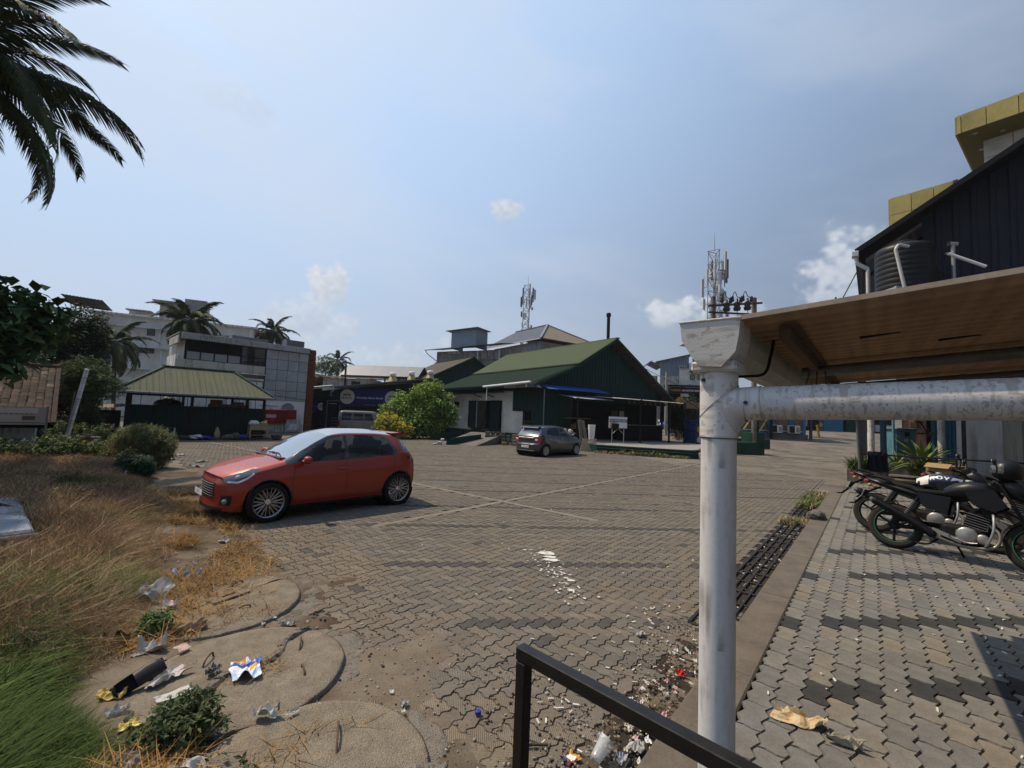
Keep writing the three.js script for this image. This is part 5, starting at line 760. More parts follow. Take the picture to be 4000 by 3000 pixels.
{
const p = frame('barn', 'large green metal barn with two pitched roof, white side wall and dark green gable', 'barn', BX, BZ, BA);
const L = 14.2, E = 3.95, K = [-3.8, 5.55], P = [-7.4, 7.8], RE = [-14.6, 3.5];
const lo = Math.hypot(K[0], K[1] - E), up = Math.hypot(P[0] - K[0], P[1] - K[1]), ri = Math.hypot(RE[0] - P[0], RE[1] - P[1]);
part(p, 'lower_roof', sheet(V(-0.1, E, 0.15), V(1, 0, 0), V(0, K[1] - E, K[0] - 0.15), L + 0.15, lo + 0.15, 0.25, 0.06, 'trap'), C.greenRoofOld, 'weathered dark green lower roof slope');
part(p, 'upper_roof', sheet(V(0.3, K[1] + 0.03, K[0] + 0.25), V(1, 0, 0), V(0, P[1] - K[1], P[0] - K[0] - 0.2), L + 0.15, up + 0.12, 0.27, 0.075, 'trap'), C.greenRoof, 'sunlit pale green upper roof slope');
part(p, 'far_roof', sheet(V(L + 0.4, RE[1], RE[0]), V(-1, 0, 0), V(0, P[1] - RE[1], P[0] - RE[0]), L + 0.2, ri, 0.2, 0.04, 'trap'), C.brownRoof);
part(p, 'ridge_cap', bar([0.2, P[1] + 0.06, P[0]], [L + 0.5, P[1] + 0.06, P[0]], 0.35, 0.07, 0.02), C.oliveRoof);
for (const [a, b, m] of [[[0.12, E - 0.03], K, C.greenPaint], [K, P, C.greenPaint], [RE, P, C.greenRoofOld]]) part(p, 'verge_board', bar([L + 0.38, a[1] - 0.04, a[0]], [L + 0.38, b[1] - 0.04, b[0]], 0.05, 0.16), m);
for (let i = 0; i < 10; i++) { const t = i / 9; part(p, 'roof_purlin', bar([L - 0.6, lerp(RE[1], P[1], t) - 0.12, lerp(RE[0], P[0], t)], [L + 0.35, lerp(RE[1], P[1], t) - 0.12, lerp(RE[0], P[0], t)], 0.07, 0.09), C.rustSteel); }
const gy = (q) => q < 3.8 ? lerp(E, K[1], q / 3.8) : q < 7.4 ? lerp(K[1], P[1], (q - 3.8) / 3.6) : lerp(P[1], RE[1], (q - 7.4) / 7.2);
const gx = L - 0.55;
part(p, 'gable_wall', sheet(V(gx, 0, -1.5), V(0, 0, -1), V(0, 1, 0), 12.6, 8, 0.3, 0.035, 'trap', (x) => [x > 2.4 ? 3.15 : 0.5, gy(x + 1.5) - 0.12]), C.greenWall);
part(p, 'gable_wall', box(gx - 0.08, 1.7, -8.6, 0.05, 3.3, 9.6), C.dark, 'dark lower gable behind the pergola');  // near-black colour stands in for the shade under the pergola roof
part(p, 'plinth', box(5.2, 0.32, -1.52, 12.6, 0.66, 0.3, 0.02), C.greenPaint); part(p, 'plinth', box(1.6, 0.66, -1.5, 5.4, 0.1, 0.3), C.cream);
const wy0 = 0.66, wy1 = 3.6, mW = C.plasterWhite;
const seg = (x0, x1, y0, y1) => part(p, 'white_wall', box((x0 + x1) / 2, (y0 + y1) / 2, -1.6, x1 - x0, y1 - y0, 0.2), mW);
seg(-0.9, 0.53, wy0, wy1); seg(0.53, 1.84, wy0, 2.37); seg(0.53, 1.84, 2.96, wy1); seg(1.84, 3.7, wy0, wy1); seg(3.7, 8.6, 3.02, wy1); seg(8.6, 11.35, 0.45, wy1);
part(p, 'window_opening', box(1.18, 2.66, -1.75, 1.3, 0.6, 0.06), C.dark); for (let k = 0; k < 4; k++) part(p, 'window_bar', box(0.75 + k * 0.3, 2.66, -1.62, 0.03, 0.58, 0.03), C.black);
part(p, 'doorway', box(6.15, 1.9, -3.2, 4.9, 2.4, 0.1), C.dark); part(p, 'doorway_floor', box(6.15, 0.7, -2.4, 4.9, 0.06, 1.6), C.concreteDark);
part(p, 'door_reveal', box(3.72, 1.9, -2.2, 0.06, 2.3, 1.4), C.stained); part(p, 'door_leaf', box(4.5, 1.92, -1.35, 1.45, 2.2, 0.06, 0.01), C.darkGreen); part(p, 'door_leaf', box(7.95, 1.85, -1.3, 1.3, 2.34, 0.06, 0.01), C.darkGreen); part(p, 'door_edge', box(5.24, 1.92, -1.3, 0.05, 2.2, 0.05), C.whiteTin);
part(p, 'stored_goods', [__lump(0.5, 0.3, 0.3, 41, 0.5).translate(6.6, 0.75, -2.2), box(6.9, 0.95, -2.0, 0.3, 0.4, 0.3, 0.02), box(7.2, 0.92, -2.1, 0.2, 0.36, 0.3, 0.02)], C.timberGrey); part(p, 'broom', cyl([5.6, 0.72, -1.9], [5.5, 1.9, -2.1], 0.02, 0.02, 6), C.timber);
part(p, 'lamp', box(6.4, 3.18, -1.35, 1.1, 0.06, 0.06), C.whiteTin); for (const x of [5.6, 7.4]) part(p, 'bracket', bar([x, 3.25, -1.5], [x, 3.62, -0.5], 0.06, 0.06), C.black);
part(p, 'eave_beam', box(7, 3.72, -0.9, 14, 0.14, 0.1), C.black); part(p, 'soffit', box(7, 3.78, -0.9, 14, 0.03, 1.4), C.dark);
part(p, 'gutter', cyl([8.6, E - 0.02, 0.22], [14.3, E + 0.12, 0.22], 0.085, 0.085, 10), C.whiteTin); part(p, 'downpipe', cyl([9.0, 2.95, 0.16], [9.0, E - 0.05, 0.16], 0.03, 0.03, 8), C.white);
part(p, 'corner_cladding', sheet(V(10.1, 2.25, -1.42), V(1, 0, 0), V(0, 1, 0), 3.55, 1.55, 0.2, 0.03, 'trap'), C.greenWall); part(p, 'corner_cladding', sheet(V(12.45, 0.4, -1.42), V(1, 0, 0), V(0, 1, 0), 1.2, 1.86, 0.2, 0.03, 'trap'), C.greenWall);
part(p, 'door_opening', box(11.9, 1.3, -1.6, 1.1, 1.9, 0.05), C.dark); const gr = part(p, 'grate_door', [box(11.4, 1.3, -1.45, 0.06, 1.9, 0.06), box(12.4, 1.3, -1.45, 0.06, 1.9, 0.06)], C.steel); for (let k = 0; k < 5; k++) part(gr, 'bar', box(11.9, 0.6 + k * 0.24, -1.45, 0.98, 0.03, 0.03), C.steelGrey); for (let k = 0; k < 4; k++) part(gr, 'bar', box(11.6 + k * 0.2, 1.0, -1.44, 0.02, 1.2, 0.02), C.steelGrey);
const aw = (q0, q1, y0, y1, x0, x1, m, nm) => part(p, nm, sheet(V(x1, y1, -q0), V(0, 0, -1), V(x0 - x1, y0 - y1, 0), q1 - q0, Math.hypot(x1 - x0, y1 - y0), 0.16, 0.028, 'trap'), m);
aw(0.9, 6.6, 4.05, 3.72, gx, gx + 1.1, C.blueRoof, 'blue_awning'); aw(2.6, 6.2, 3.45, 3.2, gx, gx + 1.9, C.whiteTin, 'white_awning'); aw(5.2, 14.6, 3.5, 3.3, gx, gx + 3.5, C.whiteTin, 'pergola_roof');
for (const [x, q, h] of [[gx + 3.45, 7.0, 3.4], [gx + 3.4, 10.2, 3.3], [gx + 3.4, 13.4, 3.3], [gx + 0.3, 13.6, 3.3], [gx + 1.8, 2.8, 3.2]]) part(p, 'post', box(x, h / 2 + 0.2, -q, 0.1, h - 0.3, 0.1), C.black);
for (let k = 0; k < 15; k++) part(p, 'hanging_lath', box(gx + 3.3, 3.1, -6 - k * 0.55, 0.03, 0.2, 0.12), C.rustSteel);
part(p, 'counter', box(gx + 1.4, 1.0, -9.6, 0.5, 1.1, 4.4, 0.02), C.dark); part(p, 'counter_top', box(gx + 1.45, 1.58, -9.4, 0.6, 0.05, 5.0), C.steelGrey);
part(p, 'notice', box(gx + 0.35, 2.3, -8.7, 0.03, 0.55, 0.5), M([0.3, 0.3, 0.25], { rough: 0.9 })); part(p, 'notice', box(gx + 0.35, 2.3, -7.9, 0.03, 0.5, 0.7), M([0.06, 0.065, 0.06], { rough: 0.9 }));
part(p, 'back_shelf', [box(gx + 0.3, 1.2, -4.2, 0.4, 0.06, 2.2), box(gx + 0.3, 1.9, -4.2, 0.4, 0.06, 2.2), __lump(0.15, 0.2, 0.3, 43, 0.4).translate(gx + 0.3, 1.23, -4.0)], C.timber);
const ch = solo('chimney_pipe', 'tall thin rusty black chimney pipe rising behind the barn ridge', 'chimney', [cyl([0, 4, 0], [0, 10.75, 0], 0.14, 0.135, 14), lathe([[0.135, 10.6], [0.2, 10.64], [0.2, 10.86], [0.16, 10.94], [0, 10.95]], 14)], M([0.03, 0.022, 0.018], { map: 'rust', size: 1.5, rough: 0.8 }), null, 7.98, 0, -37);
}
{
const [x, z] = barnW(-6.2 - 8, 0); const p = frame('rear_shed', 'smaller brown roofed shed with green gable behind the barn', 'shed', x, z, BA);
const L = 8, E = 4.5, P = [-7.4, 8.25], RE = [-12, 5.4], l1 = Math.hypot(P[0], P[1] - E), l2 = Math.hypot(RE[0] - P[0], RE[1] - P[1]);
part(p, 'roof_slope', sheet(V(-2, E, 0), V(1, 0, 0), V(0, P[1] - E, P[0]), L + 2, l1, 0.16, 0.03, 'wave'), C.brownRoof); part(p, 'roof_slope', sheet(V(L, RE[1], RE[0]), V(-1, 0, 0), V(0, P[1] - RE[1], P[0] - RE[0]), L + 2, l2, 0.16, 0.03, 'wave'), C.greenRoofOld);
part(p, 'gable_wall', sheet(V(L - 0.3, 0, -0.6), V(0, 0, -1), V(0, 1, 0), 11.2, 9, 0.3, 0.03, 'trap', (q) => [0, (q + 0.6 < 7.4 ? lerp(E, P[1], (q + 0.6) / 7.4) : lerp(P[1], RE[1], (q - 6.8) / 4.6)) - 0.08]), C.greenWall);
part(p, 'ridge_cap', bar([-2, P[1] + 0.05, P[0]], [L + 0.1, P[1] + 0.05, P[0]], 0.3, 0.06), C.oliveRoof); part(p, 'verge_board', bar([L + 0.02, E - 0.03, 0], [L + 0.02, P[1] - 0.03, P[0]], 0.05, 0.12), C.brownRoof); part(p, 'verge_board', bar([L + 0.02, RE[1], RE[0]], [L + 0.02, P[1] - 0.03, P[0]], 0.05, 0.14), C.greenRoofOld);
}
{
const p = thing('block_house', 'unplastered block house with a tin box on its roof behind the barn', 'building', -10.4, 0, -60, azRot(118));
part(p, 'block_wall', box(2.0, 5.1, -0.15, 4.1, 10.2, 0.3), C.cementGrey); part(p, 'block_wall', box(7.6, 5.1, -2.6, 7.2, 10.2, 4.8), M([0.25, 0.215, 0.19], { map: 'stain', size: 3, rough: 0.95 }));
const r = rng(21), bm = [0.9, 1, 1.12].map((k) => M([0.29 * k, 0.285 * k, 0.275 * k], { map: 'mottle', size: 1, rough: 0.95 }));
for (let j = 0; j < 7; j++) for (let i = 0; i < 10; i++) part(p, 'block', box(0.2 + (i + (j % 2) * 0.5) * 0.38, 8.3 + j * 0.2, 0.012, 0.36, 0.18, 0.03, 0.006), bm[Math.floor(r() * 3)]);
for (let k = 0; k < 6; k++) part(p, 'wall_panel', box(4.4 + k * 1.02, 9.5, -0.12, 0.94, 1.1, 0.06, 0.01), M([0.31, 0.265, 0.245], { map: 'stain', size: 2, rough: 0.9 }));
windowPart(p, 1.7, 9.75, 2.2, 0.45, 0.03, { nx: 3, frame: C.steel, glass: C.stained });
part(p, 'eave_roof', sheet(V(-1.4, 10.35, 0.9), V(1, 0.04, 0), V(0, 0.6, -4), 12.0, 4.1, 0.2, 0.03, 'trap'), C.zincDark); part(p, 'eave_gutter', bar([-1.4, 10.32, 0.95], [4.4, 10.55, 0.95], 0.1, 0.1), C.zinc); part(p, 'gutter_pipe', tube([[-1.3, 10.3, 0.9], [-1.2, 10.0, 0.8], [0.2, 8.8, 0.2]], 0.06, 6, 10), C.zinc);
for (const x of [6.7, 9.9]) part(p, 'downpipe', cyl([x, 6.5, 0.2], [x, 10.1, 0.2], 0.09, 0.09, 8), C.whiteTin);
const t = part(p, 'tin_box', [sheet(V(1.6, 10.7, -0.9), V(1, 0, 0), V(0, 1, 0), 4.0, 2.5, 0.3, 0.02, 'trap'), sheet(V(1.6, 10.7, -3.8), V(0, 0, 1), V(0, 1, 0), 2.9, 2.4, 0.3, 0.02, 'trap'), sheet(V(5.6, 10.7, -0.9), V(0, 0, -1), V(0, 1, 0), 2.9, 2.5, 0.3, 0.02, 'trap')], C.blueTin); part(t, 'box_roof', box(3.5, 13.25, -2.2, 5.2, 0.06, 3.6, 0, rotXYZ(0, 0, 0.05)), C.zincDark);
const q = thing('hip_roof_hall', 'hall with a rusty hipped tin roof rising behind the barn', 'building', 3.4, 0, -56, azRot(55));
const E = 12.0, T = 15.4, hm = Math.hypot(6, T - E); part(q, 'wall', box(6, 5.9, -6.5, 10.6, 11.8, 11), C.cementGrey);
part(q, 'roof_slope', sheet(V(0, E, -14), V(0, 0, 1), V(6, T - E, 0), 14, hm, 0.28, 0.04, 'trap', (x) => [0, Math.max(0.01, Math.min(hm, (14 - x) * hm / 6))]), C.zinc, 'grey slope of the hipped roof');
part(q, 'roof_slope', sheet(V(0, E, 0), V(1, 0, 0), V(0, T - E, -6), 12, hm, 0.28, 0.04, 'trap', (x) => [0, Math.max(0.01, Math.min(hm, x * hm / 6, (12 - x) * hm / 6))]), C.rustRoof, 'rust streaked hip of the roof');
part(q, 'roof_slope', sheet(V(12, E, 0), V(0, 0, -1), V(-6, T - E, 0), 14, hm, 0.28, 0.04, 'trap', (x) => [0, Math.max(0.01, Math.min(hm, x * hm / 6))]), C.rustRoof);
for (const x of [0, 12]) part(q, 'hip_cap', bar([x, E + 0.08, 0], [6, T + 0.1, -6], 0.3, 0.08), C.zinc); part(q, 'ridge_cap', bar([6, T + 0.08, -5.8], [6, T + 0.08, -14], 0.34, 0.08), C.zincDark);
part(q, 'eave_gutter', bar([-0.05, E - 0.05, 0.1], [-0.05, E - 0.05, -14], 0.12, 0.14), C.whiteTin); part(q, 'eave_gutter', bar([0, E - 0.05, 0.12], [12, E - 0.05, 0.12], 0.12, 0.12), C.rustSteel);
for (let k = 0; k < 4; k++) part(q, 'tin_panel', box(0.66, 11.0, -1.1 - k * 0.95, 0.06, 1.5, 0.9, 0.01), C.zinc); part(q, 'upper_wall', box(6, 11.2, -1.15, 10.7, 1.4, 0.12), C.dark);
{ const tt = canvasTex(64, 64, (g) => { g.fillStyle = '#14100f'; g.fillRect(0, 0, 64, 64); g.fillStyle = '#7c2218'; g.font = 'bold 58px sans-serif'; g.fillText('B', 12, 54); }); part(q, 'letter_panel', face(0.75, 10.0, 1.3, 1.2, -1.07), printed(1, 1, tt)); part(q, 'light_strip', box(3.4, 10.4, -1.06, 2.4, 0.5, 0.05), C.whiteTin); }
}
function mast(x, z, y0, y1, w, label, seed) {
const t = thing('radio_mast', label, 'radio mast', x, 0, z, 0.4), r = rng(seed), th = w * 0.04;
const at = (y) => w * (y > y1 - 6 ? 0.8 : 1), c = [[-0.5, -0.29], [0.5, -0.29], [0, 0.58]];
for (const [a, b] of c) part(t, 'leg', cyl([a * w, y0, b * w], [a * w * 0.85, y1, b * w * 0.85], th, th * 0.8, 6), C.galv);
const n = Math.round((y1 - y0) / (w * 1.1)); const g = [];
for (let i = 0; i < n; i++) { const ya = y0 + (y1 - y0) * i / n, yb = y0 + (y1 - y0) * (i + 1) / n; for (let k = 0; k < 3; k++) { const [a, b] = c[k], [d, e] = c[(k + 1) % 3]; g.push(bar([a * w * 0.95, ya, b * w * 0.95], [d * w * 0.95, yb, e * w * 0.95], th, th), bar([d * w * 0.95, ya, e * w * 0.95], [a * w * 0.95, yb, b * w * 0.95], th, th), bar([a * w * 0.95, yb, b * w * 0.95], [d * w * 0.95, yb, e * w * 0.95], th, th)); } }
const lat = part(t, 'lattice', g, C.galv); lat.userData.kind = 'stuff';
for (let k = 0; k < 26; k++) { const a = r() * 6.28, rr = w * (0.6 + 0.35 * r()), y = y1 - (k % 2 ? 1.2 + r() * 3.2 : 4 + r() * (y1 - y0) * 0.4), h = k % 2 ? 2.2 : 1.2; part(t, 'aerial', [box(Math.cos(a) * rr * 1.15, y, Math.sin(a) * rr * 1.15, 0.3, h, 0.2, 0.03), bar([Math.cos(a) * rr * 0.4, y, Math.sin(a) * rr * 0.4], [Math.cos(a) * rr * 1.1, y, Math.sin(a) * rr * 1.1], 0.1, 0.1), cyl([Math.cos(a) * rr, y - h * 0.7, Math.sin(a) * rr], [Math.cos(a) * rr, y + h * 0.6, Math.sin(a) * rr], 0.05, 0.05, 5)], k % 3 ? C.whiteTin : C.steelGrey); }
for (let k = 0; k < 3; k++) { const a = 0.6 + r() * 2.2, y = lerp(y1 - 5, y0 + (y1 - y0) * 0.3, k / 2), d = norm(new THREE.SphereGeometry(0.42, 14, 8, 0, 6.29, 0, 1.2)); d.rotateX(Math.PI / 2); d.translate(0, 0, -0.1); d.rotateY(a - 1); d.translate(Math.sin(a - 1) * w * 0.7, y, Math.cos(a - 1) * w * 0.7); part(t, 'dish', d, C.whiteTin); }
part(t, 'lightning_rod', cyl([0, y1, 0], [0, y1 + 2.2, 0], 0.05, 0.02, 5), C.galv); return t;
}
mast(2.65, -95, 6, 30.5, 1.7, 'lattice radio mast with aerials standing behind the rusty hipped roof', 5);
mast(22.9, -50, 3, 21.9, 1.4, 'tall lattice radio mast rising behind the white rain gutter', 6);
{
const poly = [[5.0, 25.6], [7.4, 24.5], [9.85, 23.75], [10.6, 24.4], [15.2, 33.0], [9.0, 38.0], [2.4, 29.9]];
const p = thing('terrace', 'raised terrace with green painted edge wall and pale paving in front of the barn', 'terrace');
const sh = prism(poly.map(([x, f]) => [x, f]), 0.42, 0, new THREE.Matrix4().makeBasis(V(1, 0, 0), V(0, 0, -1), V(0, 1, 0))); part(p, 'edge_wall', sh, C.greenPaint);
for (let i = 0; i < 2; i++) { const a = poly[i], b = poly[i + 1]; part(p, 'band', bar([a[0] + 0.0, 0.27, -a[1] + 0.02], [b[0], 0.27, -b[1] + 0.02], 0.09, 0.05, 0.015), C.greenPaint); }
const inn = poly.map(([x, f]) => { const cx = 8.4, cf = 29.5, d = Math.hypot(x - cx, f - cf); return [x + (cx - x) / d * 0.35, f + (cf - f) / d * 0.3]; });
part(p, 'paving', prism(inn, 0.03, 0.405, new THREE.Matrix4().makeBasis(V(1, 0, 0), V(0, 0, -1), V(0, 1, 0))), M([0.27, 0.26, 0.25], { map: 'stain', size: 0.8, bump: 0.004, rough: 0.95 }));
const ramp = (x0, f0, x1, f1, h0, h1, l) => { const t = thing('ramp_wall', l, 'wall', 0, 0, 0); const n = 8, pts = []; for (let i = 0; i <= n; i++) { const s = i / n; pts.push([lerp(x0, x1, s), lerp(h0, h1, Math.pow(s, 0.6)), -lerp(f0, f1, s)]); } const b = new MB(); for (let i = 0; i < n; i++) { const q = pts[i], w = pts[i + 1], d = 0.32; b.quad(V(q[0], 0, q[2]), V(w[0], 0, w[2]), V(...w), V(...q)); b.quad(V(...q), V(...w), V(w[0], w[1], w[2] - d), V(q[0], q[1], q[2] - d)); b.quad(V(q[0], 0, q[2] - d), V(q[0], q[1], q[2] - d), V(w[0], w[1], w[2] - d), V(w[0], 0, w[2] - d)); } const a = pts[0]; b.quad(V(a[0], 0, a[2] - 0.32), V(a[0], 0, a[2]), V(...a), V(a[0], a[1], a[2] - 0.32)); part(t, 'wall', b.geo(), C.greenPaint); };
ramp(-3.8, 26.7, -1.85, 28.4, 0.26, 0.62, 'near curved dark green ramp wall before the barn doors'); ramp(-5.6, 31.0, -3.4, 32.2, 0.3, 0.7, 'farther dark green ramp wall beside the big bush');
const rf = thing('ramp', 'earth and stone ramp leading up to the barn doors', 'ramp', 0, 0, 0); part(rf, 'slab', prism([[0, 0], [3.6, 0.66], [3.6, 0], [0, 0]].slice(0, 3).reverse(), 2.6, 0, new THREE.Matrix4().makeBasis(V(0.45, 0, -0.89), V(0, 1, 0), V(0.89, 0, 0.45)).setPosition(-4.3, 0.01, -27.6)), C.concreteDark);
const st = thing('stone_steps', 'rough stone block stack and steps beside the barn wall corner', 'steps', 0, 0, 0), r = rng(33); const bm = [[0.11, 0.105, 0.09], [0.15, 0.14, 0.12], [0.09, 0.088, 0.08]].map((c) => M(c, { map: 'mottle', size: 0.7, bump: 0.006, rough: 0.98 }));
for (let j = 0; j < 4; j++) for (let i = 0; i < 7 - j; i++) part(st, 'stone_block', box(-1.45 + i * 0.33 + (r() - 0.5) * 0.06, 0.1 + j * 0.2, -28.75 - i * 0.06 - j * 0.1, 0.3, 0.19, 0.28, 0.02, rotXYZ(0, (r() - 0.5) * 0.25, 0)), bm[Math.floor(r() * 3)]);
for (let k = 0; k < 4; k++) part(st, 'step', box(0.75, 0.09 + k * 0.17, -28.0 - k * 0.28, 1.3, 0.17, 0.3, 0.015, rotXYZ(0, -0.55, 0)), bm[1]);
part(st, 'yellow_block', box(-0.35, 0.1, -28.35, 0.32, 0.2, 0.25, 0.01), M([0.2, 0.19, 0.06], { rough: 0.9 }));
solo('rubble', 'small heap of broken bricks at the end of the near ramp wall', 'rubble', [box(-0.1, 0.1, 0, 0.25, 0.2, 0.2, 0.03), box(0.05, 0.3, 0, 0.2, 0.14, 0.2, 0.03, rotXYZ(0.2, 0.4, 0)), box(-0.35, 0.05, 0.1, 0.25, 0.08, 0.18, 0.02, rotXYZ(0, 0.8, 0.1))], C.stained, null, -4.05, 0, -26.5);
}
{
const gl = (q, o) => { const a = R(55); return [1.3 + q * Math.sin(a) + o * Math.cos(a), -28 - q * Math.cos(a) + o * Math.sin(a)]; };
{ const [x, z] = gl(4.0, 3.0); const s = thing('parking_sign', 'white CAR PARKING ONLY sign on a tubular stand on the terrace', 'sign', x, 0.44, z, azRot(72));
const t = canvasTex(512, 300, (g, W, H) => { g.fillStyle = '#b8bac6'; g.fillRect(0, 0, W, H); g.fillStyle = '#cfd0d8'; g.fillRect(0, 0, W, 60); g.fillStyle = '#2f4f63'; g.fillRect(0, 64, W, 76); g.fillStyle = '#d6dde0'; g.font = 'bold 56px sans-serif'; g.fillText('CAR PARKING ONLY', 14, 122, W - 28); g.fillStyle = '#c9b6b8'; g.fillRect(0, 140, W, 160); g.fillStyle = '#d9d9de'; g.fillRect(260, 150, 240, 140); });
part(s, 'board', box(0.55, 1.3, -0.02, 1.3, 0.72, 0.03), C.white); part(s, 'print', face(-0.1, 0.94, 1.3, 0.72, 0.0), printed(1, 1, t)); part(s, 'box', box(0.28, 1.06, 0.1, 0.42, 0.34, 0.2, 0.01, rotXYZ(0, 0, -0.1)), C.black);
for (const x0 of [0.1, 0.95]) part(s, 'leg', cyl([x0, 0, 0.02], [x0, 1.0, 0.02], 0.025, 0.025, 8), C.galv); part(s, 'brace', cyl([0.1, 0.55, 0.03], [0.5, 0.92, 0.03], 0.018, 0.018, 6), C.galv); part(s, 'brace', cyl([0.95, 0.55, 0.03], [0.55, 0.92, 0.03], 0.018, 0.018, 6), C.galv); }
{ const [x, z] = gl(2.55, 2.8); const t = thing('planter_pot', 'tall tapered white planter pot beside the leaning planks', 'pot', x, 0.44, z); part(t, 'body', lathe([[0, 0], [0.15, 0], [0.225, 1.08], [0.24, 1.1], [0.2, 1.1], [0.19, 1.0], [0, 0.98]], 4 * 6), C.white); }
{ const [x, z] = gl(1.85, 2.7); const t = thing('leaning_planks', 'two weathered planks leaning together under the white awning', 'planks', x, 0.44, z, azRot(60)); part(t, 'plank', box(-0.12, 0.68, 0, 0.24, 1.4, 0.05, 0.008, rotXYZ(0, 0, 0.16)), C.timberGrey); part(t, 'plank', box(0.14, 0.66, 0.06, 0.22, 1.36, 0.05, 0.008, rotXYZ(0, 0, 0.26)), C.timberGrey); }
{ const t = thing('slat_ramp', 'pale wooden slat ramp leaning against the terrace end beside the grey car', 'ramp', 4.55, 0, -26.2, azRot(100)); const m = M([0.36, 0.3, 0.25], { map: 'grain', size: 0.8, rough: 0.9 }); for (let k = 0; k < 13; k++) part(t, 'slat', box(0.0 + k * 0.012, 0.06 + k * 0.052, 0.2 - k * 0.03, 0.82, 0.036, 0.03, 0.004), m); for (const x of [-0.36, 0.4]) part(t, 'rail', bar([x, 0.02, 0.16], [x + 0.14, 0.72, -0.2], 0.05, 0.05), m); }
{ const [x, z] = gl(1.2, 2.1); const t = thing('trolley', 'small trolley with potted things in the dark under the awning', 'trolley', x, 0.44, z, azRot(60)); part(t, 'shelf', box(0, 0.55, 0, 0.9, 0.05, 0.4), C.stained); for (const q of [-0.4, 0.4]) part(t, 'leg', box(q, 0.28, 0, 0.05, 0.55, 0.36), C.steel); part(t, 'goods', [__lump(0.12, 0.16, 0.12, 51, 0.5).translate(-0.2, 0.58, 0), __lump(0.14, 0.12, 0.12, 52, 0.5).translate(0.2, 0.58, 0)], C.stained); }
}
{
const p = thing('iron_gate', 'black iron gate with spaced bars and coloured hexagon panels', 'gate', 12.55, 0.42, -31.9, azRot(75));
const W = 1.75, G = C.black;
for (const x of [0, W]) part(p, 'post', box(x, 1.45, 0, 0.12, 2.95, 0.12), G); for (const y of [0.12, 0.9, 1.35, 2.05]) part(p, 'rail', box(W / 2, y, 0, W, 0.05, 0.04), G); for (let k = 0; k < 15; k++) part(p, 'bar', box(0.1 + k * 0.11, 1.0, 0.0, 0.02, 1.9, 0.02), G);
part(p, 'banner', box(W / 2, 2.75, 0.02, W, 0.46, 0.05), C.tanBoard);
const hb = thing('hexagon_hoarding', 'hoarding with yellow, maroon, white and blue hexagons behind the gate', 'hoarding', 13.3, 0.42, -31.6, azRot(75)); part(hb, 'board', box(0.6, 0.72, -0.05, 1.25, 1.45, 0.04), M([0.04, 0.05, 0.07], { rough: 0.7 }));
[[0.25, 1.05, [0.45, 0.3, 0.06]], [0.75, 1.05, [0.05, 0.09, 0.09]], [0.5, 0.72, [0.22, 0.04, 0.05]], [0.98, 0.7, [0.5, 0.5, 0.5]], [0.25, 0.3, [0.55, 0.55, 0.53]], [0.75, 0.36, [0.05, 0.06, 0.09]]].forEach(([x, y, c]) => part(hb, 'hexagon', prism(Array.from({ length: 6 }, (_, k) => [x + 0.24 * Math.sin(k * Math.PI / 3), y + 0.24 * Math.cos(k * Math.PI / 3)]).reverse(), 0.02, 0.0), M(c, { map: 'stain', size: 0.8, rough: 0.7 })));
const bd = thing('blue_cabinet', 'tall blue cabinet standing just behind the iron gate', 'cabinet', 13.6, 0.42, -33.2, azRot(75)); part(bd, 'body', box(0.0, 0.8, 0, 0.75, 1.6, 0.5, 0.02), M([0.02, 0.08, 0.3], { rough: 0.6 })); part(bd, 'top', box(0.1, 1.66, 0, 1.3, 0.12, 0.7, 0.02), M([0.02, 0.09, 0.22], { rough: 0.6 })); part(bd, 'door', box(0, 0.8, 0.27, 0.6, 1.4, 0.03, 0.01), M([0.02, 0.07, 0.26], { rough: 0.6 }));
const pl = thing('black_pole', 'tall thin black pole on a concrete foot at the terrace corner', 'pole', 10.33, 0, -23.75); part(pl, 'shaft', box(0, 2.5, 0, 0.07, 4.4, 0.07), C.black); part(pl, 'foot', box(0, 0.16, 0, 0.34, 0.34, 0.3, 0.02), C.concrete); part(pl, 'arm', bar([0, 2.55, 0], [-0.9, 3.2, -0.4], 0.03, 0.03), C.black);
const pl2 = thing('black_pole', 'second black pole just behind the corner pole', 'pole', 10.95, 0, -24.4); part(pl2, 'shaft', box(0, 1.7, 0, 0.1, 3.4, 0.1), C.black);
}
for (const [x, z, h, l] of [[19.7, -49.5, 8.0, 'slim concrete utility pole beside the beauty clinic signboard'], [20.7, -49.8, 8.4, 'utility pole with cross arm before the beauty clinic'], [15.1, -43, 6.8, 'black steel post at the left edge of the tin clad house']]) { const y = gh(x, z), p = thing('utility_pole', l, 'pole', x, y, z); part(p, 'shaft', cyl([0, 0, 0], [0, h - y, 0], 0.16, 0.11, 10), C.cementGrey); if (h > 8.1) { part(p, 'cross_arm', box(0, h - y - 0.7, 0, 1.4, 0.1, 0.1), C.steel); part(p, 'cross_arm', box(0, h - y - 3.4, 0, 1.2, 0.1, 0.1), C.steel); } }
{ const W = [[[15.1, 4.2, -43], [19.7, 3.9, -49.4], [26, 3.9, -50]], [[15.1, 6.0, -43], [17, 5.4, -47], [20.7, 6.4, -49.6]], [[8.5, 7.4, -36], [13, 6.5, -41], [19.7, 5.6, -49.4]], [[15.1, 3.2, -43], [17.5, 2.6, -46], [20.7, 4.6, -49.6]]]; W.forEach((w, i) => solo('overhead_wire', ['slack wire along the beauty clinic front', 'wire from the steel post up to the utility pole', 'long thin wire from the barn roof to the utility pole', 'lowest sagging wire before the clinic'][i], 'wire', tube(w, 0.022, 5, 20), C.black)); }
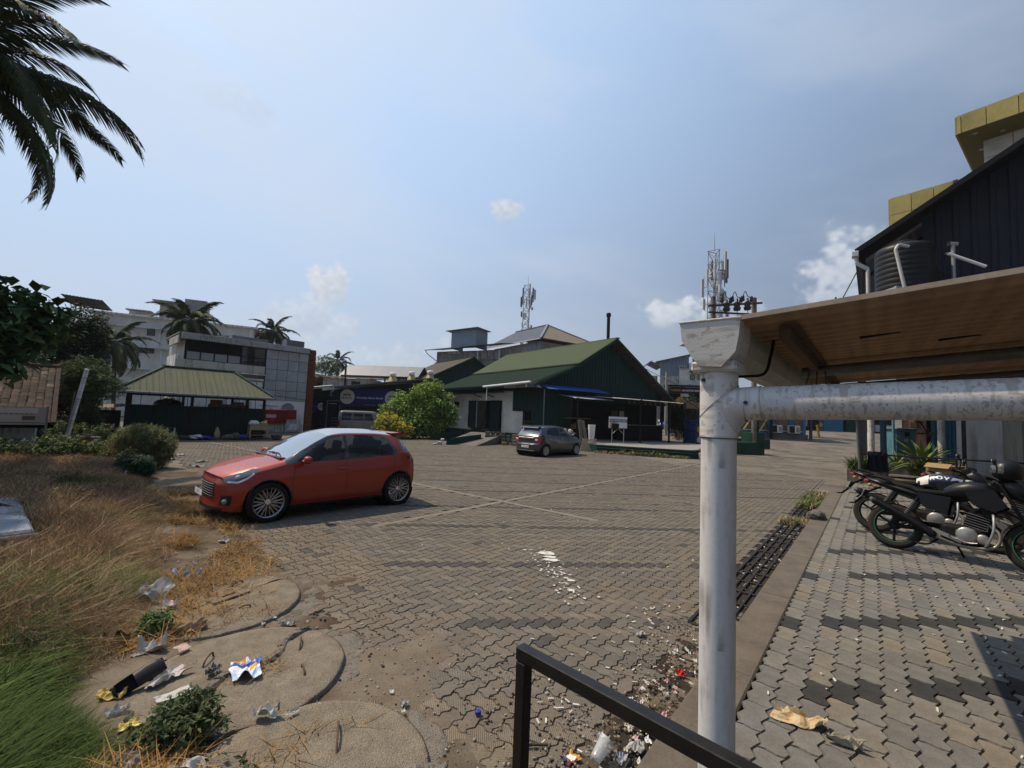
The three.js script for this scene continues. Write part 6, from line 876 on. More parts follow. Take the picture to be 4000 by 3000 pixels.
{
const p = frame('clinic_building', 'white and tin clad building with the black beauty clinic sign', 'building', 16.8, -50, 100);
part(p, 'wall', box(2.2, 4.2, -2.6, 5.4, 4.0, 5), C.cementGrey); part(p, 'tin_wall', sheet(V(0.0, 7.1, 0.02), V(1, 0, 0), V(0, 1, 0), 3.1, 2.5, 0.24, 0.04, 'trap', (x) => [0, 1.62 + x * 0.235]), C.blueTin); part(p, 'roof', prism([[-0.5, 8.62], [3.6, 9.62], [3.6, 9.72], [-0.5, 8.72]], 5, -4.6), C.zincDark);
part(p, 'block_band', box(1.2, 6.4, 0.03, 2.4, 1.4, 0.1), C.stained); part(p, 'white_front', box(3.6, 6.8, 0.15, 3.1, 2.3, 0.3), C.plasterWhite); part(p, 'upper_front', box(4.3, 8.2, 0.2, 2.4, 0.8, 0.5, 0.02), C.plasterWhite); part(p, 'vent_hole', cyl([3.5, 8.1, 0.44], [3.5, 8.1, 0.5], 0.09, 0.09, 12), C.black);
part(p, 'awning', sheet(V(3.1, 7.45, 0.9), V(1, 0, 0), V(0, 0.25, -0.7), 1.7, 0.75, 0.18, 0.05, 'trap'), C.black); windowPart(p, 4.0, 6.7, 0.45, 0.75, 0.32, {}); windowPart(p, 3.2, 6.7, 0.45, 0.6, 0.32, {});
const nm = part(p, 'roof_letters', box(2.35, 8.1, 0.4, 0.8, 0.36, 0.1, 0.01), C.stained); for (let k = 0; k < 4; k++) part(nm, 'letter', box(2.08 + k * 0.18, 8.1, 0.47, 0.1, 0.22, 0.03), C.concreteDark);
part(p, 'shop_front', box(2.8, 3.2, 0.0, 5.4, 3.9, 0.2), C.dark); part(p, 'sign_canopy', box(3, 6.0, 0.5, 5.2, 0.1, 1.1), C.black);
const t = canvasTex(1024, 150, (g, W, H) => { g.fillStyle = '#0b0b0c'; g.fillRect(0, 0, W, H); g.font = 'bold 70px serif'; g.fillStyle = '#d89a2a'; g.fillText('USHAS', 20, 100, 250); g.font = 'bold 62px sans-serif'; g.fillStyle = '#dcdcdc'; g.fillText('ADVANCED BEAUTY CLINIC', 290, 98, 715); });
const s = thing('clinic_sign', 'long black sign reading USHAS ADVANCED BEAUTY CLINIC', 'sign', 16.8 + 0.75, 0, -50 + 1.2, azRot(100)); part(s, 'board', box(2.2, 5.45, -0.05, 4.5, 0.66, 0.08), C.black); part(s, 'print', face(-0.04, 5.13, 4.48, 0.64, 0.0), printed(1, 1, t));
const c = thing('round_sign', 'round yellow sign hanging below the beauty clinic sign', 'sign', 16.8 + 1.78, 4.25, -48.5, azRot(100)); part(c, 'disc', (() => { const g = norm(new THREE.CylinderGeometry(0.46, 0.46, 0.08, 32)); g.rotateX(Math.PI / 2); return g; })(), M([0.55, 0.30, 0.03], { rough: 0.6 })); part(c, 'emblem', [box(0, 0.05, 0.06, 0.03, 0.8, 0.03), box(0, -0.06, 0.06, 0.8, 0.03, 0.03)], M([0.12, 0.06, 0.02], { rough: 0.7 }));
const n = thing('small_notice', 'small white notice board under the clinic sign', 'notice', 16.8 + 2.4, 4.98, -48.9, azRot(100)); part(n, 'panel', box(0, 0.0, 0, 0.85, 0.4, 0.04), C.white);
const y = thing('yellow_house', 'cream yellow house end with a balcony left of the tin clad wall', 'house', 15.3, 0, -51, azRot(98)); part(y, 'wall', box(0.55, 3.6, -1, 1.9, 7.2, 2), C.cream); part(y, 'roof', prism([[-0.7, 7.6], [0.6, 8.7], [1.8, 8.1], [1.8, 8.2], [0.6, 8.82], [-0.7, 7.72]], 3.2, -2.4), C.zincDark); windowPart(y, 0.0, 6.4, 0.55, 0.6, 0.04, {}); part(y, 'balcony', box(0.1, 5.9, 0.3, 1.3, 0.1, 0.6), C.plaster); part(y, 'red_eave', box(1.0, 5.6, 0.3, 1.4, 0.16, 0.5), M([0.3, 0.06, 0.04], { rough: 0.8 }));
const st = thing('concrete_stub', 'pale concrete cantilever slab with rods beside the rain gutter', 'slab', 19.2, 10.2, -50, azRot(95)); part(st, 'slab', prism([[0, 0.7], [2.4, 0.75], [2.4, 0.0], [1.0, 0.1], [0.9, 0.5], [0, 0.6]].reverse(), 2, -1), C.stained); part(st, 'column', box(2.0, -3, -0.4, 0.9, 7, 1.2), C.stained); for (let k = 0; k < 4; k++) part(st, 'rod', cyl([0.2 + k * 0.4, 0.7, 0], [0.2 + k * 0.4, 1.15, 0], 0.02, 0.02, 4), C.rustSteel);
const b1 = thing('blue_scooter', 'small blue scooter parked in the shade before the clinic', 'scooter', 16.0, gh(16, -46), -46, -0.2); part(b1, 'body', __lump(0.7, 0.45, 0.25, 61, 0.3).translate(0, 0.3, 0), M([0.03, 0.10, 0.32], { rough: 0.3, clear: 0.5 })); for (const x of [-0.55, 0.55]) { const g = norm(new THREE.TorusGeometry(0.2, 0.06, 8, 20)); g.translate(x, 0.26, 0); part(b1, 'wheel', g, C.tyre); } part(b1, 'handlebar', [cyl([0.45, 0.6, 0], [0.35, 1.1, 0], 0.04, 0.04, 8), cyl([0.35, 1.1, -0.3], [0.35, 1.1, 0.3], 0.03, 0.03, 8)], C.black);
const b2 = thing('shield_board', 'small pale shield shaped board on a stand before the clinic', 'board', 18.0, gh(18, -46), -46); part(b2, 'panel', prism([[-0.4, 1.4], [-0.4, 0.9], [0, 0.55], [0.4, 0.9], [0.4, 1.4]], 0.04, 0), C.stained); part(b2, 'leg', box(0, 0.3, 0.02, 0.05, 0.6, 0.04), C.steel);
}
{
const p = frame('blue_shop', 'bright blue shop front with brown boarded bays and air conditioners', 'building', 22.6, -43.6, 97);
const y = gh(25, -44) - 0.05; part(p, 'base', box(3.0, y + 0.2, -0.9, 6.4, 0.5, 2), C.concreteDark); part(p, 'wall', box(3.0, y + 1.9, -1.2, 6.2, 3.6, 2), C.blueWall); part(p, 'roof', box(3.2, y + 3.75, -0.8, 7.4, 0.12, 3.6), C.zincDark);
for (const [x, w] of [[0.35, 1.1], [1.75, 1.1], [3.55, 1.5], [5.3, 1.05]]) part(p, 'boarded_bay', box(x + w / 2 - 0.2, y + 1.75, -0.17, w, 2.2, 0.06, 0.01), C.tanBoard); for (const x of [0, 1.35, 2.75, 4.7, 5.95]) part(p, 'pilaster', box(x, y + 1.6, -0.1, 0.22, 3.0, 0.22, 0.02), C.blueWall);
part(p, 'skirting', box(3.0, y + 0.72, -0.12, 6.0, 0.06, 0.1), C.white); part(p, 'post', box(6.3, y + 1.8, 0.4, 0.2, 3.6, 0.2), C.steel); for (const x of [1.35, 2.6]) part(p, 'post', box(x, y + 1.6, 0.7, 0.22, 3.3, 0.2), C.black);
for (const [a, b] of [[[0.0, 0.6], [1.1, 2.3]], [[1.5, 0.6], [2.5, 2.3]]]) part(p, 'cross_brace', bar([a[0], y + a[1], 0.72], [b[0], y + b[1], 0.72], 0.08, 0.1), M([0.5, 0.42, 0.22], { rough: 0.8 })); part(p, 'cross_brace', bar([0, y + 2.3, 0.74], [1.2, y + 0.6, 0.74], 0.06, 0.06), C.steel); part(p, 'cross_brace', bar([1.5, y + 2.3, 0.74], [2.6, y + 0.6, 0.74], 0.06, 0.06), C.steel);
[['white air conditioner unit left of the two on the blue shop', 3.0], ['white air conditioner unit right of the two on the blue shop', 4.6]].forEach(([l, x]) => { const a = R(97); const u = thing('air_conditioner', l, 'air conditioner', 22.6 + x * Math.sin(a), y + 0.55, -43.6 - x * Math.cos(a) + 0.35, azRot(97)); part(u, 'casing', box(0.15, 0.37, 0, 1.0, 0.74, 0.4, 0.02), M([0.6, 0.6, 0.58], { rough: 0.6 })); part(u, 'fan_grille', box(-0.08, 0.37, 0.2, 0.5, 0.66, 0.03, 0.01), C.black); part(u, 'panel', box(0.45, 0.35, 0.2, 0.3, 0.5, 0.03, 0.01), M([0.3, 0.24, 0.2], { rough: 0.7 })); part(u, 'bracket', box(0.15, -0.05, 0, 1.0, 0.06, 0.4), C.steel); });
const by = thing('yellow_bollard', 'leaning yellow pole in the road beside the red brick heap', 'bollard', 32.4, gh(32, -46.6), -46.6); part(by, 'post', cyl([0.12, -0.1, 0], [-0.1, 1.25, 0], 0.12, 0.11, 10), M([0.45, 0.29, 0.03], { map: 'stain', size: 0.6, rough: 0.7 }));
const rb = thing('brick_heap', 'small heap of red bricks in the road', 'bricks', 29.6, gh(29, -45.6), -45.6), r = rng(71); for (let k = 0; k < 22; k++) part(rb, 'brick', box((r() - 0.5) * 1.6 * (1 - k / 40), 0.06 + k * 0.016, (r() - 0.5) * 0.7, 0.24, 0.1, 0.12, 0.01, rotXYZ(0, r() * 3, (r() - 0.5) * 0.4)), M([0.2 + r() * 0.08, 0.06, 0.04], { rough: 0.95 }));
}
{
const x0 = 38.5, z0 = -62, y = 1.5, p = frame('far_shop_row', 'far row of dark and blue shop fronts across the road', 'building', x0, z0, 94);
part(p, 'wall', box(7.5, y + 1.6, -1.5, 17, 3.6, 3), C.dark); part(p, 'roof', box(7.5, y + 3.5, -1, 18, 0.12, 5), C.zincDark); part(p, 'blue_shutter', box(6.4, y + 1.2, 0.05, 2.6, 2.6, 0.08), M([0.04, 0.20, 0.33], { map: 'streak', size: 2, rough: 0.7 })); part(p, 'poster', box(1.4, y + 1.3, 0.05, 0.9, 1.0, 0.05), M([0.03, 0.10, 0.18], { rough: 0.7 })); part(p, 'poster', box(1.45, y + 1.35, 0.09, 0.25, 0.45, 0.03), C.stained); part(p, 'white_panel', box(2.1, y + 1.5, 0.05, 0.5, 1.8, 0.06), C.plaster); part(p, 'white_panel', box(2.8, y + 1.5, 0.05, 0.3, 1.8, 0.06), C.stained); part(p, 'round_board', box(4.75, y + 1.0, 0.06, 0.6, 2.0, 0.06), M([0.14, 0.1, 0.08], { rough: 0.8 })); { const g = norm(new THREE.CylinderGeometry(0.26, 0.26, 0.05, 20)); g.rotateX(Math.PI / 2); g.translate(4.75, y + 0.9, 0.1); part(p, 'round_emblem', g, M([0.4, 0.33, 0.18], { rough: 0.8 })); } part(p, 'dark_green_panel', box(8.7, y + 0.8, 0.05, 1.2, 1.7, 0.06), C.greenPaint); part(p, 'doorstep', box(7, y - 0.1, 0.7, 16, 0.3, 1.4), C.concreteDark);
const w = frame('low_wall', 'pale low wall with weeds beyond the far shops', 'wall', 50, -60, 92); part(w, 'wall', box(3, 2.2, 0, 7, 0.9, 0.3), C.stained);
}
{ const b = thing('green_block', 'dark green concrete block and low wall at the road side of the terrace', 'block', 15.2, 0, -29.0, azRot(84)); part(b, 'block', box(1.0, 0.72, -0.4, 0.85, 1.45, 1.2, 0.02), C.greenPaint); part(b, 'low_wall', box(0.1, 0.4, -0.3, 1.6, 0.8, 1.2, 0.02), C.greenPaint); part(b, 'rear_wall', box(3.0, 0.4, -4.5, 4.2, 1.0, 0.5, 0.02), C.greenPaint);
const pr = thing('prop_pole', 'thin dark prop pole leaning against the blue shop awning', 'pole', 19.5, 0.25, -36.0); part(pr, 'shaft', cyl([0.3, 0, 0], [-1.0, 3.0, -1.5], 0.05, 0.05, 8), C.black); }
{
const fx = 12.0, fz = -15.3, az = 129.3, a = R(az); const at = (lx, lz) => [fx + lx * Math.sin(a) + lz * Math.cos(a), fz - lx * Math.cos(a) + lz * Math.sin(a)];
const p = frame('shop_building', 'two storey shop building with black ribbed upper wall and sloping roof edge', 'building', fx, fz, az);
const blk = M([0.022, 0.026, 0.036], { map: 'streak', size: 2, rough: 0.6 }), gl = M([0.2, 0.21, 0.22], { map: 'stain', size: 2, rough: 0.8 });
const vy = (x) => 8.05 + x * 0.645;
part(p, 'upper_wall', sheet(V(1.87, 5.9, -0.5), V(1, 0, 0), V(0, 1, 0), 9, 12, 0.42, 0.05, 'trap', (x) => [0, vy(x + 1.87) - 5.95]), blk);
part(p, 'corner_wall', [prism([[0.25, 5.9], [1.87, 5.9], [1.87, vy(1.87) - 0.1], [0.25, vy(0.25) - 0.15]], 0.06, -1.2)], gl); part(p, 'corner_post', box(0.25, 7.0, -0.5, 0.1, 2.4, 0.1), blk); part(p, 'side_wall', box(0.22, 6.9, -5, 0.08, 2.3, 9), blk); part(p, 'corner_post', box(1.85, 7.5, -0.5, 0.08, 3.4, 0.1), blk);
part(p, 'brace', bar([0.4, 7.6, -1.1], [1.85, 8.7, -1.1], 0.06, 0.08), C.black); part(p, 'brace', bar([1.0, 8.2, -1.08], [1.85, 8.4, -1.08], 0.06, 0.06), C.black); part(p, 'brace', bar([1.1, 7.2, -1.08], [1.1, 8.2, -1.08], 0.05, 0.05), C.black);
part(p, 'roof_edge', bar([0.05, vy(0.05) + 0.04, 0.3], [11, vy(11) + 0.04, 0.3], 0.1, 0.16), C.black); part(p, 'roof', prism([[0.0, vy(0)], [11, vy(11)], [11, vy(11) + 0.07], [0, vy(0) + 0.07]], 9, -8.8), C.zincDark); part(p, 'roof_soffit', prism([[0.0, vy(0) - 0.06], [11, vy(11) - 0.06], [11, vy(11) - 0.03], [0, vy(0) - 0.03]], 1.2, -0.9), C.black);
part(p, 'gutter_head', box(0.02, 8.02, 0.25, 0.2, 0.2, 0.3, 0.02), C.whiteTin); part(p, 'downpipe', tube([[0.04, 7.95, 0.25], [0.06, 7.7, 0.25], [0.36, 7.45, 0.25], [0.36, 5.9, 0.25]], 0.065, 10, 24, false, true), C.pvc);
part(p, 'slab', box(5.5, 5.75, -4.5, 11, 0.3, 11), C.cementGrey); part(p, 'cable', tube([[1.9, 7.3, -0.3], [3.4, 6.6, -0.35], [5, 6.3, -0.4]], 0.014, 5, 12), C.black); part(p, 'stay_rod', bar([0.05, 7.4, 0.2], [-0.5, 6.2, 0.2], 0.03, 0.03), C.steel); part(p, 'stay_rod', bar([-0.55, 5.7, 0.2], [-0.55, 6.6, 0.2], 0.05, 0.05), C.steel);
for (const [x, z] of [[0.1, 0.3], [0.1, -6], [0.1, -11.5], [3.9, 0.3], [3.6, -9]]) part(p, 'post', box(x, 2.85, z, 0.14, 5.6, 0.14), C.steel);
const [tx, tz] = at(1.28, 0.95); const t = thing('water_tank', 'black ribbed plastic water tank on a steel stand above the brown roof', 'water tank', tx, 6.1, tz);
const prof = [[0, 0.22], [0.72, 0.22]]; for (let k = 0; k < 8; k++) { const y = 0.25 + k * 0.165; prof.push([0.745, y], [0.76, y + 0.03], [0.76, y + 0.10], [0.745, y + 0.13]); } prof.push([0.745, 1.57], [0.70, 1.63], [0.45, 1.74], [0, 1.78]); part(t, 'body', lathe(prof, 40), M([0.009, 0.009, 0.01], { rough: 0.45 })); part(t, 'lid', lathe([[0, 1.74], [0.26, 1.74], [0.27, 1.83], [0.2, 1.87], [0, 1.88]], 24), C.black); part(t, 'inlet', box(0.35, 1.72, 0.2, 0.22, 0.14, 0.2, 0.02), C.black);
part(t, 'stand', [bar([-0.85, 0.15, 0.6], [0.85, 0.15, 0.6], 0.07, 0.12), bar([-0.85, 0.15, -0.6], [0.85, 0.15, -0.6], 0.07, 0.12), box(-0.8, 0.0, 0.6, 0.08, 0.3, 0.08), box(0.8, 0.0, 0.6, 0.08, 0.3, 0.08), bar([-0.8, 0.15, -0.6], [-0.8, 0.15, 0.6], 0.07, 0.1), bar([0.8, 0.15, -0.6], [0.8, 0.15, 0.6], 0.07, 0.1)], C.galv);
part(t, 'pipe', tube([[-0.55, 1.4, 0.75], [-0.85, 1.45, 0.75], [-0.95, 1.3, 0.75], [-0.75, -0.1, 0.85]], 0.045, 8, 30, false, true), C.pvc); part(t, 'pipe', tube([[1.05, -0.1, 0.5], [1.05, 1.65, 0.5]], 0.05, 8, 4), C.galv); part(t, 'pipe', tube([[0.92, 1.65, 0.5], [1.18, 1.65, 0.5]], 0.06, 8, 4), C.galv); part(t, 'pipe', tube([[0.7, 1.25, 0.7], [1.5, 0.78, 1.0]], 0.045, 8, 6), C.white); part(t, 'pipe', tube([[0.75, 1.3, 0.55], [1.05, 1.36, 0.5]], 0.03, 6, 4), C.galv);
}
{
const p = frame('yellow_block', 'tall building with yellow panel bands rising above the black wall', 'building', 22.7, -22, 143), yl = [0.94, 1, 1.06].map((k) => M([0.36 * k, 0.31 * k, 0.105 * k], { map: 'mottle', size: 4, rough: 0.55 })), r = rng(81);
part(p, 'fascia_core', box(5, 18.0, -2.8, 10.0, 0.9, 5.4), M([0.10, 0.085, 0.03], { rough: 0.7 }));
const xs = [0, 0.16, 1.06, 2.14, 3.2, 4.3, 5.4, 6.5, 7.6, 8.7]; for (let i = 0; i + 1 < xs.length; i++) part(p, 'fascia_panel', box((xs[i] + xs[i + 1]) / 2, 18.0, -0.05, xs[i + 1] - xs[i] - 0.025, 0.98, 0.08, 0.006), yl[Math.floor(r() * 3)]); for (let i = 0; i < 5; i++) part(p, 'fascia_panel', box(-0.04, 18.0, -0.6 - i * 1.08, 0.08, 0.98, 1.05, 0.006), yl[Math.floor(r() * 3)]);
part(p, 'soffit', box(5, 17.5, -2.8, 10.0, 0.06, 5.5), M([0.13, 0.11, 0.045], { rough: 0.8 })); for (let i = 0; i < 5; i++) part(p, 'soffit_lamp', lathe([[0, 17.46], [0.1, 17.46], [0.1, 17.47]], 14, 0.6 + (i % 3) * 0.9, 0, -0.5 - i * 0.7), C.galv);
part(p, 'wall', box(5.6, 9, -3.8, 9.0, 17, 4), C.plaster); const gm = M([0.55, 0.55, 0.56], { map: 'mottle', size: 3, rough: 0.6 }); for (let i = 0; i < 5; i++) for (let j = 0; j < 3; j++) part(p, 'wall_panel', box(1.28 + i * 1.05, 17.0 - j * 1.0, -1.72, 1.02, 0.97, 0.06, 0.006), gm); for (let j = 0; j < 3; j++) for (let i = 0; i < 3; i++) part(p, 'wall_panel', box(1.04, 17.0 - j * 1.0, -2.3 - i * 1.05, 0.06, 0.97, 1.02, 0.006), gm);
const q = frame('yellow_block', 'lower yellow panelled parapet with a dark stain above the black wall', 'building', 19.1, -22, 143); part(q, 'wall', box(5, 6.4, -3.1, 9.9, 12.8, 5.6), C.plaster); part(q, 'core', box(5, 13.0, -2.9, 9.9, 1.7, 5.4), M([0.10, 0.085, 0.03], { rough: 0.7 }));
const qs = [0, 0.84, 1.66, 2.52, 3.42, 4.3, 5.2, 6.1, 7.0]; for (let i = 0; i + 1 < qs.length; i++) for (let j = 0; j < 2; j++) part(q, 'parapet_panel', box((qs[i] + qs[i + 1]) / 2, j ? 13.42 : 12.52, -0.05, qs[i + 1] - qs[i] - 0.022, j ? 0.9 : 0.86, 0.08, 0.006), yl[Math.floor(r() * 3)]); for (let i = 0; i < 5; i++) part(q, 'parapet_panel', box(-0.04, 13.0, -0.6 - i, 0.08, 1.76, 0.97, 0.006), yl[1]); part(q, 'low_panel', box(-0.3, 11.6, -0.6, 0.5, 0.9, 1.0, 0.01), yl[0]); part(q, 'stain', box(2.42, 13.66, 0.0, 0.16, 0.44, 0.02), M([0.07, 0.055, 0.03], { map: 'stain', size: 0.4, rough: 0.9 }));
}
{
const K = (kx, kz) => k2w(kx, kz);
const wl = thing('shop_wall', 'pale shaded shop side wall with grilles behind the motorcycles', 'wall', 0, 0, 0, -KA);
part(wl, 'wall', box(4.5, 1.7, -14, 0.2, 3.4, 30), M([0.30, 0.29, 0.25], { map: 'stain', size: 2.5, rough: 0.9 })); for (let i = 0; i < 5; i++) part(wl, 'shutter', box(4.36, 1.4, -24 + i * 2.6, 0.08, 2.6, 1.7, 0.01), i % 2 ? C.dark : M([0.16, 0.14, 0.145], { map: 'streak', size: 1.2, rough: 0.8 }));  // wall runs on unseen past the camera to darken ambient from the right
for (let i = 0; i < 6; i++) part(wl, 'window_bar', bar([4.3, 1.35 + i * 0.28, -14.6], [4.3, 1.5 + i * 0.28, -10], 0.03, 0.03), C.black); for (let i = 0; i < 4; i++) part(wl, 'window_bar', box(4.28, 1.9, -14 + i * 1.1, 0.03, 1.8, 0.03), C.black);
const bw = thing('back_wall', 'dark back wall of the shop verandah with a blue door', 'wall', 0, 0, 0, -KA); part(bw, 'wall', box(3.6, 1.8, -29.2, 5.0, 3.6, 0.2), C.dark); part(bw, 'pink_wall', box(1.55, 1.6, -29.05, 0.9, 3.2, 0.12), M([0.38, 0.22, 0.17], { map: 'stain', size: 1, rough: 0.9 })); part(bw, 'white_strip', box(0.95, 1.6, -29.0, 0.35, 3.2, 0.16), C.plasterWhite); part(bw, 'door', sheet(V(2.15, 0.15, -28.9), V(1, 0, 0), V(0, 1, 0), 0.85, 2.8, 0.14, 0.02, 'trap'), M([0.035, 0.13, 0.21], { map: 'streak', size: 1, rough: 0.6 })); part(bw, 'pipework', [tube([[1.3, 1.9, -28.9], [1.7, 2.1, -28.9], [1.6, 2.4, -28.9], [1.9, 2.4, -28.9]], 0.05, 6, 12), box(1.55, 2.25, -28.9, 0.3, 0.3, 0.12, 0.02)], C.rustSteel);
const post = (n, l, kx, kz, h, r, m, y = 0.15) => { const [x, z] = K(kx, kz); solo(n, l, 'post', cyl([0, 0, 0], [0, h, 0], r, r, 12), m, null, x, y, z); };
post('white_post', 'slim white painted post left of the blue pipe', -0.05, -24.2, 3.4, 0.12, M([0.6, 0.58, 0.56], { map: 'stain', size: 0.8, rough: 0.7 })); post('blue_pipe_post', 'dark blue pipe post right beside the white post', 0.35, -24.4, 3.4, 0.11, M([0.035, 0.075, 0.11], { rough: 0.6 })); post('white_post', 'white post with a dark stripe before the dark shop opening', 2.2, -25.4, 3.4, 0.12, M([0.55, 0.53, 0.48], { map: 'stain', size: 0.8, rough: 0.8 })); post('blue_stay', 'thin pale blue leaning stay beside the meter cabinet', 0.7, -25.2, 3.2, 0.05, M([0.10, 0.24, 0.33], { rough: 0.6 }));
{ const [x, z] = K(0.78, -26.4); const c = thing('meter_cabinet', 'grey blue electric meter cabinet on legs beside the big leafy plant', 'cabinet', x, 0.15, z, azRot(84)); const m = M([0.10, 0.22, 0.29], { map: 'stain', size: 1, rough: 0.55 }); part(c, 'body', box(0.5, 1.15, -0.2, 1.05, 1.4, 0.45, 0.015), m); part(c, 'roof', box(0.5, 1.88, -0.15, 1.2, 0.06, 0.7, 0.01), m); part(c, 'door', box(0.5, 1.5, 0.04, 0.98, 0.66, 0.03, 0.006), m); part(c, 'door', box(0.5, 0.8, 0.04, 0.98, 0.66, 0.03, 0.006), m); part(c, 'meter_window', box(0.55, 1.64, 0.065, 0.24, 0.2, 0.03, 0.01), C.black); part(c, 'label_plate', box(0.5, 1.36, 0.06, 0.2, 0.14, 0.012), C.stained); for (const q of [0.04, 0.96]) part(c, 'leg', box(q, 0.2, -0.2, 0.06, 0.45, 0.06), C.steel); part(c, 'conduit', tube([[1.0, 1.7, 0.1], [1.3, 1.75, 0.2], [1.35, 2.0, 0.1], [0.8, 2.6, 0]], 0.03, 6, 16), C.black); }
{ const t = thing('railing', 'low dark pipe railing across the walk behind the motorcycles', 'railing', 0, 0.15, 0); const [ax, azz] = K(-0.32, -18.5), [bx, bz] = K(4.2, -20.2); part(t, 'post', cyl([ax, 0, azz], [ax - 0.1, 2.2, azz], 0.04, 0.04, 8), C.steelGrey); part(t, 'rail', cyl([ax, 0.98, azz], [bx, 0.95, bz], 0.03, 0.03, 8), C.steel); const [mx, mz] = K(2.0, -19.4); part(t, 'post', cyl([mx, 0, mz], [mx, 0.96, mz], 0.03, 0.03, 8), C.steel); part(t, 'lamp_shade', lathe([[0.0, 2.26], [0.12, 2.24], [0.2, 2.1], [0.19, 2.08], [0, 2.18]], 18, ax - 0.1, 0, azz), C.stained); }
{ const [x, z] = K(0.12, -18.7); const g = new THREE.PlaneGeometry(0.55, 0.6, 30, 8); const p = g.attributes.position; for (let i = 0; i < p.count; i++) p.setZ(i, 0.06 * Math.sin(p.getX(i) * 38 + p.getY(i) * 4) + 0.05); g.computeVertexNormals(); solo('black_jacket', 'black jacket hung over the low railing', 'jacket', [norm(g), norm(g.clone().rotateY(Math.PI).translate(0, 0.05, 0))], M([0.012, 0.012, 0.018], { rough: 0.8 }), null, x, 0.15 + 0.72, z, -0.3); }
const trough = (n, l, kx, kz, w, d, h, m) => { const [x, z] = K(kx, kz); const t = thing(n, l, 'planter', x, 0.15, z, -KA); part(t, 'wall', [box(0, h / 2, d / 2, w, h, 0.08), box(0, h / 2, -d / 2, w, h, 0.08), box(w / 2, h / 2, 0, 0.08, h, d - 0.09), box(-w / 2, h / 2, 0, 0.08, h, d - 0.09)], m); part(t, 'soil', box(0, h - 0.08, 0, w - 0.1, 0.04, d - 0.1), C.soil); };
trough('planter', 'low stone planter of grass at the start of the railing', -0.15, -19.4, 1.0, 0.8, 0.42, C.concreteDark); trough('planter', 'long concrete planter under the big leafy plant', 1.7, -24.6, 2.6, 0.9, 0.45, C.concreteDark);
{ const [x, z] = K(2.05, -22.3); const t = thing('carton', 'open brown carton behind the motorcycle tank', 'carton', x, 0.15, z, 0.4); const m = M([0.3, 0.21, 0.11], { rough: 0.9 }); part(t, 'side', [box(0, 0.3, 0.35, 1.1, 0.6, 0.02), box(0, 0.3, -0.35, 1.1, 0.6, 0.02), box(0.55, 0.3, 0, 0.02, 0.6, 0.68), box(-0.55, 0.3, 0, 0.02, 0.6, 0.68)], m); part(t, 'flap', box(-0.6, 0.6, 0, 0.3, 0.02, 0.68, 0, rotXYZ(0, 0, 0.5)), m); }
}
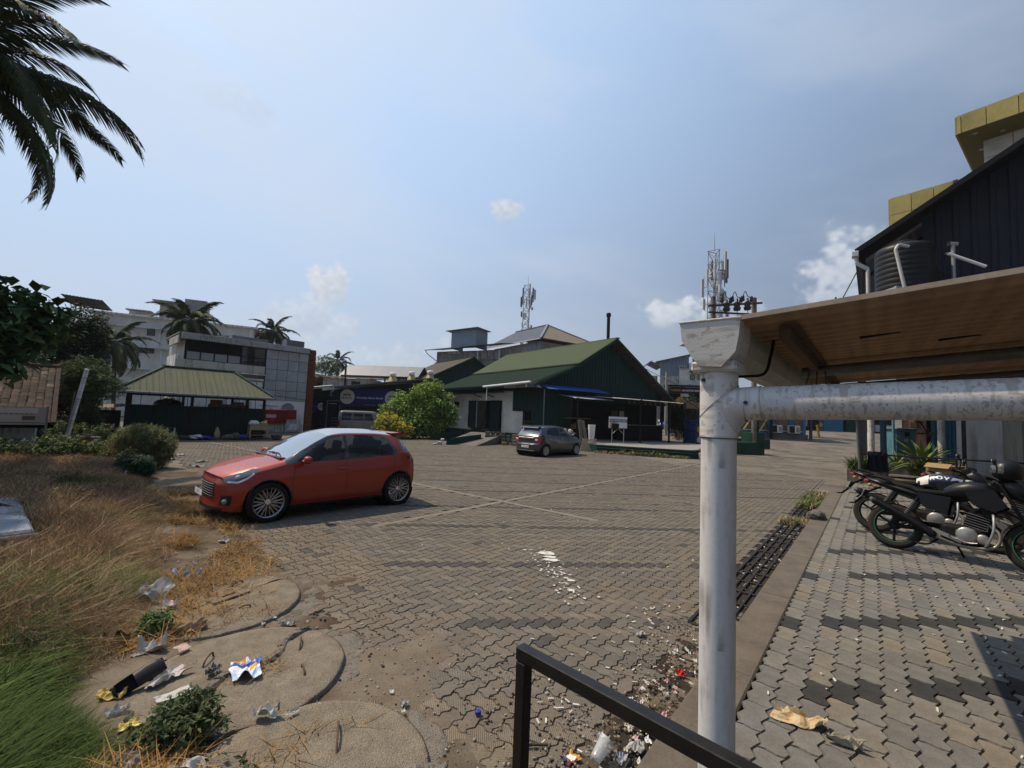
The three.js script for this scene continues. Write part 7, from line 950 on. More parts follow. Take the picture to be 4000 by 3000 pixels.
{
const P = [-0.565, -2.25];
const pv = M([0.60, 0.60, 0.60], { map: 'grime', size: 1.1, rough: 0.42, bump: 0.0006, bsize: 0.05 }), old = M([0.42, 0.41, 0.39], { map: 'stain', size: 0.55, rough: 0.5 });
const g = thing('downpipe', 'thick white plastic downpipe with a tee joint in the foreground', 'downpipe', 0, 0, 0, -KA);
part(g, 'pipe', cyl([P[0], 0.1, P[1]], [P[0], 1.84, P[1]], 0.077, 0.077, 40), M([0.57, 0.575, 0.58], { map: 'stain', size: 0.8, rough: 0.45, bump: 0.0006, bsize: 0.05 }));
const tee = part(g, 'tee_joint', [cyl([P[0], 1.838, P[1]], [P[0], 2.15, P[1]], 0.0835, 0.0835, 44), (() => { const h = cyl([P[0], 1.99, P[1]], [P[0] + 0.185, 2.003, P[1]], 0.0765, 0.0765, 40); return h; })()], pv);
{ const b = new MB(), n = 24; for (let i = 0; i < n; i++) for (let k = 0; k < 8; k++) { const pt = (i, k) => { const a = Math.PI + (i / n) * Math.PI, s = k / 8; const zc = 0.079 * Math.cos(a), yc = 0.079 * Math.sin(a); const sag = 0.055 * Math.pow(1 - s, 2) * -Math.sin(a); const x = Math.max(0.0, Math.sqrt(Math.max(0, 0.0835 ** 2 - zc * zc))) * (1 - s) + 0.12 * s; return V(P[0] + x, 1.993 - (-yc) - sag, P[1] + zc); }; b.quad(pt(i, k), pt(i + 1, k), pt(i + 1, k + 1), pt(i, k + 1)); } part(g, 'crotch', b.geo(), pv); }
{ const r1 = norm(new THREE.TorusGeometry(0.0845, 0.0022, 6, 44)); r1.rotateX(Math.PI / 2); r1.rotateZ(0.62); r1.scale(1, 1, 1); const s = V(P[0], 2.0, P[1]); const e = []; for (let k = 0; k <= 48; k++) { const a = k / 48 * Math.PI * 2; const x = 0.0845 * Math.cos(a), z = 0.0845 * Math.sin(a); e.push([P[0] + x, 2.0 + x * 0.95, P[1] + z]); } part(tee, 'mould_line', tube(e, 0.0016, 5, 60, true), old); }
for (const [a, y] of [[2.2, 2.105], [0.75, 0]]) if (y) { const c = [P[0] + 0.083 * Math.cos(a), y, P[1] + 0.083 * Math.sin(a)], d = [P[0] + 0.094 * Math.cos(a), y, P[1] + 0.094 * Math.sin(a)]; part(tee, 'screw', cyl(c, d, 0.0095, 0.008, 12), C.steel); }
part(tee, 'screw', cyl([P[0] + 0.13, 2.0, P[1] + 0.073], [P[0] + 0.13, 2.0, P[1] + 0.086], 0.0095, 0.008, 12), C.steel);
part(tee, 'joint_gap', cyl([P[0], 1.834, P[1]], [P[0], 1.8375, P[1]], 0.0815, 0.0815, 40), C.dark);
const b = thing('branch_pipe', 'dirty white horizontal pipe running right from the tee joint', 'pipe', 0, 0, 0, -KA); part(b, 'pipe', cyl([P[0] + 0.182, 2.0025, P[1]], [P[0] + 3.0, 2.09, P[1]], 0.0735, 0.0735, 40), M([0.56, 0.56, 0.56], { map: 'grime', size: 0.45, rough: 0.48, bump: 0.0006, bsize: 0.05 })); part(b, 'collar', cyl([P[0] + 0.179, 2.0023, P[1]], [P[0] + 0.183, 2.0026, P[1]], 0.0785, 0.0785, 40), C.stained);
const gu = thing('rain_gutter', 'moulded white rain gutter with square outlet box above the downpipe', 'gutter', 0, 0, 0, -KA); const gm = M([0.55, 0.545, 0.525], { map: 'grime', size: 1.3, bump: 0.0015, bsize: 0.12, rough: 0.55 });
const prof = [[-0.146, 2.372], [-0.136, 2.29], [-0.094, 2.215], [-0.055, 2.165], [0.04, 2.16], [0.098, 2.225], [0.112, 2.30], [0.118, 2.378]];
const ex = (pr, z0, z1, m, nm, sc = 1) => { const bb = new MB(), cx = -0.014, cy = 2.27; const q = pr.map(([x, y]) => [P[0] + cx + (x - cx) * sc, cy + (y - cy) * sc]); for (let i = 0; i + 1 < q.length; i++) { bb.quad(V(q[i][0], q[i][1], z0), V(q[i + 1][0], q[i + 1][1], z0), V(q[i + 1][0], q[i + 1][1], z1), V(q[i][0], q[i][1], z1)); } for (const z of [z0]) { const sh = THREE.ShapeUtils.triangulateShape(q.map((v) => new THREE.Vector2(...v)), []); for (const [a, c, d] of sh) bb.tri(V(...q[a], z), V(...q[c], z), V(...q[d], z), q[a], q[c], q[d]); } return part(gu, nm, bb.geo(), m); };
ex(prof, P[1] + 0.125, P[1] - 0.10, gm, 'outlet_box'); ex(prof.map(([x, y]) => [x * 0.9 + 0.004, (y - 2.378) * 0.88 + 2.376]), P[1] - 0.098, P[1] - 3.2, M([0.46, 0.45, 0.42], { map: 'mottle', size: 0.8, rough: 0.6 }), 'channel');
part(gu, 'rim', box(P[0] - 0.014, 2.377, P[1] + 0.012, 0.275, 0.012, 0.236, 0.004), gm); part(gu, 'outlet', [box(P[0] - 0.002, 2.166, P[1], 0.2, 0.05, 0.2, 0.01)], gm); part(gu, 'outlet_seal', cyl([P[0], 2.138, P[1]], [P[0], 2.152, P[1]], 0.078, 0.078, 36), C.dark);
part(gu, 'hanger', tube([[P[0] + 0.16, 2.36, P[1] - 0.45], [P[0] + 0.15, 2.28, P[1] - 0.43], [P[0] + 0.12, 2.18, P[1] - 0.42], [P[0] + 0.03, 2.165, P[1] - 0.4], [P[0] - 0.1, 2.165, P[1] - 0.4]], 0.008, 6, 30), C.black);
const rf = thing('sheet_roof', 'brown ribbed sheet roof seen from below with steel rafters', 'roof', 0, 0, 0, -KA); const x0 = P[0] + 0.10, y0 = 2.366, sl = 0.078, zf = -2.13, zb = -5.6, wv = 4.6;
const br = M([0.40, 0.265, 0.165], { map: 'grain', size: 2.2, rough: 0.75 });
part(rf, 'roof_sheet', sheet(V(x0, y0, zf), V(0, 0, -1), V(-1, -sl, 0).negate(), zf - zb, wv, 0.13, 0.014, 'trap'), br); part(rf, 'sheet_edge', bar([x0, y0 + 0.008, zf + 0.004], [x0 + wv, y0 + 0.008 + wv * sl, zf + 0.004], 0.008, 0.02), M([0.46, 0.38, 0.3], { map: 'mottle', size: 0.5, rough: 0.8 }));
part(rf, 'rafter', [bar([x0 + 0.16, y0 - 0.035, -2.32], [x0 + 0.16, y0 - 0.035, zb], 0.045, 0.06), bar([x0 + 0.185, y0 - 0.008, -2.32], [x0 + 0.185, y0 - 0.008, zb], 0.06, 0.012)], C.rustSteel); part(rf, 'rafter', bar([x0 + 1.5, y0 + 0.09, -2.3], [x0 + 1.5, y0 + 0.09, zb], 0.045, 0.06), C.rustSteel); part(rf, 'rafter', bar([x0 + 3.0, y0 + 0.24, -2.3], [x0 + 3.0, y0 + 0.24, zb], 0.045, 0.06), C.rustSteel);
part(rf, 'cross_pipe', cyl([x0 + 0.08, y0 - 0.075, -3.75], [x0 + 4.4, y0 - 0.075 + 0.35, -3.75], 0.036, 0.036, 14), C.steelGrey); part(rf, 'cross_pipe', cyl([x0 + 0.08, y0 - 0.075, -5.3], [x0 + 4.4, y0 - 0.075 + 0.35, -5.3], 0.036, 0.036, 14), C.steelGrey); for (let k = 0; k < 3; k++) part(rf, 'tie_wire', tube([[x0 + 0.13 + k * 0.04, y0 - 0.03, -3.73], [x0 + 0.12 + k * 0.05, y0 - 0.11, -3.71], [x0 + 0.10 + k * 0.06, y0 - 0.17 - k * 0.02, -3.73]], 0.005, 5, 10), C.rustSteel); for (const [a, bz] of [[0.42, -2.9], [0.75, -3.3]]) part(rf, 'rod', bar([x0 + a, y0 + a * sl - 0.02, bz], [x0 + a + 0.16, y0 + a * sl + 0.0, bz], 0.012, 0.012), C.black);
for (const [kx, kz] of [[x0 + 4.3, -3.75], [x0 + 4.3, -5.3]]) part(rf, 'post', box(kx, 1.4, kz, 0.06, 2.7, 0.06), C.steel);
}
{ const t = thing('transformer_rack', 'steel cross beam with dark insulators on two poles above the gutter', 'insulator rack', 12.9, 0.95, -28.5, azRot(82)); const brn = M([0.035, 0.025, 0.022], { rough: 0.25 });
for (const x of [0.1, 3.05]) part(t, 'pole', box(x, 4.6, 0, 0.24, 9.4 + x * 0.1, 0.24, 0.02), C.concreteDark); part(t, 'beam', bar([-0.3, 8.62, 0.15], [3.5, 9.1, 0.15], 0.14, 0.12), C.steel); part(t, 'beam', bar([-0.3, 8.2, 0.15], [3.5, 8.3, 0.15], 0.14, 0.1), C.steel);
for (let k = 0; k < 3; k++) { const x = 0.95 + k * 0.75, y = 8.75 + k * 0.1; part(t, 'insulator', lathe([[0, -0.4], [0.2, -0.4], [0.24, -0.2], [0.16, -0.15], [0.22, -0.05], [0.14, 0], [0.2, 0.1], [0.1, 0.16], [0.06, 0.4], [0, 0.42]], 16, x, y, 0.15), brn); part(t, 'insulator', lathe([[0, -0.1], [0.1, -0.08], [0.13, 0.05], [0.08, 0.1], [0.12, 0.2], [0.06, 0.3], [0, 0.32]], 12, x - 0.34, y + 0.25, 0.15), brn); part(t, 'insulator', lathe([[0, -0.1], [0.1, -0.08], [0.13, 0.05], [0.08, 0.1], [0.12, 0.2], [0.06, 0.3], [0, 0.32]], 12, x + 0.28, y + 0.25, 0.15), brn); part(t, 'jumper', tube([[x - 0.34, y + 0.5, 0.15], [x - 0.15, y + 0.85, 0.15], [x + 0.05, y + 0.5, 0.15], [x + 0.28, y + 0.5, 0.15]], 0.025, 5, 16), C.black); part(t, 'lead', tube([[x, y - 0.4, 0.15], [x + 0.15, y - 1.2, 0.2], [x + 0.4, y - 2.5, 0.3]], 0.02, 5, 10), C.black); }
}
{
const h = thing('handrail', 'black square tube handrail in the near foreground', 'handrail', 0, 0, 0, -KA); const y = 1.128; const hm = M([0.022, 0.021, 0.02], { map: 'mottle', size: 0.25, rough: 0.42, metal: 0.3, rmap: 0.2 });
const a = w2k(0.077, -1.5), b = w2k(0.62, -0.985); const dx = b[0] - a[0], dz = b[1] - a[1]; part(h, 'top_rail', bar([a[0] - dx * 0.03, y, a[1] - dz * 0.03], [a[0] + dx * 1.9, y - 0.01, a[1] + dz * 1.9], 0.04, 0.042, 0.003), hm); part(h, 'post', box(a[0], 0.62, a[1], 0.04, 0.97, 0.04, 0.003, rotXYZ(0, Math.atan2(-dz, dx), 0)), hm); part(h, 'post', box(a[0] + dx * 1.85, 0.62, a[1] + dz * 1.85, 0.04, 0.97, 0.04, 0.003), hm); part(h, 'lower_rail', bar([a[0] + dx * 0.03, 0.5, a[1] + dz * 0.03], [a[0] + dx * 1.85, 0.5, a[1] + dz * 1.85], 0.03, 0.03, 0.002), hm);
}
{
const mk = (l, z0, z1) => { const g = thing('drain_grating', l, 'grating', 0, 0, 0, -KA); const m = M([0.034, 0.033, 0.032], { map: 'mottle', size: 0.3, rough: 0.6, metal: 0.2 }); for (let k = 0; k < 5; k++) part(g, 'long_bar', box(-1.385 + k * 0.097, k === 0 || k === 4 ? -0.004 : 0.002, (z0 + z1) / 2, k === 0 || k === 4 ? 0.034 : 0.024, k === 0 || k === 4 ? 0.04 : 0.014, z0 - z1, 0.003), m); const n = Math.round((z0 - z1) / 0.42); for (let i = 0; i <= n; i++) part(g, 'cross_bar', box(-1.19, -0.004, z0 - (z0 - z1) * i / n, 0.41, 0.016, 0.036, 0.002), m); };
mk('long black iron drain grating along the kerb, nearest the camera', -4.52, -10.25); mk('short black drain grating with weeds farther along the kerb', -10.9, -12.6);
}
const leafMat = (o = {}) => new THREE.MeshPhysicalMaterial({ color: 0xffffff, specularIntensity: 0.4, roughness: o.rough ?? 0.75, transmission: o.trans ?? 0.3, thickness: 0, side: THREE.DoubleSide });
const LEAF = leafMat({ rough: 0.7, trans: 0.35 }), LEAFD = new THREE.MeshPhysicalMaterial({ specularIntensity: 0.5, color: 0xffffff, roughness: 0.6, side: THREE.DoubleSide }), GRASS = new THREE.MeshPhysicalMaterial({ specularIntensity: 0.2, color: 0xffffff, roughness: 0.95, side: THREE.DoubleSide });
function leafGeo(l, w, fold = 0.25, curl = 0.2, n = 2) {
const b = new MB(), c = [], L = [], Rr = []; for (let i = 0; i <= n + 1; i++) { const t = i / (n + 1), ww = w * Math.sin(Math.PI * Math.pow(t, 0.8)) * 0.5, y = -curl * l * t * t; c.push(V(0, y, t * l)); L.push(V(-ww, y + ww * fold, t * l)); Rr.push(V(ww, y + ww * fold, t * l)); }
for (let i = 0; i <= n; i++) { b.uquad(c[i], c[i + 1], L[i + 1], L[i], [0, 0], [0, 1], [1, 1], [1, 0]); b.uquad(c[i], Rr[i], Rr[i + 1], c[i + 1], [0, 0], [1, 0], [1, 1], [0, 1]); } return b.geo();
}
function sprayGeo(seed, n, l, w, spread) { const r = rng(seed), gs = []; for (let i = 0; i < n; i++) { const g = leafGeo(l * (0.7 + 0.6 * r()), w * (0.7 + 0.6 * r()), 0.25, 0.15 + 0.3 * r(), 1); g.rotateX(-0.5 + 0.9 * r()); g.rotateY(i * 2.4 + r()); g.translate((r() - 0.5) * spread, (r() - 0.5) * spread, (r() - 0.5) * spread); gs.push(g); } return mergeGeometries(gs); }
const SPRAY = { big: sprayGeo(1, 5, 0.26, 0.17, 0.3), mid: sprayGeo(2, 8, 0.13, 0.06, 0.26), small: sprayGeo(3, 9, 0.07, 0.032, 0.14), fine: sprayGeo(4, 10, 0.06, 0.018, 0.1), tiny: sprayGeo(5, 7, 0.035, 0.018, 0.06), bush: sprayGeo(7, 8, 0.21, 0.10, 0.4), far: sprayGeo(6, 9, 0.28, 0.16, 0.6) };
function foliage(parent, name, geo, mat, lobes, count, cols, seed, o = {}) {
const r = rng(seed), ms = [], cs = [], tot = lobes.reduce((s, l) => s + l[3] * l[4] * l[5], 0), Q = new THREE.Quaternion(), E = new THREE.Euler();
for (const [x, y, z, rx, ry_, rz] of lobes) {
const n = Math.round(count * rx * ry_ * rz / tot);
for (let i = 0; i < n; i++) {
const u = r() * 2 - 1, a = r() * 6.283, s = Math.sqrt(1 - u * u), d = V(s * Math.cos(a), u, s * Math.sin(a));
const bumpy = 0.72 + 0.56 * fbm(d.x * 2.2 + x * 3 + 20, d.y * 2.2 + d.z * 1.9 + 20, seed, 3); const k = (o.shell ? Math.pow(r(), 0.3) : Math.pow(r(), 0.45)) * bumpy;
const p = V(x + d.x * rx * k, y + d.y * ry_ * k, z + d.z * rz * k); if (o.floor !== undefined && p.y < o.floor) continue;
const clump = fbm(p.x * (o.cf ?? 1.4) + 30, p.y * (o.cf ?? 1.4) + p.z * 1.1 + 30, seed + 3, 3); if (clump < (o.gap ?? 0.36)) continue;
E.set((r() - 0.5) * 1.6, r() * 6.283, (r() - 0.5) * 1.6); const sc = 0.75 + 0.5 * r();
ms.push(new THREE.Matrix4().compose(p, Q.setFromEuler(E), V(sc, sc, sc)));
const c = cols[Math.min(cols.length - 1, Math.floor(r() * cols.length))], v = 0.75 + 0.5 * r(); cs.push(lin(c[0] * v, c[1] * v, c[2] * v));
}
}
return stuff(parent, name, geo, mat, ms, cs);
}
function limbs(parent, pts, r0, r1, seed, n, reach, mat = C.bark) {
const r = rng(seed), P = pts.map((q) => V(...q)), c = new THREE.CatmullRomCurve3(P), seg = 14, g = [];
const taper = (curve, a, b, m = seg, k = 7) => { const bb = new MB(), pts_ = curve.getPoints(m), ring = pts_.map((p, i) => { const t = i / m, rad = lerp(a, b, t), tan = curve.getTangent(t), s = V(tan.y, tan.z, tan.x).cross(tan).normalize(), u = tan.clone().cross(s); return Array.from({ length: k + 1 }, (_, j) => p.clone().addScaledVector(s, rad * Math.cos(j / k * 6.283)).addScaledVector(u, rad * Math.sin(j / k * 6.283))); }); for (let i = 0; i < m; i++) for (let j = 0; j < k; j++) bb.uquad(ring[i][j], ring[i][j + 1], ring[i + 1][j + 1], ring[i + 1][j], [j / k * 0.4, i * 0.2], [(j + 1) / k * 0.4, i * 0.2], [(j + 1) / k * 0.4, (i + 1) * 0.2], [j / k * 0.4, (i + 1) * 0.2]); return bb.geo(); };
const tk = part(parent, 'trunk', taper(c, r0, r1), mat);
for (let i = 0; i < n; i++) { const t = 0.4 + 0.6 * i / n, b = c.getPoint(t), a = r() * 6.283, L = reach * (0.6 + 0.6 * r()); const d = V(Math.cos(a), 0.45 + 0.6 * r(), Math.sin(a)); part(tk, 'limb', taper(new THREE.CatmullRomCurve3([b, b.clone().addScaledVector(d, L * 0.5).add(V(0, L * 0.08, 0)), b.clone().addScaledVector(d, L)]), lerp(r0, r1, t) * 0.6, r1 * 0.25, 8, 6), mat); }
}
{
let t = thing('broadleaf_tree', 'big leaved tree hanging over the cottage at the left edge', 'tree', -11.35, -0.05, -9.3);
limbs(t, [[-1.2, 0, 0.3], [-0.9, 1.5, 0.1], [-0.2, 3.0, 0]], 0.14, 0.05, 1, 5, 1.1); foliage(t, 'crown', SPRAY.big, LEAFD, [[-0.5, 3.45, 0, 1.35, 1.0, 1.1], [0.35, 3.0, 0.2, 0.9, 0.75, 0.8], [-0.7, 4.05, 0.1, 0.8, 0.55, 0.7], [-1.4, 2.6, 0.3, 1.2, 0.8, 0.9], [0.75, 3.7, -0.4, 0.7, 0.6, 0.7]], 1150, [[0.05, 0.095, 0.03], [0.07, 0.125, 0.038], [0.03, 0.065, 0.022]], 11, { gap: 0.34 });
{ const g = []; for (let k = 0; k < 6; k++) { const l = leafGeo(0.32, 0.15, 0.2, 0.4, 3); l.rotateX(-0.2); l.rotateY(1.2 + k * 0.9); l.translate(0.4 + (k % 3) * 0.05, 4.35 + k * 0.04, 0.2); g.push(l); } const m = M([0.03, 0.05, 0.02], { rough: 0.5 }); g.forEach((q) => part(t, 'leaf', q, m)); part(t, 'twig', cyl([0.1, 3.8, 0.1], [0.42, 4.6, 0.2], 0.018, 0.008, 6), C.bark); }
t = thing('dark_tree', 'dense dark tree behind the cottage in front of the steel stair', 'tree', -20.8, -0.5, -21); limbs(t, [[0, 0, 0], [0.1, 2, 0], [0.1, 4.4, 0]], 0.16, 0.06, 2, 7, 1.2); foliage(t, 'crown', SPRAY.mid, LEAFD, [[0.1, 5.4, 0, 1.1, 1.6, 1.1], [-0.9, 4.2, 0.2, 1.3, 1.5, 1.2], [0.7, 3.6, 0.3, 1.0, 1.2, 1.0], [-0.3, 2.2, 0.4, 1.6, 1.2, 1.2]], 6500, [[0.018, 0.038, 0.014], [0.028, 0.052, 0.018], [0.014, 0.03, 0.012]], 12);
t = thing('dark_tree', 'dark green tree just right of the big leaved tree', 'tree', -20.2, -0.5, -17.2); limbs(t, [[0, 0, 0], [0.1, 2, 0], [0, 3.6, 0]], 0.14, 0.05, 3, 6, 1.1); foliage(t, 'crown', SPRAY.mid, LEAFD, [[0, 3.5, 0, 1.5, 1.4, 1.3], [1.0, 2.6, 0.2, 1.2, 1.0, 1.1], [-1, 2.6, 0, 1.2, 1.2, 1.1], [0.2, 1.4, 0.2, 1.8, 0.9, 1.2]], 5000, [[0.045, 0.085, 0.028], [0.03, 0.06, 0.02], [0.075, 0.125, 0.042]], 13);
t = thing('lime_tree', 'lighter green small tree just left of the pavilion', 'tree', -18.3, -0.1, -18.9); limbs(t, [[0.2, 0, 0], [0.15, 1.2, 0], [0, 2.4, 0]], 0.09, 0.03, 4, 7, 0.8); foliage(t, 'crown', SPRAY.small, LEAF, [[0, 3.1, 0, 0.95, 0.75, 0.8], [0.85, 2.5, 0.1, 0.85, 0.65, 0.7], [-0.6, 2.5, 0.1, 0.7, 0.6, 0.7], [0.1, 1.9, 0.1, 0.7, 0.6, 0.6]], 3000, [[0.06, 0.11, 0.025], [0.04, 0.085, 0.02], [0.09, 0.14, 0.035]], 14);
t = thing('shrub', 'shaggy dark shrub at the foot of the small tree left of the pavilion', 'shrub', -17.7, 0, -18.4); foliage(t, 'foliage', SPRAY.small, LEAFD, [[0, 0.6, 0, 0.8, 0.8, 0.6], [-1.0, 0.4, 0.4, 0.9, 0.6, 0.6], [0.4, 1.2, 0, 0.45, 0.7, 0.4]], 2000, [[0.03, 0.055, 0.018], [0.05, 0.075, 0.025]], 15, { floor: 0 });
t = thing('creeper_heap', 'pale green creeper over an old wall beside the leaning pole', 'creeper', -16.6, 0, -16.6); foliage(t, 'foliage', SPRAY.small, LEAF, [[0, 0.55, 0, 1.1, 0.45, 0.5], [1.1, 0.6, -0.3, 0.8, 0.45, 0.5], [-1.1, 0.3, 0.3, 0.9, 0.4, 0.5]], 1700, [[0.085, 0.13, 0.03], [0.05, 0.09, 0.025], [0.12, 0.15, 0.05]], 16, { floor: 0 }); part(t, 'old_wall', box(0, 0.25, 0, 2.6, 0.5, 0.3, 0.04), C.concreteDark);
const flowers = (parent, n, lobes, col, seed, s) => { const g = mergeGeometries([0, 1, 2, 3, 4].map((k) => leafGeo(s, s * 0.7, 0.2, -0.2, 1).rotateX(-0.6).rotateY(k * 1.257))); return foliage(parent, 'flowers', g, LEAF, lobes, n, [col], seed, { shell: true, gap: 0.3, floor: 0.05 }); };
t = thing('flowering_shrub', 'leafy shrub with yellow trumpet flowers behind the dry grass at left', 'shrub', -12.4, 0, -12.2); { const lb = [[0, 0.45, 0, 0.95, 0.42, 0.6], [-1.2, 0.4, 0.5, 0.9, 0.4, 0.6], [0.9, 0.35, -0.5, 0.6, 0.35, 0.5], [-2.3, 0.4, 1.0, 0.8, 0.45, 0.6]]; foliage(t, 'foliage', SPRAY.small, LEAF, lb, 3400, [[0.05, 0.10, 0.022], [0.08, 0.14, 0.03], [0.035, 0.07, 0.018]], 17, { floor: 0.02 }); flowers(t, 70, lb, [0.75, 0.52, 0.03], 18, 0.07); }
t = thing('flowering_shrub', 'low yellow flowered plant in front of the trumpet flower shrub', 'shrub', -10.6, 0, -11.2); { const lb = [[0, 0.2, 0, 0.42, 0.22, 0.3], [0.6, 0.3, -0.5, 0.3, 0.3, 0.3]]; foliage(t, 'foliage', SPRAY.tiny, LEAF, lb, 1100, [[0.07, 0.12, 0.03], [0.05, 0.085, 0.02]], 19, { floor: 0.02 }); flowers(t, 8, lb, [0.75, 0.52, 0.03], 20, 0.06); }
t = thing('round_bush', 'large round feathery bush at the edge of the dry grass', 'bush', -10.3, 0, -12.5); foliage(t, 'foliage', SPRAY.fine, LEAF, [[0, 0.55, 0, 0.78, 0.62, 0.7]], 4200, [[0.14, 0.14, 0.05], [0.19, 0.16, 0.07], [0.13, 0.165, 0.05]], 21, { shell: true, gap: 0.2, floor: 0 }); foliage(t, 'flower_heads', SPRAY.tiny, LEAF, [[0, 0.85, 0, 0.75, 0.38, 0.65]], 700, [[0.2, 0.28, 0.13], [0.13, 0.2, 0.07]], 22, { shell: true, gap: 0.2, floor: 0.75 });
t = thing('dark_bush', 'small round dark green clipped bush in the dry grass', 'bush', -9.0, 0, -10.75); foliage(t, 'foliage', SPRAY.tiny, LEAFD, [[0, 0.27, 0, 0.36, 0.32, 0.34]], 3000, [[0.022, 0.055, 0.024], [0.016, 0.04, 0.018]], 23, { shell: true, gap: 0.1, floor: 0 }); foliage(t, 'young_leaves', SPRAY.tiny, LEAF, [[0.1, 0.47, 0, 0.3, 0.12, 0.28]], 200, [[0.14, 0.22, 0.12]], 24, { gap: 0.1 });
t = thing('brown_bush', 'dry reddish brown bush against the pavilion wall', 'bush', -15.9, 0, -18.7); foliage(t, 'foliage', SPRAY.fine, LEAF, [[0, 0.45, 0, 0.7, 0.45, 0.5], [0.6, 0.25, 0.3, 0.6, 0.3, 0.5]], 1600, [[0.13, 0.085, 0.04], [0.06, 0.075, 0.03]], 25, { gap: 0.2, floor: 0 });
t = thing('bright_bush', 'large bright green bush before the barn wall right of the red car', 'bush', -7.0, 0, -32.6); limbs(t, [[0, 0, 0], [0.2, 1.2, 0], [0.5, 2.6, 0]], 0.12, 0.04, 7, 8, 1.4); foliage(t, 'crown', SPRAY.bush, LEAF, [[0.6, 3.1, 0, 1.1, 0.95, 1.0], [1.4, 3.7, 0, 0.6, 0.5, 0.5], [0.2, 3.6, 0.2, 0.5, 0.4, 0.4], [2.2, 3.1, 0, 0.55, 0.45, 0.5], [-0.8, 2.2, 0.2, 1.2, 0.8, 1.1], [-1.2, 2.9, 0, 0.5, 0.4, 0.4], [1.2, 1.9, 0.3, 1.4, 1.1, 1.2], [2.2, 2.2, 0.2, 0.9, 0.7, 0.8], [2.7, 1.5, 0.2, 0.5, 0.5, 0.5], [-1.9, 1.6, 0.3, 0.8, 0.6, 0.7], [-2.4, 2.1, 0.2, 0.4, 0.35, 0.4], [0.2, 1.0, 0.5, 1.9, 0.9, 1.2]], 3900, [[0.24, 0.36, 0.055], [0.17, 0.28, 0.05], [0.32, 0.43, 0.085], [0.10, 0.18, 0.04]], 26, { floor: 0.05, gap: 0.4, cf: 1.9 });
t = thing('yellow_shrub', 'yellow flowering shrub at the left foot of the bright bush', 'shrub', -8.4, 0, -30.4); { const lb = [[0, 0.95, 0, 0.95, 0.9, 0.8], [1.0, 0.6, 0.1, 0.9, 0.6, 0.7]]; foliage(t, 'foliage', SPRAY.small, LEAF, lb, 1500, [[0.17, 0.22, 0.045], [0.11, 0.17, 0.04]], 27, { floor: 0.02 }); flowers(t, 420, lb, [0.75, 0.62, 0.09], 28, 0.12); }
t = thing('barn_creeper', 'dark green creeper hanging over the right end of the barn', 'creeper', 13.6, 0.4, -35.2); foliage(t, 'foliage', SPRAY.mid, LEAFD, [[0, 1.6, 0, 1.0, 1.7, 1.2], [0.5, 2.9, 0.3, 0.8, 0.7, 0.9], [0.2, 0.5, 0.3, 0.9, 0.6, 0.9]], 1900, [[0.02, 0.04, 0.014], [0.03, 0.06, 0.018]], 29, { floor: 0 });
t = thing('airy_tree', 'thin airy tree far behind the white hut', 'tree', -34.2, 0, -80); limbs(t, [[0, 0, 0], [0, 5, 0], [0.3, 9, 0]], 0.3, 0.08, 8, 8, 2.2); foliage(t, 'crown', SPRAY.far, LEAF, [[0, 9.8, 0, 2.6, 1.8, 2], [1.6, 8.8, 0, 1.6, 1.3, 1.5], [-1.5, 8.9, 0, 1.4, 1.2, 1.2]], 520, [[0.06, 0.10, 0.03], [0.10, 0.14, 0.05]], 30, { gap: 0.44 });
const far = (n, l, list, seed, cols) => { const o = thing(n, l, 'trees'); delete o.userData.category; o.userData = { kind: 'stuff', label: l, category: 'trees' }; foliage(o, 'foliage', SPRAY.far, LEAFD, list, 5200, cols, seed, { floor: 0, cf: 0.6 }); };
far('distant_trees', 'dark mass of trees far behind the left buildings', [[-75, 3, -55, 9, 5, 4], [-62, 3, -48, 8, 5, 4], [-52, 3, -42, 6, 4, 4], [-30, 3, -75, 9, 4.5, 4], [-18, 3, -85, 9, 4.5, 4], [-8, 3, -90, 10, 4.5, 4], [-44, 2.5, -36, 5, 4, 4], [-38, 2, -30, 5, 3.4, 3]], 31, [[0.02, 0.04, 0.015], [0.03, 0.055, 0.02]]);
far('distant_trees', 'dark mass of trees far behind the shops on the right', [[30, 4, -80, 9, 4, 4], [44, 4, -78, 9, 4, 4], [58, 4.5, -76, 9, 4.5, 4], [72, 4, -70, 9, 4.5, 4], [56, 3, -62, 4, 2.4, 3]], 32, [[0.025, 0.045, 0.018], [0.045, 0.075, 0.025]]);
}
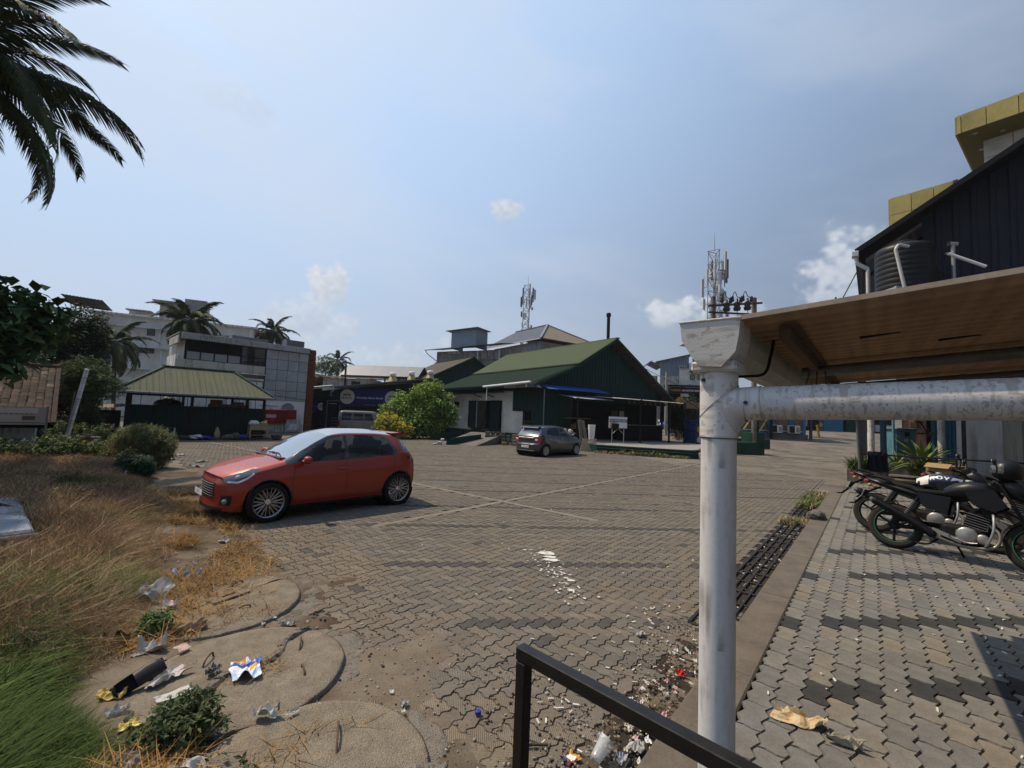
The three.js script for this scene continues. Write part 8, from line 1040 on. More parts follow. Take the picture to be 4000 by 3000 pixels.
function frondGeo(seed, L, droop, nl, lw, ll) {
const r = rng(seed), b = new MB(), P = []; let p = V(0, 0, 0), th = 0.0; const N = 26; for (let i = 0; i <= N; i++) { P.push(p.clone()); const t = i / N; th -= droop / N * (0.35 + 1.3 * t); p = p.clone().add(V(Math.cos(th) * L / N, Math.sin(th) * L / N, 0)); }
const at = (t) => { const k = Math.min(N - 1e-4, t * N), i = Math.floor(k); return [P[i].clone().lerp(P[i + 1], k - i), P[i + 1].clone().sub(P[i]).normalize()]; };
for (let i = 0; i < N; i++) { const w = lerp(0.035, 0.006, i / N) * L / 4, w2 = lerp(0.035, 0.006, (i + 1) / N) * L / 4; b.quad(P[i].clone().add(V(0, 0, -w)), P[i + 1].clone().add(V(0, 0, -w2)), P[i + 1].clone().add(V(0, 0, w2)), P[i].clone().add(V(0, 0, w))); b.quad(P[i].clone().add(V(0, 0, w)), P[i + 1].clone().add(V(0, 0, w2)), P[i + 1].clone().add(V(0, -w2 * 1.4, 0)), P[i].clone().add(V(0, -w * 1.4, 0))); b.quad(P[i].clone().add(V(0, 0, -w)), P[i].clone().add(V(0, -w * 1.4, 0)), P[i + 1].clone().add(V(0, -w2 * 1.4, 0)), P[i + 1].clone().add(V(0, 0, -w2))); }
for (const s of [-1, 1]) for (let k = 0; k < nl; k++) {
const t = 0.14 + 0.86 * (k + 0.5 * r()) / nl, [q, tan] = at(t), l = ll * L * (0.35 + 0.65 * Math.sin(Math.PI * Math.pow(t, 0.75))) * (0.85 + 0.3 * r()); if (r() < 0.04) continue;
const out = V(0, 0, s), up = V(0, 1, 0); const d0 = tan.clone().multiplyScalar(0.55 + 0.5 * t).addScaledVector(out, 0.85).addScaledVector(up, 0.15 - 0.25 * r()).normalize(); const d1 = d0.clone().addScaledVector(up, -0.75 - 0.5 * r()).normalize(), d2 = d1.clone().addScaledVector(up, -0.9 - 0.6 * r()).normalize();
const a = q, m = a.clone().addScaledVector(d0, l * 0.35), n2 = m.clone().addScaledVector(d1, l * 0.35), e = n2.clone().addScaledVector(d2, l * 0.3), w = tan.clone().multiplyScalar(lw * L * (0.8 + 0.4 * r()));
b.quad(a.clone().addScaledVector(w, -0.5), a.clone().addScaledVector(w, 0.5), m.clone().addScaledVector(w, 0.6), m.clone().addScaledVector(w, -0.6)); b.quad(m.clone().addScaledVector(w, -0.6), m.clone().addScaledVector(w, 0.6), n2.clone().addScaledVector(w, 0.42), n2.clone().addScaledVector(w, -0.42)); b.tri(n2.clone().addScaledVector(w, -0.42), n2.clone().addScaledVector(w, 0.42), e, [0, 0], [1, 0], [0, 1]);
}
return b.geo();
}
{
const near = [frondGeo(1, 4.4, 1.2, 96, 0.010, 0.2), frondGeo(2, 4.4, 1.6, 96, 0.010, 0.2), frondGeo(3, 4.2, 2.0, 90, 0.010, 0.2)], farG = [frondGeo(4, 3.7, 1.3, 34, 0.026, 0.24), frondGeo(5, 3.7, 1.9, 34, 0.026, 0.24)];
const cols = [[0.045, 0.065, 0.02], [0.06, 0.085, 0.028], [0.032, 0.05, 0.018], [0.11, 0.075, 0.03]].map((c) => { const m = new THREE.MeshPhysicalMaterial({ specularIntensity: 0.4, roughness: 0.75, side: THREE.DoubleSide }); m.color.setRGB(c[0] * 0.75, c[1] * 0.75, c[2] * 0.75); return m; });
const palm = (l, x, y0, y, z, n, geos, sc, seed, lean) => {
const t = thing('coconut_palm', l, 'palm', x, y, z), r = rng(seed); const pts = [V(lean[0], y0 - y, lean[1]), V(lean[0] * 0.5, (y0 - y) * 0.5, lean[1] * 0.5), V(0, -0.3, 0), V(0, 0.1, 0)]; part(t, 'trunk', tube(pts, 0.14 * Math.min(1.3, sc + 0.2), 10, 20), C.bark);
for (let k = 0; k < n; k++) { const g = geos[k % geos.length], m = part(t, 'frond', g, cols[r() < 0.12 && k > n * 0.6 ? 3 : Math.floor(r() * 3)]); const lvl = k / n; m.rotation.order = 'YZX'; m.rotation.y = k * 2.39996 + r() * 0.3; m.rotation.z = lerp(1.2, geos === near ? -0.5 : -0.8, Math.pow(lvl, 0.8)) + (r() - 0.5) * 0.25; m.rotation.x = (r() - 0.5) * 0.7; m.scale.setScalar(sc * (0.85 + 0.25 * r())); }
const nuts = []; for (let k = 0; k < 7; k++) { const g = norm(new THREE.SphereGeometry(0.11, 8, 6)); g.scale(1, 1.2, 1); g.translate(Math.cos(k) * 0.25, -0.3 - (k % 3) * 0.12, Math.sin(k) * 0.25); part(t, 'coconut', g, M([0.06, 0.07, 0.02], { rough: 0.6 })); }
return t;
};
palm('near coconut palm whose fronds hang in from the upper left corner', -15.1, -0.5, 10.75, -11, 44, near, 0.98, 41, [-2.2, -0.6]);
palm('coconut palm in front of the white block near the steel stair', -40, 0, 7.6, -44, 34, farG, 1.0, 42, [0.6, 0]);
palm('coconut palm rising behind the dark glazed terrace', -30.4, 0, 9.5, -41, 34, farG, 0.95, 43, [0.3, 0]);
palm('coconut palm behind the right end of the office building', -33.1, 0, 12.1, -60, 32, farG, 0.95, 44, [0.4, 0]);
palm('small far coconut palm beside the airy tree', -33.8, 0, 11.0, -85, 22, farG, 1.0, 45, [0.3, 0]);
}
const grassEdge = (kx) => { const p = [[-2.4, -0.40], [-3.15, -0.54], [-3.77, -0.66], [-4.63, -0.92], [-5.75, -1.45], [-7.1, -1.72], [-9.7, -2.35], [-14.8, -3.0], [-21, -3.6]]; let i = 0; while (i < p.length - 2 && kx < p[i + 1][0]) i++; return lerp(p[i][1], p[i + 1][1], clamp((p[i][0] - kx) / (p[i][0] - p[i + 1][0]))); };
function clump(seed, n, h, w, lean, head) { const r = rng(seed), b = new MB(); for (let i = 0; i < n; i++) { const a = r() * 6.283, d = V(Math.cos(a), 0, Math.sin(a)), s = V(-d.z, 0, d.x), H_ = h * (0.55 + 0.6 * r()), ln = lean * (0.3 + r()), o = V((r() - 0.5) * 0.07, 0, (r() - 0.5) * 0.07); const P = (t) => o.clone().addScaledVector(d, ln * H_ * t * t).add(V(0, H_ * t * (1 - 0.25 * t * ln), 0)); let ww = w * (0.7 + 0.6 * r()); const ks = [0, 0.4, 0.75]; for (let k = 0; k < 2; k++) { const p = P(ks[k]), q = P(ks[k + 1]), w0 = ww * (1 - ks[k] * 0.6), w1 = ww * (1 - ks[k + 1] * 0.6); b.uquad(p.clone().addScaledVector(s, -w0), p.clone().addScaledVector(s, w0), q.clone().addScaledVector(s, w1), q.clone().addScaledVector(s, -w1), [0, 0], [1, 0], [1, 1], [0, 1]); } const p = P(0.75), q = P(1); b.tri(p.clone().addScaledVector(s, -ww * 0.5), p.clone().addScaledVector(s, ww * 0.5), q, [0, 0], [1, 0], [0, 1]); if (head) for (let k = 0; k < 3; k++) { const m = P(0.8 + 0.1 * k), e = m.clone().add(V((r() - 0.5) * 0.07, 0.03 + 0.02 * r(), (r() - 0.5) * 0.07)); b.tri(m.clone().addScaledVector(s, -w * 0.5), m.clone().addScaledVector(s, w * 0.5), e, [0, 0], [1, 0], [0, 1]); } } return b.geo(); }
{
const dry = [clump(1, 8, 0.27, 0.0022, 1.2, true), clump(2, 8, 0.22, 0.0026, 1.9, true)], green = [clump(3, 9, 0.2, 0.0044, 1.2, false), clump(4, 9, 0.16, 0.005, 1.9, false)], far = [clump(5, 10, 0.27, 0.006, 1.2, true)];
const r = rng(91), A = { dry0: [[], []], dry1: [[], []], green0: [[], []], green1: [[], []], far: [[], []] }; const Q = new THREE.Quaternion(), E = new THREE.Euler();
const dc = [[0.25, 0.165, 0.095], [0.32, 0.23, 0.14], [0.19, 0.13, 0.08], [0.38, 0.30, 0.19], [0.28, 0.155, 0.075]], gc = [[0.055, 0.09, 0.024], [0.085, 0.12, 0.035], [0.036, 0.064, 0.017]];
const put = (S, kx, kz, c, s, y) => { const [x, z] = k2w(kx, kz); if (z > -0.9 || !inView(x, 0.15, z, 0.35)) return; E.set((r() - 0.5) * 0.8, r() * 6.283, (r() - 0.5) * 0.8 - 0.08); S[0].push(new THREE.Matrix4().compose(V(x, y, z), Q.setFromEuler(E), V(s, s * (0.8 + 0.4 * r()), s))); const v = (0.7 + 0.6 * r()) * (0.45 + 1.1 * fbm(kx * 2.3 + 11, kz * 2.3, 98, 3)); S[1].push(lin(c[0] * v, c[1] * v, c[2] * v)); };
for (let i = 0; i < 150000; i++) {
const kx = -2.2 - 19 * Math.pow(r(), 1.5), kz = grassEdge(kx) - 0.25 + r() * 3.4; const e = kz - grassEdge(kx) + (fbm(kx * 1.3, kz * 1.3, 92, 3) - 0.5) * 0.7; if (e < 0) continue; if (kx < -7.4 && kx > -10.8 && kz > -0.62) continue; if (kx < -6.2 && kx > -8.6 && kz > -1.0 && r() < 0.8) continue;
const thin = sstep(0, 0.5, e); if (r() > 0.15 + 0.85 * thin) continue; const patch = fbm(kx * 0.9 + 7, kz * 0.9, 93, 3); if (patch < 0.33 && r() < 0.6) continue;
const [wx, wz] = k2w(kx, kz), d = Math.hypot(wx, wz); const gN = sstep(-5.2, -3.9, kx + (patch - 0.5) * 2.2) * sstep(-0.75, -0.45, kz + (patch - 0.5) * 0.8) + 0.7 * sstep(0.58, 0.66, fbm(kx * 0.7 + 3, kz * 0.7 + 9, 94, 3)) + (kx < -11 ? 0.5 * sstep(0.5, 0.6, patch) : 0);
const y = 0.02 + 0.03 * sstep(0.2, 1, e); const hs = (0.55 + 0.75 * sstep(0, 0.9, e)) * (0.7 + 0.6 * fbm(kx * 1.6, kz * 1.6, 95, 2));
if (r() < gN) { if (d > 6 && r() < 0.5) continue; put(r() < 0.5 ? A.green0 : A.green1, kx, kz, gc[Math.floor(r() * 3)], hs * 1.05, y); } else if (d > 9.5) { if (r() < 0.45) put(A.far, kx, kz, dc[Math.floor(r() * 5)], hs, y); } else put(r() < 0.5 ? A.dry0 : A.dry1, kx, kz, dc[Math.floor(r() * 5)], hs, y);
}
stuff(scene, 'dry_grass', dry[0], GRASS, A.dry0[0], A.dry0[1], 'tall dry brown grass on the verge at left', 'grass'); stuff(scene, 'dry_grass', dry[1], GRASS, A.dry1[0], A.dry1[1], 'bent dry brown grass on the verge at left', 'grass'); stuff(scene, 'green_grass', green[0], GRASS, A.green0[0], A.green0[1], 'green grass at the lower left corner', 'grass'); stuff(scene, 'green_grass', green[1], GRASS, A.green1[0], A.green1[1], 'short bent green grass in the verge', 'grass'); stuff(scene, 'dry_grass', far[0], GRASS, A.far[0], A.far[1], 'dry brown grass farther back on the verge', 'grass');
console.log('grass', A.dry0[0].length, A.dry1[0].length, A.green0[0].length, A.green1[0].length, A.far[0].length);
const S = [[], []], W = [[], []]; const sg = clump(6, 7, 0.1, 0.002, 1.6, false), wg = clump(7, 9, 0.13, 0.004, 1.2, false);
for (let i = 0; i < 5000; i++) { const kx = -2.4 - 9 * r(), kz = grassEdge(kx) - r() * r() * 1.3; const n = fbm(kx * 1.8, kz * 1.8, 96, 3); if (n < 0.5) continue; put(S, kx, kz, [0.30, 0.18, 0.07], 0.6 + r(), 0.01); }
for (let i = 0; i < 320; i++) put(W, -1.22 + (r() - 0.5) * 0.44, -12.6 - r() * 2.6, r() < 0.6 ? gc[0] : dc[3], 0.7 + r(), 0.0); for (let i = 0; i < 120; i++) put(W, -1.2 + (r() - 0.5) * 0.5, -10.55 + (r() - 0.5) * 0.5, r() < 0.4 ? gc[1] : dc[3], 0.6 + r() * 0.7, 0.0);
for (let i = 0; i < 260; i++) { const t = r(), q = w2k(lerp(5.0, 9.6, t), -lerp(25.4, 23.7, t)); put(W, q[0] + (r() - 0.5) * 0.15, q[1] + 0.1 + r() * 0.3, r() < 0.5 ? gc[1] : dc[3], 0.8 + r() * 1.6 * (fbm(t * 9, 1, 97, 2) > 0.55 ? 1.3 : 0.5), 0); }
for (let i = 0; i < 300; i++) put(W, -0.15 + (r() - 0.5) * 0.9, -19.4 + (r() - 0.5) * 0.7, gc[Math.floor(r() * 3)], 1.8 + r() * 2.2, 0.52);
for (let i = 0; i < 160; i++) put(W, -8.6 - r() * 2.6, -3.2 - r() * 0.7, gc[Math.floor(r() * 3)], 0.6 + r() * 0.8, 0.01);
stuff(scene, 'straw', sg, GRASS, S[0], S[1], 'thin straw on the bare earth', 'straw'); stuff(scene, 'weeds', wg, GRASS, W[0], W[1], 'weeds along the kerb, terrace foot and planters', 'weeds');
}
{
const strap = (x, y, z, n, L, seed, l, c) => { const t = thing('strap_leaf_plant', l, 'plant', x, y, z), r = rng(seed); const gs = [leafGeo(L, L * 0.075, 0.3, 0.35, 5), leafGeo(L * 0.85, L * 0.08, 0.3, 0.6, 5)]; const ms = c.map((q) => { const m = leafMat({ trans: 0.3, rough: 0.45 }); m.color.setRGB(...q); return m; }); for (let i = 0; i < n; i++) { const m = part(t, 'leaf', gs[i % 2], ms[Math.floor(r() * ms.length)]); m.rotation.order = 'YXZ'; m.rotation.set(-(0.35 + 0.95 * r()), i * 2.4, 0); m.scale.setScalar(0.7 + 0.5 * r()); } };
const q = k2w(1.55, -24.3), q2 = k2w(0.75, -24.6), q3 = k2w(1.0, -24.1);
strap(q[0], 0.5, q[1], 64, 1.55, 1, 'big strap leaved green plant beside the meter cabinet', [[0.10, 0.17, 0.03], [0.06, 0.115, 0.025], [0.15, 0.21, 0.045]]); strap(q2[0], 0.45, q2[1], 30, 0.95, 2, 'smaller yellowish strap leaved plant left of the big one', [[0.22, 0.24, 0.05], [0.12, 0.17, 0.04]]); strap(...(() => { const a = k2w(1.95, -27.4); return [a[0], 1.7, a[1]]; })(), 22, 0.8, 3, 'spiky dark plant hanging before the pink wall', [[0.03, 0.05, 0.02]]);
let t = thing('weed_plant', 'small leafy weed with a yellow tinge at the planter foot', 'plant', q3[0] + 0.3, 0.2, q3[1] + 0.5); foliage(t, 'foliage', SPRAY.small, LEAF, [[0, 0.3, 0, 0.5, 0.4, 0.4]], 420, [[0.09, 0.14, 0.03]], 51, { floor: 0 });
const sp = (l, kx, kz, rx, ry_, n, seed, cols, g = SPRAY.tiny) => { const [x, z] = k2w(kx, kz); const o = thing('weed_plant', l, 'plant', x, 0.02, z); foliage(o, 'foliage', g, LEAF, [[0, ry_ * 0.7, 0, rx, ry_, rx * 0.8]], n, cols, seed, { floor: 0.0, gap: 0.44, cf: 9 }); };
sp('little green weed between the upper two manhole covers', -4.5, -1.08, 0.17, 0.12, 260, 52, [[0.06, 0.12, 0.03], [0.10, 0.17, 0.05]]); sp('bushy green weed in front of the middle manhole cover', -2.98, -0.92, 0.2, 0.14, 420, 53, [[0.05, 0.085, 0.025], [0.09, 0.12, 0.04]]); sp('low green weed left of the nearest manhole cover', -3.1, -0.74, 0.16, 0.1, 260, 54, [[0.06, 0.1, 0.03], [0.1, 0.13, 0.05]]); sp('small tuft of weed beside the nearest cover', -2.55, -0.95, 0.12, 0.06, 120, 55, [[0.05, 0.08, 0.03]]);
}
function motorcycle(name, label, o) {
const t = thing(name, label, 'motorcycle'); const body = t, bk = M([0.005, 0.005, 0.006], { rough: 0.38 }), mt = M([0.007, 0.007, 0.008], { rough: 0.6 }), al = M([0.33, 0.31, 0.28], { rough: 0.35, metal: 0.8 }), rub = M([0.014, 0.013, 0.012], { rough: 0.85 });
const WR = 0.305, ax = [0.66, -0.66];
ax.forEach((x, i) => { const w = new THREE.Group(); w.name = 'wheel'; w.position.set(x, WR, 0); body.add(w); const tw = i ? 0.058 : 0.045;
part(w, 'tyre', (() => { const g = lathe([[WR - 0.085, -tw * 0.8], [WR - 0.05, -tw], [WR - 0.018, -tw * 0.82], [WR, 0], [WR - 0.018, tw * 0.82], [WR - 0.05, tw], [WR - 0.085, tw * 0.8]], 44); g.rotateX(Math.PI / 2); return g; })(), M([0.035, 0.03, 0.026], { rough: 0.95, bump: 0.003, bsize: 0.08 }));
part(w, 'rim', (() => { const g = lathe([[WR - 0.088, -tw * 0.7], [WR - 0.105, 0], [WR - 0.088, tw * 0.7], [WR - 0.082, tw * 0.75]], 44); g.rotateX(Math.PI / 2); return g; })(), mt); { const g = norm(new THREE.TorusGeometry(WR - 0.086, 0.004, 6, 44)); g.translate(0, 0, tw * 0.82); part(w, 'rim_stripe', g, M(o.stripe || [0.02, 0.2, 0.09], { rough: 0.4 })); }
for (let k = 0; k < (i ? 3 : 5); k++) { const a = k / (i ? 3 : 5) * 6.283 + 0.5; part(w, 'spoke', bar([Math.cos(a) * 0.04, Math.sin(a) * 0.04, 0.01], [Math.cos(a) * (WR - 0.1), Math.sin(a) * (WR - 0.1), 0.01], 0.03, 0.032, 0.006), mt); } part(w, 'hub', cyl([0, 0, -0.07], [0, 0, 0.07], 0.055, 0.055, 18), mt); if (!i) { const g = lathe([[0.05, -0.002], [0.13, -0.002], [0.13, 0.002], [0.05, 0.002]], 28); g.rotateX(Math.PI / 2); g.translate(0, 0, 0.08); part(w, 'brake_disc', g, C.steelGrey); } });
for (const s of [-1, 1]) { part(body, 'swingarm', bar([-0.66, 0.305, s * 0.10], [-0.10, 0.34, s * 0.09], 0.03, 0.05, 0.008), mt); const sh = part(body, 'shock_absorber', [cyl([-0.55, 0.42, s * 0.13], [-0.40, 0.72, s * 0.13], 0.02, 0.02, 10)], mt); const cp = []; for (let k = 0; k <= 90; k++) { const u = k / 90, a = u * 6.283 * 9; const d = V(0.15, 0.3, 0).normalize(), c = V(-0.53, 0.46, s * 0.13).addScaledVector(d, u * 0.24); cp.push([c.x + Math.cos(a) * 0.031 * 0.9, c.y - Math.cos(a) * 0.031 * 0.4, c.z + Math.sin(a) * 0.031]); } part(sh, 'spring', tube(cp, 0.006, 5, 180), C.steelGrey); part(body, 'fork', [cyl([0.66, 0.305, s * 0.085], [0.36, 1.0, s * 0.085], 0.022, 0.019, 12), cyl([0.66, 0.305, s * 0.085], [0.53, 0.61, s * 0.085], 0.031, 0.031, 12)], mt); }
part(body, 'frame', [tube([[0.36, 0.9, 0], [0.28, 0.6, 0], [0.22, 0.32, 0], [-0.05, 0.25, 0], [-0.15, 0.4, 0]], 0.024, 8, 24), tube([[0.36, 0.88, 0], [0.05, 0.78, 0.04], [-0.3, 0.72, 0.09], [-0.75, 0.82, 0.07]], 0.018, 8, 20), tube([[0.36, 0.88, 0], [0.05, 0.78, -0.04], [-0.3, 0.72, -0.09], [-0.75, 0.82, -0.07]], 0.018, 8, 20)], mt);
const en = part(body, 'engine', [norm(new RoundedBoxGeometry(0.42, 0.24, 0.25, 3, 0.06)).translate(0.02, 0.33, 0), norm(new RoundedBoxGeometry(0.2, 0.2, 0.18, 3, 0.04)).rotateZ(-0.25).translate(0.14, 0.52, 0)], mt); for (let k = 0; k < 6; k++) part(en, 'cooling_fin', box(0.115 + k * 0.008, 0.44 + k * 0.03, 0, 0.235, 0.008, 0.225, 0.002, rotXYZ(0, 0, -0.25)), C.steelGrey);
{ const g = lathe([[0, 0.045], [0.05, 0.042], [0.07, 0.03], [0.085, 0.034], [0.1, 0.02], [0.105, 0]], 28); g.rotateX(Math.PI / 2); g.translate(0.06, 0.33, 0.125); const c = part(en, 'clutch_cover', g, al); const h = lathe([[0, 0.03], [0.045, 0.028], [0.06, 0.012], [0.062, 0]], 22); h.rotateX(Math.PI / 2); h.translate(0.2, 0.31, 0.125); part(en, 'oil_filter_cover', h, al); for (let k = 0; k < 7; k++) { const a = k * 0.9; part(en, 'cover_bolt', cyl([0.06 + Math.cos(a) * 0.098, 0.33 + Math.sin(a) * 0.098, 0.125], [0.06 + Math.cos(a) * 0.098, 0.33 + Math.sin(a) * 0.098, 0.152], 0.01, 0.01, 8), al); } }
part(body, 'exhaust_pipe', tube([[0.24, 0.5, 0.05], [0.34, 0.4, 0.08], [0.3, 0.24, 0.1], [0.05, 0.19, 0.12], [-0.2, 0.25, 0.15], [-0.32, 0.33, 0.165]], 0.02, 10, 36), M([0.25, 0.22, 0.19], { rough: 0.4, metal: 0.8 }));
{ const pts = [[-0.26, 0.28, 0.165], [-0.42, 0.38, 0.175], [-0.62, 0.49, 0.185], [-0.84, 0.60, 0.19]]; const m = part(body, 'silencer', [tube(pts, 0.052, 14, 24), norm(new THREE.SphereGeometry(0.052, 14, 10)).translate(-0.84, 0.6, 0.19), norm(new THREE.SphereGeometry(0.052, 14, 10)).translate(-0.26, 0.28, 0.165)], mt); part(m, 'heat_shield', tube(pts.map(([x, y, z]) => [x * 0.93 - 0.03, y * 0.94 + 0.03, z + 0.026]), 0.032, 10, 20), bk); part(m, 'end_cap', cyl([-0.86, 0.605, 0.19], [-0.905, 0.63, 0.19], 0.034, 0.03, 16), C.steelGrey); }
const loft = (secs, n = 20) => { const b = new MB(), rings = secs.map(([x, yc, hy, hz, k = 2.4]) => Array.from({ length: n + 1 }, (_, i) => { const a = i / n * 6.283, c = Math.cos(a), s = Math.sin(a), e = 2 / k; return V(x, yc + hy * Math.sign(s) * Math.pow(Math.abs(s), e), hz * Math.sign(c) * Math.pow(Math.abs(c), e)); })); for (let i = 0; i + 1 < rings.length; i++) for (let j = 0; j < n; j++) b.uquad(rings[i][j], rings[i + 1][j], rings[i + 1][j + 1], rings[i][j + 1], [secs[i][0], j / n], [secs[i + 1][0], j / n], [secs[i + 1][0], (j + 1) / n], [secs[i][0], (j + 1) / n]); let g = b.geo(); g.deleteAttribute('normal'); g = toCreasedNormals(g, 0.9); return norm(g); };
part(body, 'fuel_tank', loft([[0.36, 0.87, 0.02, 0.03], [0.33, 0.88, 0.09, 0.12], [0.22, 0.90, 0.12, 0.165], [0.08, 0.90, 0.125, 0.17], [-0.06, 0.87, 0.105, 0.135], [-0.15, 0.83, 0.07, 0.09], [-0.18, 0.81, 0.02, 0.03]]), o.tank || bk); if (o.tankPanel) o.tankPanel(body, loft); part(body, 'tank_cap', cyl([0.08, 1.015, 0], [0.08, 1.035, 0], 0.045, 0.04, 16), C.galv);
for (const s of [-1, 1]) { part(body, 'tank_scoop', prism([[0.42, 0.74], [0.30, 0.93], [0.05, 0.86], [0.12, 0.72], [0.3, 0.66]].reverse(), 0.035, 0.145, new THREE.Matrix4().makeScale(1, 1, s)), bk); part(body, 'side_panel', prism([[-0.08, 0.78], [-0.42, 0.80], [-0.36, 0.62], [-0.12, 0.55]], 0.03, 0.10, new THREE.Matrix4().makeScale(1, 1, s)), bk); }
part(body, 'seat', loft([[-0.14, 0.82, 0.03, 0.08], [-0.2, 0.815, 0.045, 0.12], [-0.42, 0.81, 0.045, 0.135], [-0.48, 0.85, 0.045, 0.12], [-0.75, 0.885, 0.04, 0.095], [-0.82, 0.895, 0.02, 0.05]]), rub); part(body, 'tail_panel', loft([[-0.3, 0.74, 0.04, 0.115], [-0.55, 0.80, 0.055, 0.12], [-0.82, 0.87, 0.045, 0.085], [-0.98, 0.915, 0.02, 0.04], [-1.0, 0.92, 0.005, 0.01]]), bk);
part(body, 'grab_rail', tube([[-0.68, 0.9, 0.12], [-0.84, 0.95, 0.11], [-0.93, 0.96, 0], [-0.84, 0.95, -0.11], [-0.68, 0.9, -0.12]], 0.014, 8, 24), mt); part(body, 'tail_lamp', loft([[-0.96, 0.885, 0.02, 0.05], [-1.0, 0.885, 0.03, 0.055], [-1.02, 0.885, 0.012, 0.03]], 14), M([0.32, 0.02, 0.01], { rough: 0.15, clear: 1 })); for (const s of [-1, 1]) part(body, 'indicator', [norm(new THREE.SphereGeometry(0.03, 10, 8)).scale(1, 0.8, 1.2).translate(-0.92, 0.82, s * 0.15), cyl([-0.92, 0.82, s * 0.04], [-0.92, 0.82, s * 0.14], 0.01, 0.01, 6)], M([0.4, 0.17, 0.02], { rough: 0.2, clear: 1 }));
part(body, 'rear_mudguard', (() => { const b = new MB(), p = [[-0.82, 0.82], [-0.96, 0.74], [-1.05, 0.62], [-1.12, 0.55], [-1.19, 0.54]]; for (let i = 0; i + 1 < p.length; i++) for (const d of [0, -0.012]) b.quad(V(p[i][0] + d, p[i][1] + d, 0.075), V(p[i + 1][0] + d, p[i + 1][1] + d, 0.07), V(p[i + 1][0] + d, p[i + 1][1] + d, -0.07), V(p[i][0] + d, p[i][1] + d, -0.075)); return b.geo(); })(), rub); part(body, 'number_plate', box(-1.01, 0.70, 0, 0.006, 0.12, 0.2, 0.002, rotXYZ(0, 0, -0.35)), C.stained);
part(body, 'tyre_hugger', (() => { const b = new MB(), n = 12; for (let i = 0; i < n; i++) { const q = (k) => { const a = lerp(0.5, 2.5, k / n); return [-0.66 + Math.cos(a) * (WR + 0.025), WR + Math.sin(a) * (WR + 0.025)]; }; const [x, y] = q(i), [x1, y1] = q(i + 1); b.quad(V(x, y, -0.07), V(x1, y1, -0.07), V(x1, y1, 0.07), V(x, y, 0.07)); } return b.geo(); })(), mt);
part(body, 'front_mudguard', (() => { const b = new MB(), n = 14; for (let i = 0; i < n; i++) { const q = (k) => { const a = lerp(0.35, 2.75, k / n); return [0.66 + Math.cos(a) * (WR + 0.02), WR + Math.sin(a) * (WR + 0.02)]; }; const [x, y] = q(i), [x1, y1] = q(i + 1); for (const [z0, z1, dy] of [[-0.075, -0.03, 0], [-0.03, 0.03, 0.012], [0.03, 0.075, 0]]) b.quad(V(x, y + (z0 < -0.05 ? -0.02 : dy), z0), V(x1, y1 + (z0 < -0.05 ? -0.02 : dy), z0), V(x1, y1 + (z1 > 0.05 ? -0.02 : dy), z1), V(x, y + (z1 > 0.05 ? -0.02 : dy), z1)); } return b.geo(); })(), bk);
part(body, 'headlamp_cowl', loft([[0.36, 1.0, 0.05, 0.08], [0.44, 0.98, 0.13, 0.12], [0.54, 0.93, 0.12, 0.115], [0.60, 0.88, 0.05, 0.07], [0.61, 0.87, 0.01, 0.02]]), bk); part(body, 'headlamp', loft([[0.585, 0.9, 0.055, 0.07], [0.61, 0.895, 0.04, 0.055], [0.618, 0.893, 0.01, 0.02]], 14), M([0.4, 0.4, 0.4], { rough: 0.08, clear: 1 })); part(body, 'instrument', norm(new RoundedBoxGeometry(0.08, 0.09, 0.16, 3, 0.02)).rotateZ(0.5).translate(0.38, 1.08, 0), mt);
part(body, 'handlebar', tube([[0.24, 1.06, 0.36], [0.32, 1.05, 0.24], [0.37, 1.02, 0.09], [0.37, 1.02, -0.09], [0.32, 1.05, -0.24], [0.24, 1.06, -0.36]], 0.012, 8, 30), mt); for (const s of [-1, 1]) { part(body, 'grip', cyl([0.24, 1.06, s * 0.37], [0.285, 1.055, s * 0.26], 0.019, 0.019, 10), rub); part(body, 'lever', tube([[0.33, 1.05, s * 0.22], [0.34, 1.055, s * 0.3], [0.30, 1.06, s * 0.38]], 0.007, 6, 10), al); const m = part(body, 'mirror', [tube([[0.31, 1.06, s * 0.22], [0.34, 1.18, s * 0.27], [0.33, 1.25, s * 0.31]], 0.007, 6, 10), norm(new THREE.SphereGeometry(0.07, 16, 10)).scale(0.25, 0.6, 1).translate(0.325, 1.26, s * 0.34)], bk); part(m, 'mirror_glass', norm(new THREE.CylinderGeometry(0.062, 0.062, 0.004, 24)).rotateZ(Math.PI / 2).scale(1, 0.6, 1).translate(0.305, 1.26, s * 0.34), M([0.8, 0.82, 0.85], { rough: 0.03, metal: 1 })); }
part(body, 'crash_guard', tube([[0.28, 0.62, 0.04], [0.3, 0.60, 0.22], [0.3, 0.42, 0.27], [0.24, 0.25, 0.18], [0.2, 0.22, 0.03]], 0.013, 8, 30), C.galv); part(body, 'footpeg', [cyl([-0.1, 0.3, 0.1], [-0.1, 0.3, 0.25], 0.014, 0.014, 8), bar([0.02, 0.24, 0.15], [-0.26, 0.34, 0.16], 0.012, 0.05, 0.004)], al); part(body, 'brake_pedal', tube([[-0.08, 0.28, 0.16], [0.08, 0.24, 0.18], [0.16, 0.25, 0.2]], 0.009, 6, 10), al);
part(body, 'kickstand', tube([[-0.08, 0.24, -0.1], [-0.02, 0.1, -0.22], [0.0, 0.035, -0.28]], 0.013, 8, 10), mt); part(body, 'centre_stand', tube([[-0.18, 0.25, 0.12], [-0.3, 0.14, 0.15], [-0.42, 0.13, 0.16]], 0.014, 6, 10), mt); part(body, 'chain_guard', box(-0.38, 0.4, -0.12, 0.5, 0.06, 0.02, 0.006), mt);
